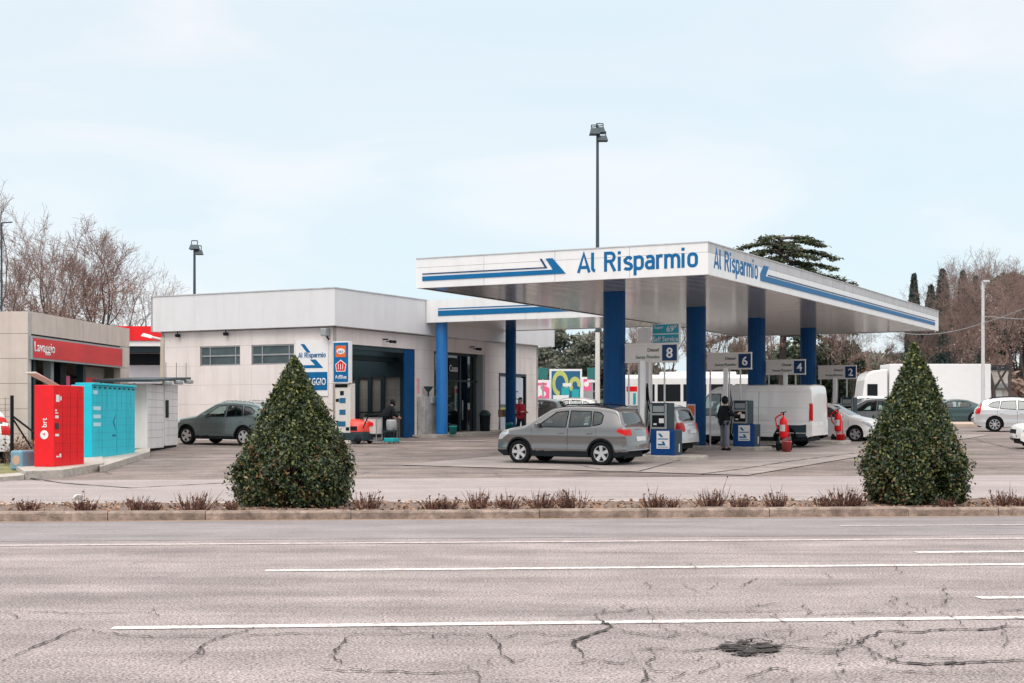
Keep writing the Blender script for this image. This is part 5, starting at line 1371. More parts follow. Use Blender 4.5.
for k in range(1, 9): m.rect(k*l/9, k*l/9+.006, .1, 2.05, fr, .001, .004) if k in (2, 5, 7) else m.rect(k*l/9, k*l/9+.006, 1.5, 2.05, fr, .001, .004)
m.build('door_seams', mat('deep_cyan', (.004,.22,.30), .5, var=0), t)
m = MB()
for z in (1.86, 1.40, 1.16, .93): m.rect(.10, .10+(.34 if z > 1.8 else .62), z, z+.11, fr, .003, .006)
m.build('small_print', mat('pale_cyan_print', (.45,.75,.8), .5, var=0), t)
m = MB(); m.poly([(1.75,1.05),(2.0,1.3),(1.85,1.05),(2.0,.8)], fr, .003, .007); m.rect(1.72, 2.0, .62, .68, fr, .003, .007); m.build('arrow_mark', mat('dark_blue_print', (.01,.12,.3), .5, var=0), t)
m = MB(); m.box(.02, l-.02, -.06, .5, 2.13, 2.19); m.build('lid', M['cyan'], t, bevel=.01)
for k in range(9):
    m = MB(); m.cbox((k+.5)*l/9, -.02, 2.06, .09, .05, .04); m.build('lamp', M['slate'], t)
t, l = box_frame('parcel_locker', 'white parcel locker with plain end wall behind the turquoise one', 'parcel locker', (-12.30, 50.6), (-12.30, 53.0), .85, 2.2, M['lockwhite'], 'white parcel lockers', z=gz(50.6)+.12)
for k in range(1, 8):
    m = MB(); m.rect(.05, 2.35, .1+k*.26, .112+k*.26, fr, .001, .004); m.build('door_seam', M['grey'], t)
m = MB(); m.box(.05, l-.05, .05, .8, -.2, 0); m.build('base', M['dark'], t)
t, l = box_frame('parcel_locker', 'white parcel locker with dark screen, farthest of the row', 'parcel locker', (-12.27, 53.05), (-12.27, 55.1), .85, 2.2, M['lockwhite'], 'white parcel lockers', z=gz(53)+.12)
for k in range(1, 8):
    m = MB(); m.rect(.05, 2.0, .1+k*.26, .112+k*.26, fr, .001, .004); m.build('door_seam', M['grey'], t)
m = MB(); m.rect(.05, .45, 1.0, 1.62, fr, .002, .03); m.build('screen', M['dark'], t)
m = MB(); m.box(.05, l-.05, .05, .8, -.2, 0); m.build('base', M['dark'], t)
t = thing('locker_shelter', 'flat dark shelter roof with small lamps above the white lockers', 'shelter', (-12.9, 50.0, gz(50)+2.35), math.pi/2)
m = MB(); m.add([(-.3,-1.0,.02),(5.6,-1.0,.22),(5.6,1.0,.22),(-.3,1.0,.02),(-.3,-1.0,.1),(5.6,-1.0,.34),(5.6,1.0,.34),(-.3,1.0,.1)], [(0,3,2,1),(4,5,6,7),(0,1,5,4),(1,2,6,5),(2,3,7,6),(3,0,4,7)]); m.build('roof_sheet', M['slate'], t)
for k in range(3):
    m = MB(); m.cbox(1.6+k*1.7, -1.05, .02+k*.07, .5, .25, .14); m.build('lamp', M['grey'], t, bevel=.03)
for k in range(3):
    m = MB(); m.tube((1.8+k*1.6, -.95, .1+k*.05), (1.8+k*1.6, -.95, .75+k*.05), .01, n=5); m.build('spike', M['dark'], t)
for x in (.4, 4.8):
    m = MB(); m.tube((x, .9, -2.3), (x, .9, .1), .04); m.build('leg', M['slate'], t)
# plinth & kerbs at the left
def gblock(name, pix, h, m_, kind='structure', bev=0):
    pts = [gpt(x, y) for x, y in pix]; k = len(pts); m = MB()
    vs = [(p.x, p.y, p.z-.15) for p in pts]+[(p.x, p.y, p.z+h) for p in pts]
    m.add(vs, [tuple(range(k, 2*k))]+[(i, (i+1) % k, k+(i+1) % k, k+i) for i in range(k)]); o = m.build(name, m_, bevel=bev); return struct(o)
gblock('plinth', [(24.5,479.5),(62,478),(104,470.5),(102,462),(70,461),(10,470)], .20, M['concrete'])
gblock('kerb', [(100,473),(150,456.5),(150,452),(96,461)], .16, M['concrete'])
gblock('kerb', [(-60,488),(24,480),(24,477),(-60,484)], .12, M['concrete'])
gblock('grass_island', [(-60,483.8),(24,476.8),(24,462),(100,461),(140,451),(60,445),(-60,452)], .10, M['grass'])
t = thing('blue_crate', 'pale blue plastic box with beige disc beside the red locker', 'box', (-12.62, 38.7, gz(38.7)+.1), 1.1)
m = MB(); m.box(-.25, .25, -.2, .2, 0, .5); m.build('body', mat('pale_blue_plastic', (.16,.32,.42), .5, var=.1), t, bevel=.05)
m = MB(); m.tube((-.26, -.02, .25), (-.24, -.02, .25), .13, n=20); m.build('disc', M['orange'] if 0 else mat('beige_disc', (.55,.36,.27), .6), t)
# fence
fn = thing('wire_fence', 'dark wire fence post with diagonal stays beside the red locker', 'fence', (-13.6, 40.8, gz(40.8)), R(170))
m = MB(); m.tube((0, 0, 0), (0, 0, 2.0), .05, n=10); m.build('post', M['dark'], fn)
m = MB(); m.tube((0, 0, 1.45), (-1.3, -.1, .5), .03); m.tube((0, 0, 1.4), (-.7, -.5, .0), .025); m.build('stay', M['dark'], fn)
m = MB()
for z in np.arange(.15, 1.95, .16): m.tube((0, 0, z), (4, 0, z), .006, n=4)
for x in np.arange(.2, 4, .2): m.tube((x, 0, .1), (x, 0, 1.95), .006, n=4)
o = m.build('mesh', M['slate'], fn)
# ------------------------------------------------------------------ lamps & masts
def mast(px, Y, ztop, label, m_, r0=.12, r1=.06, m2=None, zsplit=None):
    b = at(px, Y); t = thing('lamp_mast', label, 'lamp post', b); h = ztop-b.z
    m = MB()
    if zsplit: m.tube((0,0,0), (0,0,zsplit-b.z), r0, r0*.85, 12); m.build('pole', m2, t); m = MB(); m.tube((0,0,zsplit-b.z), (0,0,h), r0*.8, r1, 12); m.build('pole', m_, t)
    else: m.tube((0,0,0), (0,0,h), r0, r1, 12); m.build('pole', m_, t)
    return t, h
def floodhead(t, x, y, z, s, w=.95):
    m = MB(); m.add([(x-w*.35,y-.2,z+.3*s),(x+w*.35,y-.2,z+.3*s),(x+w*.35,y+.2,z+.3*s),(x-w*.35,y+.2,z+.3*s),(x-w*.5,y-.32,z-.05),(x+w*.5,y-.32,z-.05),(x+w*.5,y+.32,z-.05),(x-w*.5,y+.32,z-.05)], [(0,1,2,3),(7,6,5,4),(0,4,5,1),(1,5,6,2),(2,6,7,3),(3,7,4,0)])
    m.build('lamp_head', M['pole_dark'], t, bevel=.02)
    m = MB(); m.path([Vector((x-w*.3,y,z+.25)), Vector((x-w*.3,y,z+.5)), Vector((x+w*.3,y,z+.5)), Vector((x+w*.3,y,z+.25))], .03, 6); m.build('bracket', M['pole_dark'], t)
b, h = mast(597.5, 84, 17.6, 'very tall floodlight mast with three lamp heads rising behind the main canopy', M['pole_dark'], .15, .075, M['offwhite'], 6.5)
floodhead(b, -.16, -.1, h+.0, 1, .62); floodhead(b, .14, .2, h+.14, .9, .62); floodhead(b, .28, .0, h-.34, .8, .6)
m = MB(); m.tube((0,0,h-.1),(0,0,h+.5),.04); m.tube((-.3,0,h+.4),(.3,0,h+.5),.03); m.tube((0,0,h-.1),(.35,0,h-.1),.03); m.build('crossbar', M['pole_dark'], b)
b, h = mast(194.5, 92, 12.1, 'shorter floodlight mast standing behind the white building roof', M['pole_dark'], .12, .07)
floodhead(b, -.0, 0, h, .8, .6); floodhead(b, .26, .1, h-.3, .8, .45)
b, h = mast(1.5, 62, 9.75, 'street lamp with short arm at the left edge among bare trees', M['pole_dark'], .05, .04)
m = MB(); m.tube((0,0,h),(.45,0,h+.03),.03); m.build('arm', M['pole_dark'], b)
b, h = mast(162.5, 61, 4.95, 'beige street lamp with cranked arm between lockers and white building', mat('beige_pole', (.50,.44,.36), .6), .10, .085)
m = MB(); m.tube((0,0,h-.08),(-.45,-.1,h+.02),.05); m.build('arm', M['offwhite'], b)
m = MB(); m.add([(-.4,-.2,h-.05),(-.85,-.2,h+.05),(-.85,.1,h+.05),(-.4,.1,h-.05),(-.4,-.15,h+.08),(-.75,-.15,h+.18),(-.75,.05,h+.18),(-.4,.05,h+.08)], [(0,3,2,1),(4,5,6,7),(0,1,5,4),(1,2,6,5),(2,3,7,6),(3,0,4,7)]); m.build('lamp_head', M['white'], b, bevel=.03)
b, h = mast(983, 78, 8.75, 'pale grey lamp post behind the silver crossover at right', M['pole_light'], .11, .07)
m = MB(); m.tube((0,0,h),(.1,-.1,h+.05),.05); m.cbox(.12,-.15,h+.06,.3,.2,.1); m.build('lamp_head', M['pole_light'], b)
# overhead wires
def wire(p0, p1, sag, label, r=.02):
    n = 16; m = MB(); p0 = Vector(p0); p1 = Vector(p1); pts = [p0.lerp(p1, k/n)-Vector((0,0,sag*4*(k/n)*(1-k/n))) for k in range(n+1)]
    m.path(pts, r, 5); o = m.build('overhead_wire', M['grey'], smooth=True); tag(o, label, 'wire', 'overhead wires at right')
wire(at(880, 95, 1.6+92*95/F), at(983, 78, 1.6+97*78/F), .5, 'overhead wire from the trees behind the canopy to the pale lamp post')
wire(at(983, 78, 1.6+104*78/F), at(1120, 80, 1.6+104*80/F), .2, 'higher overhead wire running right from the pale lamp post')
wire(at(983, 78, 1.6+97*78/F), at(1100, 60, 1.6+150*60/F), .2, 'lower overhead wire running up and right from the pale lamp post')
# billboards
def billboard(px0, px1, y0, y1, Y, label, face, grp='billboards beyond the station'):
    a_ = at(px0, Y); w = (px1-px0)/F*Y; t = thing('billboard', label, 'billboard', a_, 0, grp); z0 = 1.6+(HY-y1)/F*Y-a_.z; z1 = 1.6+(HY-y0)/F*Y-a_.z
    fr = frame((0, 0, 0), (1, 0, 0)); m = MB(); m.rect(-.06, w+.06, z0-.06, z1+.06, fr, -.15, 0); m.build('frame', M['white'], t)
    m = MB(); m.rect(.06, w-.06, z0+.06, z1-.06, fr, .004, .02); m.build('face', face, t)
    for x in (.2*w, .8*w): m = MB(); m.tube((x, .1, 0), (x, .1, z0), .05); m.build('post', M['grey'], t)
    return t, w, z0, z1, fr
t, w, z0, z1, fr = billboard(550.5, 581, 370, 400, 88, 'large blue billboard with lime and teal curved lettering', M['poster_blue'])
h = z1-z0
def ringarc(m, cx, cz, r0, r1, a0, a1, fr, d0, d1, sx=1):
    ts = np.linspace(a0, a1, 20); pts = [(cx+sx*r1*math.cos(t), cz+r1*math.sin(t)) for t in ts]+[(cx+sx*r0*math.cos(t), cz+r0*math.sin(t)) for t in ts[::-1]]
    m.poly(pts, fr, d0, d1)
m = MB(); ringarc(m, w*.32, z0+h*.55, h*.27, h*.44, -1.2, 4.6, fr, .022, .03, .62); ringarc(m, w*.80, z0+h*.5, h*.12, h*.28, -.3, 4.0, fr, .022, .03, .7); m.build('lime_letters', M['lime'], t)
m = MB(); m.rect(w*.36, w*.62, z0+h*.15, z0+h*.42, fr, .031, .036); m.rect(w*.70, w*.93, z0+h*.08, z0+h*.36, fr, .022, .028); m.build('teal_blocks', M['tealprint'], t)
m = MB(); m.rect(w*.08, w*.6, z0+.02, z0+h*.16, fr, .037, .04); m.rect(w*.4, w*.68, z0+h*.45, z0+h*.56, fr, .037, .04); m.build('white_print', M['white'], t)
t, w, z0, z1, fr = billboard(536, 549.5, 381, 403, 90, 'pink and white billboard left of the large blue one', M['white'])
h = z1-z0; m = MB(); ringarc(m, w*.55, z0+h*.42, h*.12, h*.36, -2.6, 2.0, fr, .022, .03); m.rect(w*.1, w*.8, z0+h*.8, z0+h*.92, fr, .022, .03); m.build('pink_letters', M['pink'], t)
t, w, z0, z1, fr = billboard(582.5, 592, 378, 400, 90, 'pink and grey billboard right of the large blue one', M['grey'])
h = z1-z0; m = MB(); m.rect(.07, w-.07, z0+h*.42, z1-.07, fr, .022, .03); m.build('pink_field', M['pink'], t)
m = MB(); ringarc(m, w*.4, z0+h*.72, .01, h*.12, 0, 6.28, fr, .031, .036); m.build('white_spot', M['white'], t)
t, w, z0, z1, fr = billboard(625, 638.5, 385, 412, 74, 'white advert panel with red top seen left of the nearest pump', M['white'])
m = MB(); m.rect(.07, w-.07, z1-(z1-z0)*.24, z1-.07, fr, .022, .03); m.build('red_field', M['red'], t)
m = MB(); m.rect(w*.6, w*.8, z0+.2, z1-(z1-z0)*.3, fr, .022, .03); m.build('blue_mark', M['teal'], t)
# traffic signals by billboard
for x, lb in ((543, 'green round road sign left of the large blue billboard'), (592, 'green round road sign right of the large blue billboard')):
    p = at(x, 87); t = thing('road_sign', lb, 'sign', p, 0, 'green road signs'); z = 1.6+47*87/F-p.z
    m = MB(); m.tube((0, 0, 0), (0, 0, z), .05); m.build('post', M['grey'], t)
    m = MB(); m.box(-.28, .28, -.06, -.02, z-.35, z+.3); m.build('plate', mat('dull_green_plate', (.02,.16,.15), .5), t, bevel=.01)
    m = MB(); m.box(-.28, .28, -.08, -.061, z-.55, z-.4); m.build('band', M['white'], t)
# wall and small building beyond lorry
p = at(995, 112); t = thing('roadside_building', 'low beige flat-roofed building behind the lorry at right', 'building', p)
m = MB(); m.box(-2.2, 1.0, 0, 4, 0, 3.9); m.build('wall', mat('pale_render', (.58,.52,.48), .8), t); m = MB(); m.box(-2.3, 1.1, -.1, 4.1, 3.9, 4.3); m.build('roof', M['slate'], t)
m = MB(); m.box(-1.7, .5, -.03, 0, 0, 2.4); m.build('door', M['white'], t); m = MB(); m.box(-2.2, 1.0, -.4, -.0, 2.55, 2.9); m.build('lintel_band', M['grey'], t)
# verge with kerb between forecourt and far road (right)
m = MB(); xs = np.linspace(16.5, 60, 12); vs = []
for x in xs:
    for (y, z) in ((79.5, -.1), (79.55, .16), (83.8, .18), (83.9, -.1)): vs.append((x, y, gz(y)+z))
m.add(vs, [(4*i+j, 4*i+4+j, 4*i+5+j, 4*i+1+j) for i in range(11) for j in range(3)]+[(0,1,2,3)]); struct(m.build('verge', mat('dusty_verge', (.44,.34,.28), .95, var=.2, scale=1)))
m = MB(); vs = []
for x in np.linspace(-12, 14.5, 8):
    for (y, z) in ((84.0, -.1), (84.05, .13), (84.6, .13), (84.7, -.1)): vs.append((x, y, gz(y)+z))
m.add(vs, [(4*i+j, 4*i+4+j, 4*i+5+j, 4*i+1+j) for i in range(7) for j in range(3)]); struct(m.build('kerb', M['concrete']))
t = thing('crumpled_paper', 'small crumpled white paper lying on the planted strip at left', 'litter', RD(-7.75+.2, 3.5, .13), .4)
m = MB(); rg = random.Random(3); vs = [(rg.uniform(-.12,.12), rg.uniform(-.08,.08), rg.uniform(0,.14)) for _ in range(12)]
bmx = bmesh.new(); [bmx.verts.new(v) for v in vs]; bmesh.ops.convex_hull(bmx, input=bmx.verts[:]); me = bpy.data.meshes.new('sheet'); bmx.to_mesh(me); me.materials.append(M['white']); o = bpy.data.objects.new('sheet', me); C.objects.link(o); o.parent = t
# ------------------------------------------------------------------ people
def skin(name, chains, m_, parent, sub=1, root=0):
    """chains: list of [(pos, radius), ...]; first point of a chain may be an int = index of an existing vertex"""
    vs = []; rad = []; ed = []
    for ch in chains:
        prev = None
        for it in ch:
            if isinstance(it, int): prev = it; continue
            vs.append(it[0]); rad.append(it[1] if isinstance(it[1], tuple) else (it[1], it[1])); i = len(vs)-1
            if prev is not None: ed.append((prev, i))
            prev = i
    me = bpy.data.meshes.new(name); me.from_pydata(vs, ed, []); o = bpy.data.objects.new(name, me); C.objects.link(o)
    md = o.modifiers.new('Skin', 'SKIN'); md.use_smooth_shade = True
    sv = me.skin_vertices[0].data
    for i, r in enumerate(rad): sv[i].radius = r; sv[i].use_root = (i == root)
    if sub: s = o.modifiers.new('Sub', 'SUBSURF'); s.levels = sub; s.render_levels = sub
    dg = bpy.context.evaluated_depsgraph_get(); me2 = bpy.data.meshes.new_from_object(o.evaluated_get(dg)); bpy.data.objects.remove(o)
    me2.name = name; me2.materials.clear(); me2.materials.append(m_)
    me2.polygons.foreach_set('use_smooth', [True]*len(me2.polygons))
    o = bpy.data.objects.new(name, me2); C.objects.link(o); o.parent = parent; return o
def hand(bm_chains, wrist, d, side, idx):
    """palm and five short curled fingers as chains rooted in the wrist vertex idx"""
    d = Vector(d).normalized(); s = Vector(side).normalized(); n = d.cross(s)
    palm = Vector(wrist)+d*.05
    out = []
    for k, L_ in zip((-1.5, -.5, .5, 1.5), (.055, .068, .072, .06)):
        b = palm+s*k*.018+d*.03; out.append([(tuple(b), .010), (tuple(b+d*L_*.6+n*.008), .009), (tuple(b+d*L_+n*.03), .008)])
    b = palm+s*.035-d*.01; out.append([(tuple(b), .012), (tuple(b+s*.025+d*.03), .011), (tuple(b+s*.03+d*.055), .009)])
    return palm, out
def person(label, loc, rz, J, cols, h=1.75, coat_len=.55, cap=None, hairlong=False):
    """J joints in body space facing +x: pelvis, chest, neck, head, sh_l.. etc."""
    t = thing('person', label, 'person', loc, rz)
    g = lambda k: J[k]
    V_ = lambda p: tuple(p)
    ch = [[(g('pelvis'), (.13, .15)), (g('waist'), (.11, .135)), (g('chest'), (.13, .17)), (g('neck'), (.055, .055)), (g('head0'), (.075, .07)), (g('head1'), (.098, .085)), (g('head2'), (.07, .065))]]
    for s in ('l', 'r'):
        ch.append([2, (g('sh_'+s), .065), (g('el_'+s), .045), (g('wr_'+s), .03), (g('pm_'+s), (.042, .022))])
        ch.append([0, (g('hip_'+s), .095), (g('kn_'+s), .062), (g('an_'+s), .042), (g('to_'+s), (.035, .045))])
    # fingers
    n0 = 7
    o = None
    for s, base in (('l', 7), ('r', 15)):
        pm = Vector(g('pm_'+s)); d = (pm-Vector(g('wr_'+s))).normalized(); side = d.cross(Vector((0, 1, 0))).normalized() if abs(d.y) < .8 else Vector((1, 0, 0))
        idx = base+3
        for k, L_ in zip((-1.5, -.5, .5, 1.5), (.055, .07, .074, .062)):
            b = pm+side*k*.019+d*.035; ch.append([idx, (V_(b), .0095), (V_(b+d*L_*.55), .009), (V_(b+d*L_+Vector((.012, 0, 0))), .008)])
        b = pm+side*.04; ch.append([idx, (V_(b), .012), (V_(b+side*.015+d*.035), .010)])
    body = skin('body', ch, cols['skin'], t, 1)
    # face details: nose, ears, eyes
    hd = Vector(g('head1')); fw = (Vector(g('face'))-hd).normalized(); lf = Vector((0, 0, 1)).cross(fw).normalized()
    m = MB(); m.tube(hd+fw*.085+Vector((0,0,.0)), hd+fw*.115-Vector((0,0,.03)), .010, .016, 6); m.build('nose', cols['skin'], t, smooth=True)
    for s in (-1, 1):
        m = MB(); c = hd+lf*s*.085-Vector((0,0,.01)); m.tube(c-Vector((0,0,.03)), c+Vector((0,0,.03)), .016, .02, 6); m.build('ear', cols['skin'], t, smooth=True)
        m = MB(); c = hd+fw*.088+lf*s*.032+Vector((0,0,.018)); m.tube(c, c+fw*.008, .011, .009, 8); m.build('eye', M['dark'], t)
    m = MB(); c = hd+fw*.082-Vector((0,0,.062)); m.tube(c-lf*.022, c+lf*.022, .007, .007, 6); m.build('mouth', mat('lips', (.35,.14,.12), .6, var=0), t)
    # trousers
    tr = [[(g('pelvis'), (.145, .165))]]
    for s in ('l', 'r'): 
        an = Vector(g('an_'+s)); tr.append([0, (g('hip_'+s), .108), (g('kn_'+s), .095), (V_(an+Vector((0,0,.02))), .08)])
    skin('trousers', tr, cols['trousers'], t, 1)
    # coat
    pel = Vector(g('pelvis')); hem = pel-Vector((0, 0, coat_len-.35)) if 'hem' not in J else Vector(J['hem'])
    ct = [[(V_(hem), (.20, .25)), (g('pelvis'), (.195, .235)), (g('waist'), (.185, .22)), (g('chest'), (.19, .25)), (V_(Vector(g('neck'))-Vector((0,0,.03))), (.10, .12))]]
    for s in ('l', 'r'): ct.append([3, (g('sh_'+s), .105), (g('el_'+s), .085), (g('wr_'+s), .06)])
    skin('coat', ct, cols['coat'], t, 1)
    for s in ('l', 'r'):
        a = Vector(g('an_'+s)); to = Vector(g('to_'+s)); skin('shoe', [[(V_(a-Vector((0.03,0,.02))), (.072, .075)), (V_(to+Vector((.03,0,.01))), (.058, .07))]], cols['shoe'], t, 1)
    def shell(name, m_, k, cut, drop):
        """ellipsoid cap over the skull, open towards the face"""
        vs = []; fs = []; nu, nv = 20, 12
        for j in range(nv+1):
            th = math.pi*j/nv*drop
            for i in range(nu):
                a_ = 2*math.pi*i/nu; d = fw*math.cos(a_)*math.sin(th)+lf*math.sin(a_)*math.sin(th)+Vector((0,0,1))*math.cos(th)
                if math.cos(a_) > cut and th > 1.0: d = fw*math.cos(a_)*math.sin(1.0)+lf*math.sin(a_)*math.sin(1.0)+Vector((0,0,1))*math.cos(1.0)
                p = hd+Vector((0,0,.012))-fw*.012; vs.append((p.x+d.x*.118*k, p.y+d.y*.105*k, p.z+d.z*.135*k))
        for j in range(nv):
            for i in range(nu): fs.append((j*nu+i, (j+1)*nu+i, (j+1)*nu+(i+1) % nu, j*nu+(i+1) % nu))
        m = MB(); m.add(vs, fs); m.build(name, m_, t, smooth=True)
    shell('hair', cols['hair'], 1.0, .25, .62)
    if hairlong: skin('hair', [[(V_(hd-fw*.05), (.085, .09)), (V_(hd-fw*.09-Vector((0,0,.12))), (.06, .08)), (V_(hd-fw*.10-Vector((0,0,.24))), (.04, .06))]], cols['hair'], t, 1)
    if cap: shell('hood', cap, 1.12, .55, .85)
    return t
def stand(h=1.75, lean=0, arms=None, legs=None):
    k = h/1.75
    J = dict(pelvis=(0,0,.95), waist=(.0,0,1.10), chest=(.0+lean*.5,0,1.32), neck=(.0+lean,0,1.50), head0=(.01+lean,0,1.57), head1=(.02+lean,0,1.64), head2=(.01+lean,0,1.70), face=(.2+lean,0,1.62),
        sh_l=(lean*.8,.185,1.40), el_l=(-.02,.25,1.13), wr_l=(.05,.25,.90), pm_l=(.07,.25,.82), sh_r=(lean*.8,-.185,1.40), el_r=(-.02,-.25,1.13), wr_r=(.05,-.25,.90), pm_r=(.07,-.25,.82),
        hip_l=(0,.095,.88), kn_l=(.02,.10,.50), an_l=(-.01,.11,.09), to_l=(.14,.12,.045), hip_r=(0,-.095,.88), kn_r=(.02,-.10,.50), an_r=(-.01,-.11,.09), to_r=(.14,-.12,.045))
    if arms: J.update(arms)
    if legs: J.update(legs)
    return {a: tuple(c*k for c in b) for a, b in J.items()}
J = stand(1.85, .02, dict(el_r=(.12,-.27,1.16), wr_r=(.34,-.24,1.20), pm_r=(.42,-.23,1.22), el_l=(-.03,.26,1.12), wr_l=(.06,.25,.92), pm_l=(.10,.24,.85), chest=(.03,0,1.33)))
p = gpt(724.5, 451.0); 
person('man in dark hooded coat and grey trousers using the pump, back to us', p, R(28), J, dict(skin=M['skin'], trousers=M['trouser'], coat=M['coat_dark'], shoe=M['dark'], hair=M['brownhair']), cap=M['coat_dark'], coat_len=.55)
J = stand(1.66, .0, dict(el_r=(.05,-.24,1.14), wr_r=(.22,-.18,1.08), pm_r=(.30,-.16,1.09), el_l=(.05,.24,1.14), wr_l=(.22,.16,1.05), pm_l=(.30,.14,1.05)), dict(kn_l=(.12,.1,.5), an_l=(.12,.1,.09), to_l=(.27,.1,.05), kn_r=(-.04,-.1,.5), an_r=(-.2,-.1,.12), to_r=(-.08,-.1,.05)))
p = sat(520.5, 17.0, 0)
person('woman with brown hair in a red coat walking before the shop window', p, ang-math.pi/2-.3, J, dict(skin=M['skin'], trousers=M['dark'], coat=M['coat_red'], shoe=M['dark'], hair=M['brownhair']), hairlong=True, coat_len=.62)
J = dict(pelvis=(-.12,0,.92), waist=(-.02,0,1.06), chest=(.14,0,1.24), neck=(.27,0,1.39), head0=(.31,0,1.45), head1=(.35,0,1.52), head2=(.36,0,1.58), face=(.5,0,1.46), hem=(-.16,0,.72),
    sh_l=(.18,.19,1.31), el_l=(.28,.25,1.05), wr_l=(.45,.2,.95), pm_l=(.52,.18,.93), sh_r=(.18,-.19,1.31), el_r=(.28,-.25,1.05), wr_r=(.45,-.2,.95), pm_r=(.52,-.18,.93),
    hip_l=(-.12,.1,.86), kn_l=(-.03,.11,.48), an_l=(-.1,.12,.09), to_l=(.06,.12,.05), hip_r=(-.12,-.1,.86), kn_r=(-.03,-.11,.48), an_r=(-.1,-.12,.09), to_r=(.06,-.12,.05))
p = gpt(386, 440.5)
person('worker in black hooded jacket leaning forward at the wash bay entrance', p, R(35), J, dict(skin=M['skin'], trousers=M['dark'], coat=M['coat_dark'], shoe=M['dark'], hair=M['dark']), cap=M['coat_dark'])
# ------------------------------------------------------------------ vegetation
LM = leaf_mat('laurel_leaf', [(0, (.007,.013,.008)), (.35, (.017,.038,.016)), (.6, (.06,.085,.022)), (.76, (.20,.21,.06)), (.88, (.34,.32,.12)), (.93, (.19,.085,.04)), (1, (.27,.12,.06))], .42, .12, .5)
def cone_shrub(px, Yc, w, h, label, seed, bot=.35):
    h *= 1.0
    rg = np.random.RandomState(seed); b = Vector(((px-512)/F*Yc, Yc, .12)); t = thing('cone_shrub', label, 'shrub', b, 0, 'clipped cone shrubs in the planted strip')
    n = 78000; f = rg.rand(n)**1.0; z = 1-np.sqrt(1-f*.9998); z = np.clip(z, 0, 1)
    ph = rg.rand(n)*2*math.pi
    def rad(z, ph):
        r = np.where(z < .22, .90+.10*np.sin(z/.22*math.pi/2), 1)*(1-np.clip((z-.22)/.78, 0, 1)**1.12*.985)
        lump = 1+.055*np.sin(ph*3+z*9+seed)+.05*np.sin(ph*7-z*16+seed*2)+.035*np.sin(ph*13+z*31)
        return r*w/2*lump
    R_ = rad(z, ph); dens = rg.rand(n)
    inner = 1-np.abs(rg.normal(size=n))*.17; stray = rg.rand(n) < .07
    inner = np.where(stray, 1+.13*rg.rand(n), np.clip(inner, .1, 1.02))
    # open gaps low down
    gap = ((np.sin(ph*5+seed)+np.sin(ph*11+z*20) > .75) & (z < .26) & (rg.rand(n) < .9)) | ((np.sin(ph*17+z*37)+np.sin(ph*23-z*51+seed) > 1.35) & (rg.rand(n) < .6))
    keep = ~gap
    P = np.stack([R_*inner*np.cos(ph), R_*inner*np.sin(ph), z*h+.04+.02*rg.normal(size=n)], 1)[keep]
    nm = np.stack([np.cos(ph), np.sin(ph), .5+0*ph], 1)[keep]; zz = z[keep]; pp = ph[keep]; q = rg.rand(len(P))
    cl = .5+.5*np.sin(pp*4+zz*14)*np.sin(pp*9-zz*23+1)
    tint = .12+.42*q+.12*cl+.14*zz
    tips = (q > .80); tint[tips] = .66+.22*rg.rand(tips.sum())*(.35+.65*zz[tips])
    brown = (zz < .42) & (rg.rand(len(P)) < (.03+.30*np.clip(np.sin(pp*5+zz*11+seed)*np.sin(zz*17+pp*7), 0, 1))); tint[brown] = .90+.1*rg.rand(brown.sum())
    leafcloud('foliage', P, .037, LM, t, tint, up=.25, aspect=1.7, normal=nm*.7, jit=.95)
    segs = []
    for k in range(46):
        a = rg.rand()*6.28; r0 = rg.rand()*.25; z1 = (.2+.75*rg.rand())*h; r1 = float(rad(np.array(z1/h), np.array(a)))*.85
        p0 = np.array([r0*math.cos(a), r0*math.sin(a), 0]); p2 = np.array([r1*math.cos(a), r1*math.sin(a), z1]); p1 = (p0+p2)/2+np.array([math.cos(a)*.1, math.sin(a)*.1, -.1])
        segs += [(p0, p1, .02, .014), (p1, p2, .014, .006)]
    for k in range(30):
        a = rg.rand()*6.28; r1 = w*.5*(.5+.5*rg.rand()); segs.append((np.array([r1*math.cos(a)*.3, r1*math.sin(a)*.3, .0]), np.array([r1*math.cos(a), r1*math.sin(a), .1+.45*rg.rand()]), .012, .005))
    tubes('stems', segs, M['twig'], t)
    return t
cone_shrub(294.5, 26.0, 1.98, 2.56, 'cone shaped evergreen shrub on the left, browned leaves low down, shorter one', 3)
cone_shrub(914.5, 26.6, 1.74, 2.84, 'cone shaped evergreen shrub on the right, taller and narrower one', 8)
TM = leaf_mat('dry_stem', [(0, (.05,.022,.018)), (.5, (.14,.065,.05)), (1, (.30,.17,.12))], .85, .05)
tx = [(28,.22,.8),(85,.28,.8),(138,.28,.9),(153,.18,.5),(195,.42,1.1),(232,.2,.5),(368,.35,1.0),(432,.25,.7),(447,.28,.7),(478,.42,.7),(506,.32,1.0),(543,.36,1.0),(572,.42,1.0),(655,.32,.9),(672,.22,.6),(710,.38,1.0),(739,.26,.7),(776,.34,.9),(823,.25,.6),(842,.45,1.1),(856,.3,.7),(946,.2,.6),(1003,.35,.9),(1020,.22,.6)]
tnames = ['low dry brown tuft', 'spiky dry brown tuft', 'withered reddish brown tuft']
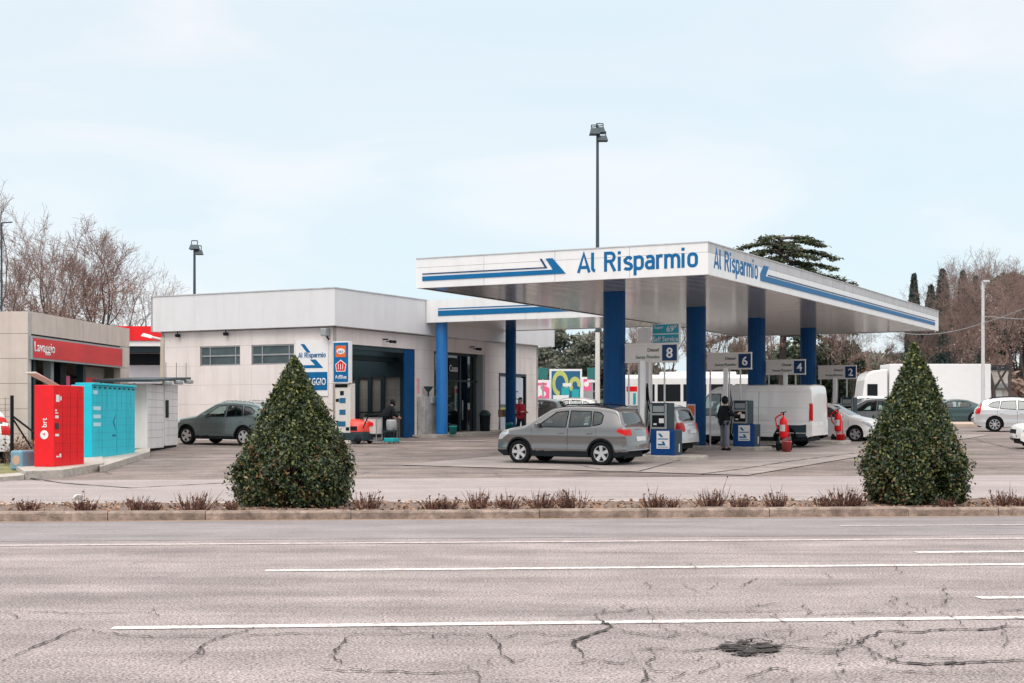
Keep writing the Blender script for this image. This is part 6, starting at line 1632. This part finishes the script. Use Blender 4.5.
for k, (px, h, wd) in enumerate(tx):
    rg = random.Random(k); Y = 25.0+.0857*(px-512)/F*25 + rg.uniform(-.12, .25); h *= .74
    b = Vector(((px-512)/F*Y, Y, .12))
    desc = ['at the far left', 'below the red locker', 'below the turquoise locker', 'just right of the one below the turquoise locker', 'tallest, below the dark green crossover', 'touching the left side of the left cone shrub', 'just right of the left cone shrub', 'small, first of four in a row left of centre', 'beside and right of the small one left of centre', 'with long stalks left of the grey crossover', 'below the nose of the grey crossover', 'below the front door of the grey crossover', 'below the rear wheel of the grey crossover', 'below the nearest pump', 'small, right of the one below the nearest pump', 'below the silver hatchback at the pump', 'small, below the man at the pump', 'below the tall red extinguisher', 'small, left of the right cone shrub', 'tall, against the left foot of the right cone shrub', 'low, under the left edge of the right cone shrub', 'small, under the right edge of the right cone shrub', 'below the white car at the right edge', 'cut by the right edge of the frame'][k]
    t = thing('dry_plant', '%s %s' % (tnames[k % 3], desc), 'plant', b, 0, 'dry tufts in the planted strip')
    segs = []; n = int(60*wd+16)
    for q in range(n):
        a = rg.uniform(0, 6.28); r = rg.random()**.7*.15*wd; tilt = rg.uniform(.1, 1.0)*(.3+r/.2); L_ = h*rg.uniform(.45, 1.15)*(1.5 if rg.random() < .04 else 1)
        p0 = np.array([r*math.cos(a)*1.3, r*math.sin(a), 0.]); d = np.array([math.cos(a)*math.sin(tilt), math.sin(a)*math.sin(tilt), math.cos(tilt)])
        p1 = p0+d*L_*.6; d2 = d+np.array([rg.uniform(-.3, .3), rg.uniform(-.3, .3), rg.uniform(-.1, .3)]); p2 = p1+d2*L_*.4
        segs += [(p0, p1, .007, .005), (p1, p2, .005, .002)]
    o = tubes('stems', segs, TM, t, 3); at_ = o.data.attributes.new('tint', 'FLOAT', 'FACE'); nf = len(o.data.polygons); at_.data.foreach_set('value', np.repeat(np.random.rand(nf//6+1), 6)[:nf].astype(np.float32))
    m_ = int(n*1.6); P = []
    for q in range(m_):
        s_ = segs[rg.randrange(len(segs))]; f_ = rg.random(); P.append(s_[0]*(1-f_)+s_[1]*f_)
    leafcloud('dead_leaves', np.array(P), .03, TM, t, np.random.rand(m_), up=.2, aspect=2.2)
# dry scrub at left behind fence
def scrub(name, label, px, Y, w, h, seed, n=500, grp=None):
    rg = random.Random(seed); t = thing(name, label, 'plant', at(px, Y), 0, grp); segs = []
    for q in range(n):
        a = rg.uniform(0, 6.28); r = rg.random()**.6*w; p0 = np.array([r*math.cos(a), r*math.sin(a)*.5, 0.]); L_ = h*rg.uniform(.4, 1.1)
        p1 = p0+np.array([rg.uniform(-.3, .3)*L_, rg.uniform(-.3, .3)*L_, L_*.6]); p2 = p1+np.array([rg.uniform(-.4, .4)*L_, rg.uniform(-.4, .4)*L_, L_*.4*rg.uniform(.2, 1)])
        segs += [(p0, p1, .01, .007), (p1, p2, .007, .003)]
    o = tubes('stems', segs, M['twig'], t, 3)
    P = np.array([s[1] for s in segs]); leafcloud('dead_leaves', P, .05, litter_m, t, np.random.rand(len(P)), up=.2)
scrub('dry_bush', 'dry brown scrub behind the wire fence left of the red locker', 10, 42.5, 1.5, .75, 1)
scrub('dry_bush', 'thin dry weeds close behind the pale blue box', 30, 41.0, .6, .8, 2, 220)
# ---- trees
BL = leaf_mat('withered_leaf', [(0, (.16,.06,.045)), (.5, (.28,.14,.11)), (1, (.40,.25,.20))], .85, .2)
BL2 = leaf_mat('grey_brown_leaf', [(0, (.20,.13,.11)), (.5, (.36,.25,.21)), (1, (.52,.39,.34))], .9, .2)
EV = leaf_mat('conifer_needle', [(0, (.03,.05,.04)), (.5, (.065,.095,.06)), (1, (.20,.19,.09))], .7, .1)
EV2 = leaf_mat('hazy_cypress_needle', [(0, (.05,.085,.082)), (.5, (.075,.12,.11)), (1, (.12,.16,.135))], .8, .1)  # paled to blue-grey: distance haze is painted into the needle colour
OK_ = leaf_mat('mixed_evergreen', [(0, (.06,.085,.065)), (.5, (.14,.155,.12)), (1, (.34,.31,.26))], .85, .15)
protos = {}
def make_tree(kind, seed, H, leaves=0, lm=None, lsize=.1, spread=.5, trunk=.3, levels=6, kids=(2, 4), up=.3, r0=None, twist=.35, lens=.72, tw=1.0, lbias=None):
    rng = np.random.RandomState(seed); r0 = r0 or H*.014
    segs, tips = branch_tree(rng, H, spread, trunk, levels, r0, kids, up, twist=twist, lens=lens)
    segs, tips = fit(segs, tips, H)
    ex = []; rg = np.random.RandomState(seed+1)
    for a, b, c, d in segs:
        if c < r0*.30:
            ax = (b-a)/(np.linalg.norm(b-a)+1e-9)
            for q in range(2):
                o_ = rg.normal(size=3)*.75+ax*.8; o_[2] += .35; o_ /= np.linalg.norm(o_); p = a+(b-a)*rg.rand(); L_ = H*(.014+.024*rg.rand()); e = p+o_*L_; o2 = o_+rg.normal(size=3)*.3; ex += [(p, e, .007, .005), (e, e+o2*L_*.6, .005, .003)]; tips.append((e, o_))
    segs = segs+ex
    big = [s for s in segs if s[2] > r0*.16]; small = [(a, b, max(c, .011*tw), max(d, .007*tw)) for a, b, c, d in segs if c <= r0*.16]
    return big, small, tips
def tree(name, label, px, Y, H, big, small, tips, rz=0, leaves=0, lm=None, lsize=.1, grp='bare trees', cat='tree', sx=1, cache=None, zoff=0, low=0, mh=None):
    key = cache
    if key is not None and key in protos:
        c = copy_tree(protos[key][0]); c.location = at(px, Y); c.location.z += zoff; c.rotation_euler.z = rz; s = H/protos[key][1]; c.scale = (s*sx, s*sx, s); tag(c, label, cat, grp); return c
    t = thing(name, label, cat, at(px, Y), rz, grp); t.location.z += zoff; s_ = H/(mh or H); t.scale = (sx*s_, sx*s_, s_)
    tubes('trunk', big, M['bark'], t, 6)
    cr = tubes('crown', small, M['twig'], t, 3)
    if leaves:
        rg = np.random.RandomState(len(tips)); ids = rg.randint(0, len(tips), leaves); P = np.array([tips[i][0] for i in ids]); P = P+rg.normal(size=P.shape)*.18
        if low: keep = P[:, 2] < H*(low+.25*rg.rand(len(P))); P = P[keep]
        leafcloud('leaves', P, lsize, lm, cr, rg.rand(len(P)), up=.1)
    if key is not None: protos[key] = (t, mh or H)
    return t
def pick(seed0, wide, **k):
    for s in range(seed0, seed0+40):
        r_ = make_tree('x', s, **k); xy = np.array([t_[0][:2] for t_ in r_[2]]); zz = np.array([t_[0][2] for t_ in r_[2]])
        R95 = np.percentile(np.hypot(xy[:, 0], xy[:, 1]), 100)/k['H']; off = np.hypot(*xy.mean(0))/k['H']
        if wide[0] < R95 < wide[1] and off < .07 and np.percentile(zz, 97) > .86*k['H']: return r_
    print('no pick'); return r_
A = pick(11, (.25, .40), H=16, levels=6, kids=(2, 3), spread=.5, trunk=.2, up=.25, lens=.76)
B = pick(123, (.32, .5), H=15, levels=6, kids=(2, 3), spread=.65, trunk=.17, up=.2, lens=.78)
D = pick(237, (.3, .46), H=14, levels=6, kids=(2, 3), spread=.55, trunk=.22, up=.3, lens=.76)
print('segs', len(A[1]), len(B[1]), len(D[1]), len(A[2]))
G1 = 'bare trees behind the car wash'
tree('bare_tree', 'tall bare tree with thin twigs at the far left edge', -4, 92, 14.3, *A, rz=.3, leaves=3000, lm=BL, lsize=.10, grp=G1, cache='A', low=.5, mh=16)
tree('bare_tree', 'bare tree with upright forked limbs above the car wash roof middle', 64, 86, 12.4, *B, rz=1.1, leaves=3000, lm=BL2, lsize=.10, grp=G1, cache='B', low=.45, mh=15)
tree('bare_tree', 'spreading bare tree with brown remnants right of the forked one above the car wash', 96, 90, 12.2, *D, rz=2.0, leaves=5000, lm=BL2, lsize=.11, grp=G1, cache='D', low=.55, sx=1.15, mh=14)
tree('bare_tree', 'lowest bare tree of the left group, nearest the white building', 126, 98, 9.6, None, None, None, rz=4.0, grp=G1, cache='B', sx=1.15)
tree('bare_tree', 'reddish leafed bare tree low behind the car wash front', 26, 80, 9.6, None, None, None, rz=5.2, grp=G1, cache='D', sx=1.2)
tree('bare_tree', 'tall bare tree just outside the left edge', -45, 90, 14.5, None, None, None, rz=2.2, grp=G1, cache='B')
tree('bare_tree', 'bushy low bare tree between the two tallest of the left group', 42, 94, 11.6, None, None, None, rz=3.4, grp=G1, cache='D', sx=1.2)
tree('bare_tree', 'wide bare tree second from the right in the left group', 112, 90, 10.4, None, None, None, rz=5.9, grp=G1, cache='B', sx=1.1)
tree('bare_tree', 'slender bare tree behind the left tree group', 80, 106, 13.4, None, None, None, rz=.9, grp=G1, cache='A')
G2 = 'bare trees seen under the canopy'
for k, (px, Y, H, rz, key, lb) in enumerate([(640, 108, 9.5, 1, 'A', 'bare tree seen under the canopy right of the nearest blue column'), (668, 112, 10, 2.3, 'B', 'dark leaning bare tree seen left of the second blue column'), (722, 108, 10.5, .4, 'D', 'bare tree seen under the canopy above the man at the pump'), (745, 115, 10, 3.3, 'A', 'bare tree seen directly behind lane number 6'), (843, 118, 10.5, 1.9, 'B', 'brown bare tree seen behind lane number 2'), (700, 125, 11, 5, 'A', 'pale bare tree farther back behind the second blue column'),
    (630, 96, 7.5, 2.6, 'D', 'small bare tree close behind the advert panel'), (655, 100, 8, 4.6, 'B', 'bare tree seen between the price sign and second blue column'), (712, 98, 8.5, 5.5, 'B', 'forked bare tree seen right of the second blue column'), (732, 122, 10, 2.9, 'A', 'faint bare tree left of the third blue column'), (765, 100, 8, 1.5, 'D', 'bare tree right of the third blue column'), (832, 104, 9, 4.4, 'D', 'bare tree right of the fourth blue column'), (856, 112, 9.5, .7, 'B', 'bare tree above the lorry cab left side')]):
    tree('bare_tree', lb, px, Y, H, None, None, None, rz=rz, grp=G2, cache=key)
G3 = 'bare trees on the right'
for k, (px, Y, H, rz, key, sx, lb) in enumerate([(1012, 92, 9.8, 1.2, 'B', 1.2, 'large dark limbed tree at the right edge above the silver crossover'), (905, 122, 7.8, 2.0, 'D', 1.2, 'brown bushy tree just above the lorry cab'), (935, 120, 8.4, .2, 'B', 1.2, 'brown bushy tree behind the middle of the lorry'), (968, 132, 14.9, 3.3, 'A', .9, 'tall thin bare tree rising above the cypresses'), (950, 130, 13.8, 5.0, 'D', .8, 'tall bare tree left of the pale lamp post top'), (1000, 134, 14.4, .9, 'A', .8, 'tall bare tree right of the pale lamp post top'), (880, 126, 7, 4.1, 'A', 1.1, 'thin bare tree at the right end of the canopy'), (962, 104, 8.2, 4.4, 'D', 1.3, 'low brown tree left of the pale lamp post'), (1022, 136, 14, .1, 'D', .9, 'tall pale bare tree at the right edge behind the umbrella pine'),
    (950, 108, 10.4, 3.9, 'D', 1.3, 'dense brown tree before the cypresses, left of the pale lamp post'), (995, 106, 11.2, 5.6, 'D', 1.3, 'dense brown tree just right of the pale lamp post'), (925, 110, 8.0, 1.4, 'D', 1.2, 'low dense brown tree behind the left end of the lorry box'), (978, 112, 12.4, 2.7, 'B', 1.1, 'pinkish bare tree right behind the pale lamp post'), (1030, 104, 11.4, .6, 'D', 1.2, 'dense brown tree at the very right edge'), (955, 127, 14.4, 4.7, 'B', .8, 'bare tree crown standing above the two left cypresses of the row'), (988, 129, 14.6, 2.1, 'D', .9, 'tall brown bare tree directly right of the pale lamp post'), (1012, 131, 14.2, 5.1, 'B', .8, 'tall bare tree crown behind the umbrella pine'), (938, 133, 12.6, 1.7, 'A', .9, 'faint thin bare tree between the isolated cypress and the tall one')]):
    tree('bare_tree', lb, px, Y, H, None, None, None, rz=rz, grp=G3, cache=key, sx=sx)
# cypresses
def cypress(px, Y, ytop, w, label, seed):
    rg = np.random.RandomState(seed); b = at(px, Y); H = 1.6+(HY-ytop)/F*Y-b.z; t = thing('cypress', label, 'tree', b, 0, 'cypress trees on the right'); n = 9000
    z = rg.rand(n)**.9; ph = rg.rand(n)*6.28; r = w/2*np.clip((1-z)**.75*(.35+.65*np.clip(z/.15, 0, 1))*1.15, .02, 1)*(1+.12*np.sin(ph*4+z*25))
    P = np.stack([r*np.cos(ph)*(1-np.abs(rg.normal(size=n))*.12), r*np.sin(ph)*(1-np.abs(rg.normal(size=n))*.12), z*H], 1)
    nm = np.stack([np.cos(ph), np.sin(ph), 0*ph+.3], 1)
    tubes('trunk', [(np.array([0, 0, 0.]), np.array([0, 0, H*.8]), .2, .05)], M['bark'], t, 6); leafcloud('crown', P, .24, EV2, t, rg.rand(n)*.8+.1*z, up=.8, aspect=1.7, normal=nm*.6)
for k, a_ in enumerate([(914, 118, 275, 1.9, 'isolated slim cypress beyond the end of the canopy'), (931, 120, 286, 2.5, 'small cypress right of the isolated one'), (942.5, 116, 270, 2.6, 'tall cypress at the left of the dense row'), (963, 118, 272, 2.2, 'cypress left of the pale lamp post'), (976, 121, 277, 2.0, 'thin cypress touching the pale lamp post')]): cypress(*a_, k)
# cedar with flat layers
def cedar(px, Y, ytop, label, seed=5, wid=6.4, grp=None, n=16):
    rg = np.random.RandomState(seed); b = at(px, Y); H = 1.6+(HY-ytop)/F*Y-b.z; t = thing('cedar', label, 'tree', b, 0, grp); segs = []; P = []; T_ = []
    pts = [np.array([0, 0, 0.]), np.array([.2, 0, H*.5]), np.array([-.1, 0, H*.93])]
    segs += [(pts[0], pts[1], .32, .24), (pts[1], pts[2], .24, .06)]
    for k in range(n*3+8):
        zf = .45+.51*(k/(n*3+7)); L_ = wid*(.42+.62*(1-((zf-.45)/.51)**2.2))*(.75+.35*rg.rand()); a = k*2.4+rg.rand()*.5
        p = np.array([.05, 0, zf*H]); d = np.array([math.cos(a), math.sin(a), .16]); m_ = 8
        for q in range(m_):
            p2 = p+d*L_/m_; segs.append((p, p2, .11*(1-q/m_)+.02, .11*(1-(q+1)/m_)+.015)); d[2] -= .075
            if q >= 2:
                side = np.array([-math.sin(a), math.cos(a), 0])
                for sgn in (-1, 0, 1):
                    e = p2+(side*sgn*.9+d*.5)*(.5+.5*rg.rand())*(1.1-.06*q); segs.append((p2, e, .025, .01)); c = 34
                    f_ = rg.rand(c, 1); P.append(p2+(e-p2)*f_+rg.normal(size=(c, 3))*np.array([.20, .20, .055])+np.array([0, 0, .03])); T_.append(rg.rand(c)*.55+.45*(f_[:, 0] > .5))
            p = p2
    tubes('trunk', segs, M['bark'], t, 5); P = np.concatenate(P); leafcloud('crown', P, .15, EV, t, np.concatenate(T_), up=1.1, aspect=1.6, jit=.5)
cedar(781, 108, 231, 'dark flat-topped cedar rising behind the main canopy', 5, 5.6)
def round_tree(px, Y, ytop, rx, rzz, label, lm, seed, grp, cat='tree', n=20000, size=.22, name='evergreen_tree'):
    rg = np.random.RandomState(seed); b = at(px, Y); H = 1.6+(HY-ytop)/F*Y-b.z; t = thing(name, label, cat, b, 0, grp)
    cl = []; K = 34
    for k in range(K):
        v = rg.normal(size=3); v /= np.linalg.norm(v); v *= rg.rand()**.4; cl.append((v*np.array([rx, rx, rzz]), rg.uniform(.22, .42)*min(rx, rzz*1.6)))
    P = []; T_ = []; segs = [(np.array([0, 0, 0.]), np.array([.3, 0, H-rzz*1.6]), .35, .22)]
    for c, r in cl:
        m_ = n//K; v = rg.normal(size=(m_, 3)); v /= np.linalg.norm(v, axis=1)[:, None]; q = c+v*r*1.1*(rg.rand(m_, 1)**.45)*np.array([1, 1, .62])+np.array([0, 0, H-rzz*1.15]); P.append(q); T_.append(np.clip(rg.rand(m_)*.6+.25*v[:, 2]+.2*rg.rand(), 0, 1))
        segs.append((np.array([.3, 0, H-rzz*1.6]), c*.8+np.array([0, 0, H-rzz*1.15]), .12, .03))
    tubes('trunk', segs, M['bark'], t, 5); leafcloud('crown', np.concatenate(P), size, lm, t, np.concatenate(T_), up=.4, jit=.8)
G4 = 'evergreen trees behind the station'
for k, a_ in enumerate([(565, 118, 322, 3.8, 4.5, 'grey-green conifer behind the large blue billboard', OK_), (535, 122, 318, 4, 5, 'grey-green conifer at the right end of the building', OK_), (600, 124, 326, 4, 4.6, 'grey-green conifer behind the tall floodlight mast', OK_),
    (778, 122, 338, 4, 3.4, 'dark evergreen seen between lane numbers 6 and 4', EV), (822, 118, 336, 4.5, 3.6, 'dark evergreen seen between lane numbers 4 and 2', EV), (800, 128, 345, 5, 3.5, 'olive evergreen behind the roof of the white van', OK_),
    (1022, 128, 272, 4.6, 3.0, 'wide round-topped umbrella pine at the right edge', EV), (875, 135, 362, 5, 3, 'low dark evergreen behind the lorry cab', OK_), (925, 140, 342, 5, 3.5, 'dull evergreen at the foot of the cypress row', OK_), (968, 140, 345, 5, 3.5, 'dull evergreen behind the pale lamp post', OK_)]):
    round_tree(a_[0], a_[1], a_[2], a_[3], a_[4], a_[5], a_[6], k+20, G4)
# brown hedgerow mass and far woodland
def mass(name, label, x0, x1, Y, h, lm, n, size, seed, depth=5, zlow=0):
    rg = np.random.RandomState(seed); X = rg.uniform(x0, x1, n); top = h*(.6+.22*np.sin(X*.5+seed)+.15*np.sin(X*1.3)+.08*np.sin(X*3.1)); Z = gz(Y)+zlow+top*rg.rand(n)**.8; Yy = Y+rg.uniform(0, depth, n)
    o = leafcloud(name, np.stack([X, Yy, Z], 1), size, lm, None, rg.rand(n), up=.2); tag(o, label, None, None, 'stuff')
mass('brown_thicket', 'brown twiggy thicket behind the far road', 18, 75, 122, 6.5, BL2, 26000, .42, 1, 8)
mass('distant_woodland', 'dull grey-green distant wood behind everything', -140, 170, 155, 9, OK_, 60000, .8, 2, 14)
mass('roadside_hedge', 'low dark hedge along the far side of the road', -30, 40, 106, 1.6, OK_, 12000, .25, 4, 2)
# ------------------------------------------------------------------ light, sky, camera
SUN_EL, SUN_AZ = R(48), R(200)      # azimuth of the sun, clockwise from +Y
w = bpy.data.worlds.new('World'); sc.world = w; w.use_nodes = True; N, L = w.node_tree.nodes, w.node_tree.links
bg = N['Background']; bg.inputs['Strength'].default_value = .1
sky = N.new('ShaderNodeTexSky'); sky.sky_type = 'NISHITA'; sky.sun_disc = False; sky.sun_elevation = SUN_EL; sky.sun_rotation = SUN_AZ; sky.altitude = 50; sky.air_density = 1; sky.dust_density = 1; sky.ozone_density = 1
tc = N.new('ShaderNodeTexCoord'); sep = N.new('ShaderNodeSeparateXYZ'); L.new(tc.outputs['Generated'], sep.inputs[0])
cl = ramp(N, [(0, (6.5,7.1,7.45)), (.02, (6.5,7.2,7.6)), (.10, (6.5,7.35,7.75)), (.25, (6.8,7.4,7.75)), (.40, (8.8,9.0,9.0)), (1, (22,20.8,19.6))]); L.new(sep.outputs['Z'], cl.inputs['Fac'])
cl.color_ramp.interpolation = 'EASE'
mp = N.new('ShaderNodeMapping'); mp.inputs['Scale'].default_value = (1.2, 1.2, 4.2); L.new(tc.outputs['Generated'], mp.inputs['Vector'])
nz = N.new('ShaderNodeTexNoise'); nz.inputs['Scale'].default_value = 2.3; nz.inputs['Detail'].default_value = 7; nz.inputs['Roughness'].default_value = .5; nz.inputs['Distortion'].default_value = .4; L.new(mp.outputs[0], nz.inputs['Vector'])
cr_ = ramp(N, [(.34, (.92,.985,1.01)), (.50, (.99,1.0,1.01)), (.60, (1.12,1.05,1.035)), (.72, (1.17,1.08,1.06))]); L.new(nz.outputs['Fac'], cr_.inputs['Fac'])
mul = N.new('ShaderNodeMix'); mul.data_type = 'RGBA'; mul.blend_type = 'MULTIPLY'; mul.inputs['Factor'].default_value = 1; L.new(cl.outputs['Color'], mul.inputs['A']); L.new(cr_.outputs['Color'], mul.inputs['B'])
mx = N.new('ShaderNodeMix'); mx.data_type = 'RGBA'; mx.inputs['Factor'].default_value = .88; L.new(sky.outputs[0], mx.inputs['A']); L.new(mul.outputs['Result'], mx.inputs['B']); L.new(mx.outputs['Result'], bg.inputs['Color'])
l = bpy.data.lights.new('Sun', 'SUN'); l.energy = 1.0; l.angle = R(34); l.color = (1, .94, .87); o = bpy.data.objects.new('Sun', l); C.objects.link(o)
sd = Vector((math.sin(SUN_AZ)*math.cos(SUN_EL), math.cos(SUN_AZ)*math.cos(SUN_EL), math.sin(SUN_EL))); o.rotation_euler = sd.to_track_quat('Z', 'Y').to_euler(); o.location = (0, 0, 60)
cam = bpy.data.cameras.new('Camera'); co = bpy.data.objects.new('Camera', cam); C.objects.link(co); co.location = (0, 0, EYE); co.rotation_euler = (math.pi/2, 0, 0)
cam.sensor_width = 36; cam.lens = F/1024*36; cam.shift_y = (HY-341.5)/1024; cam.clip_end = 4000; cam.clip_start = .1; sc.camera = co
sc.view_settings.view_transform = 'Standard'; sc.view_settings.look = 'None'; sc.view_settings.exposure = .36; sc.view_settings.gamma = 1
sc.render.film_transparent = False
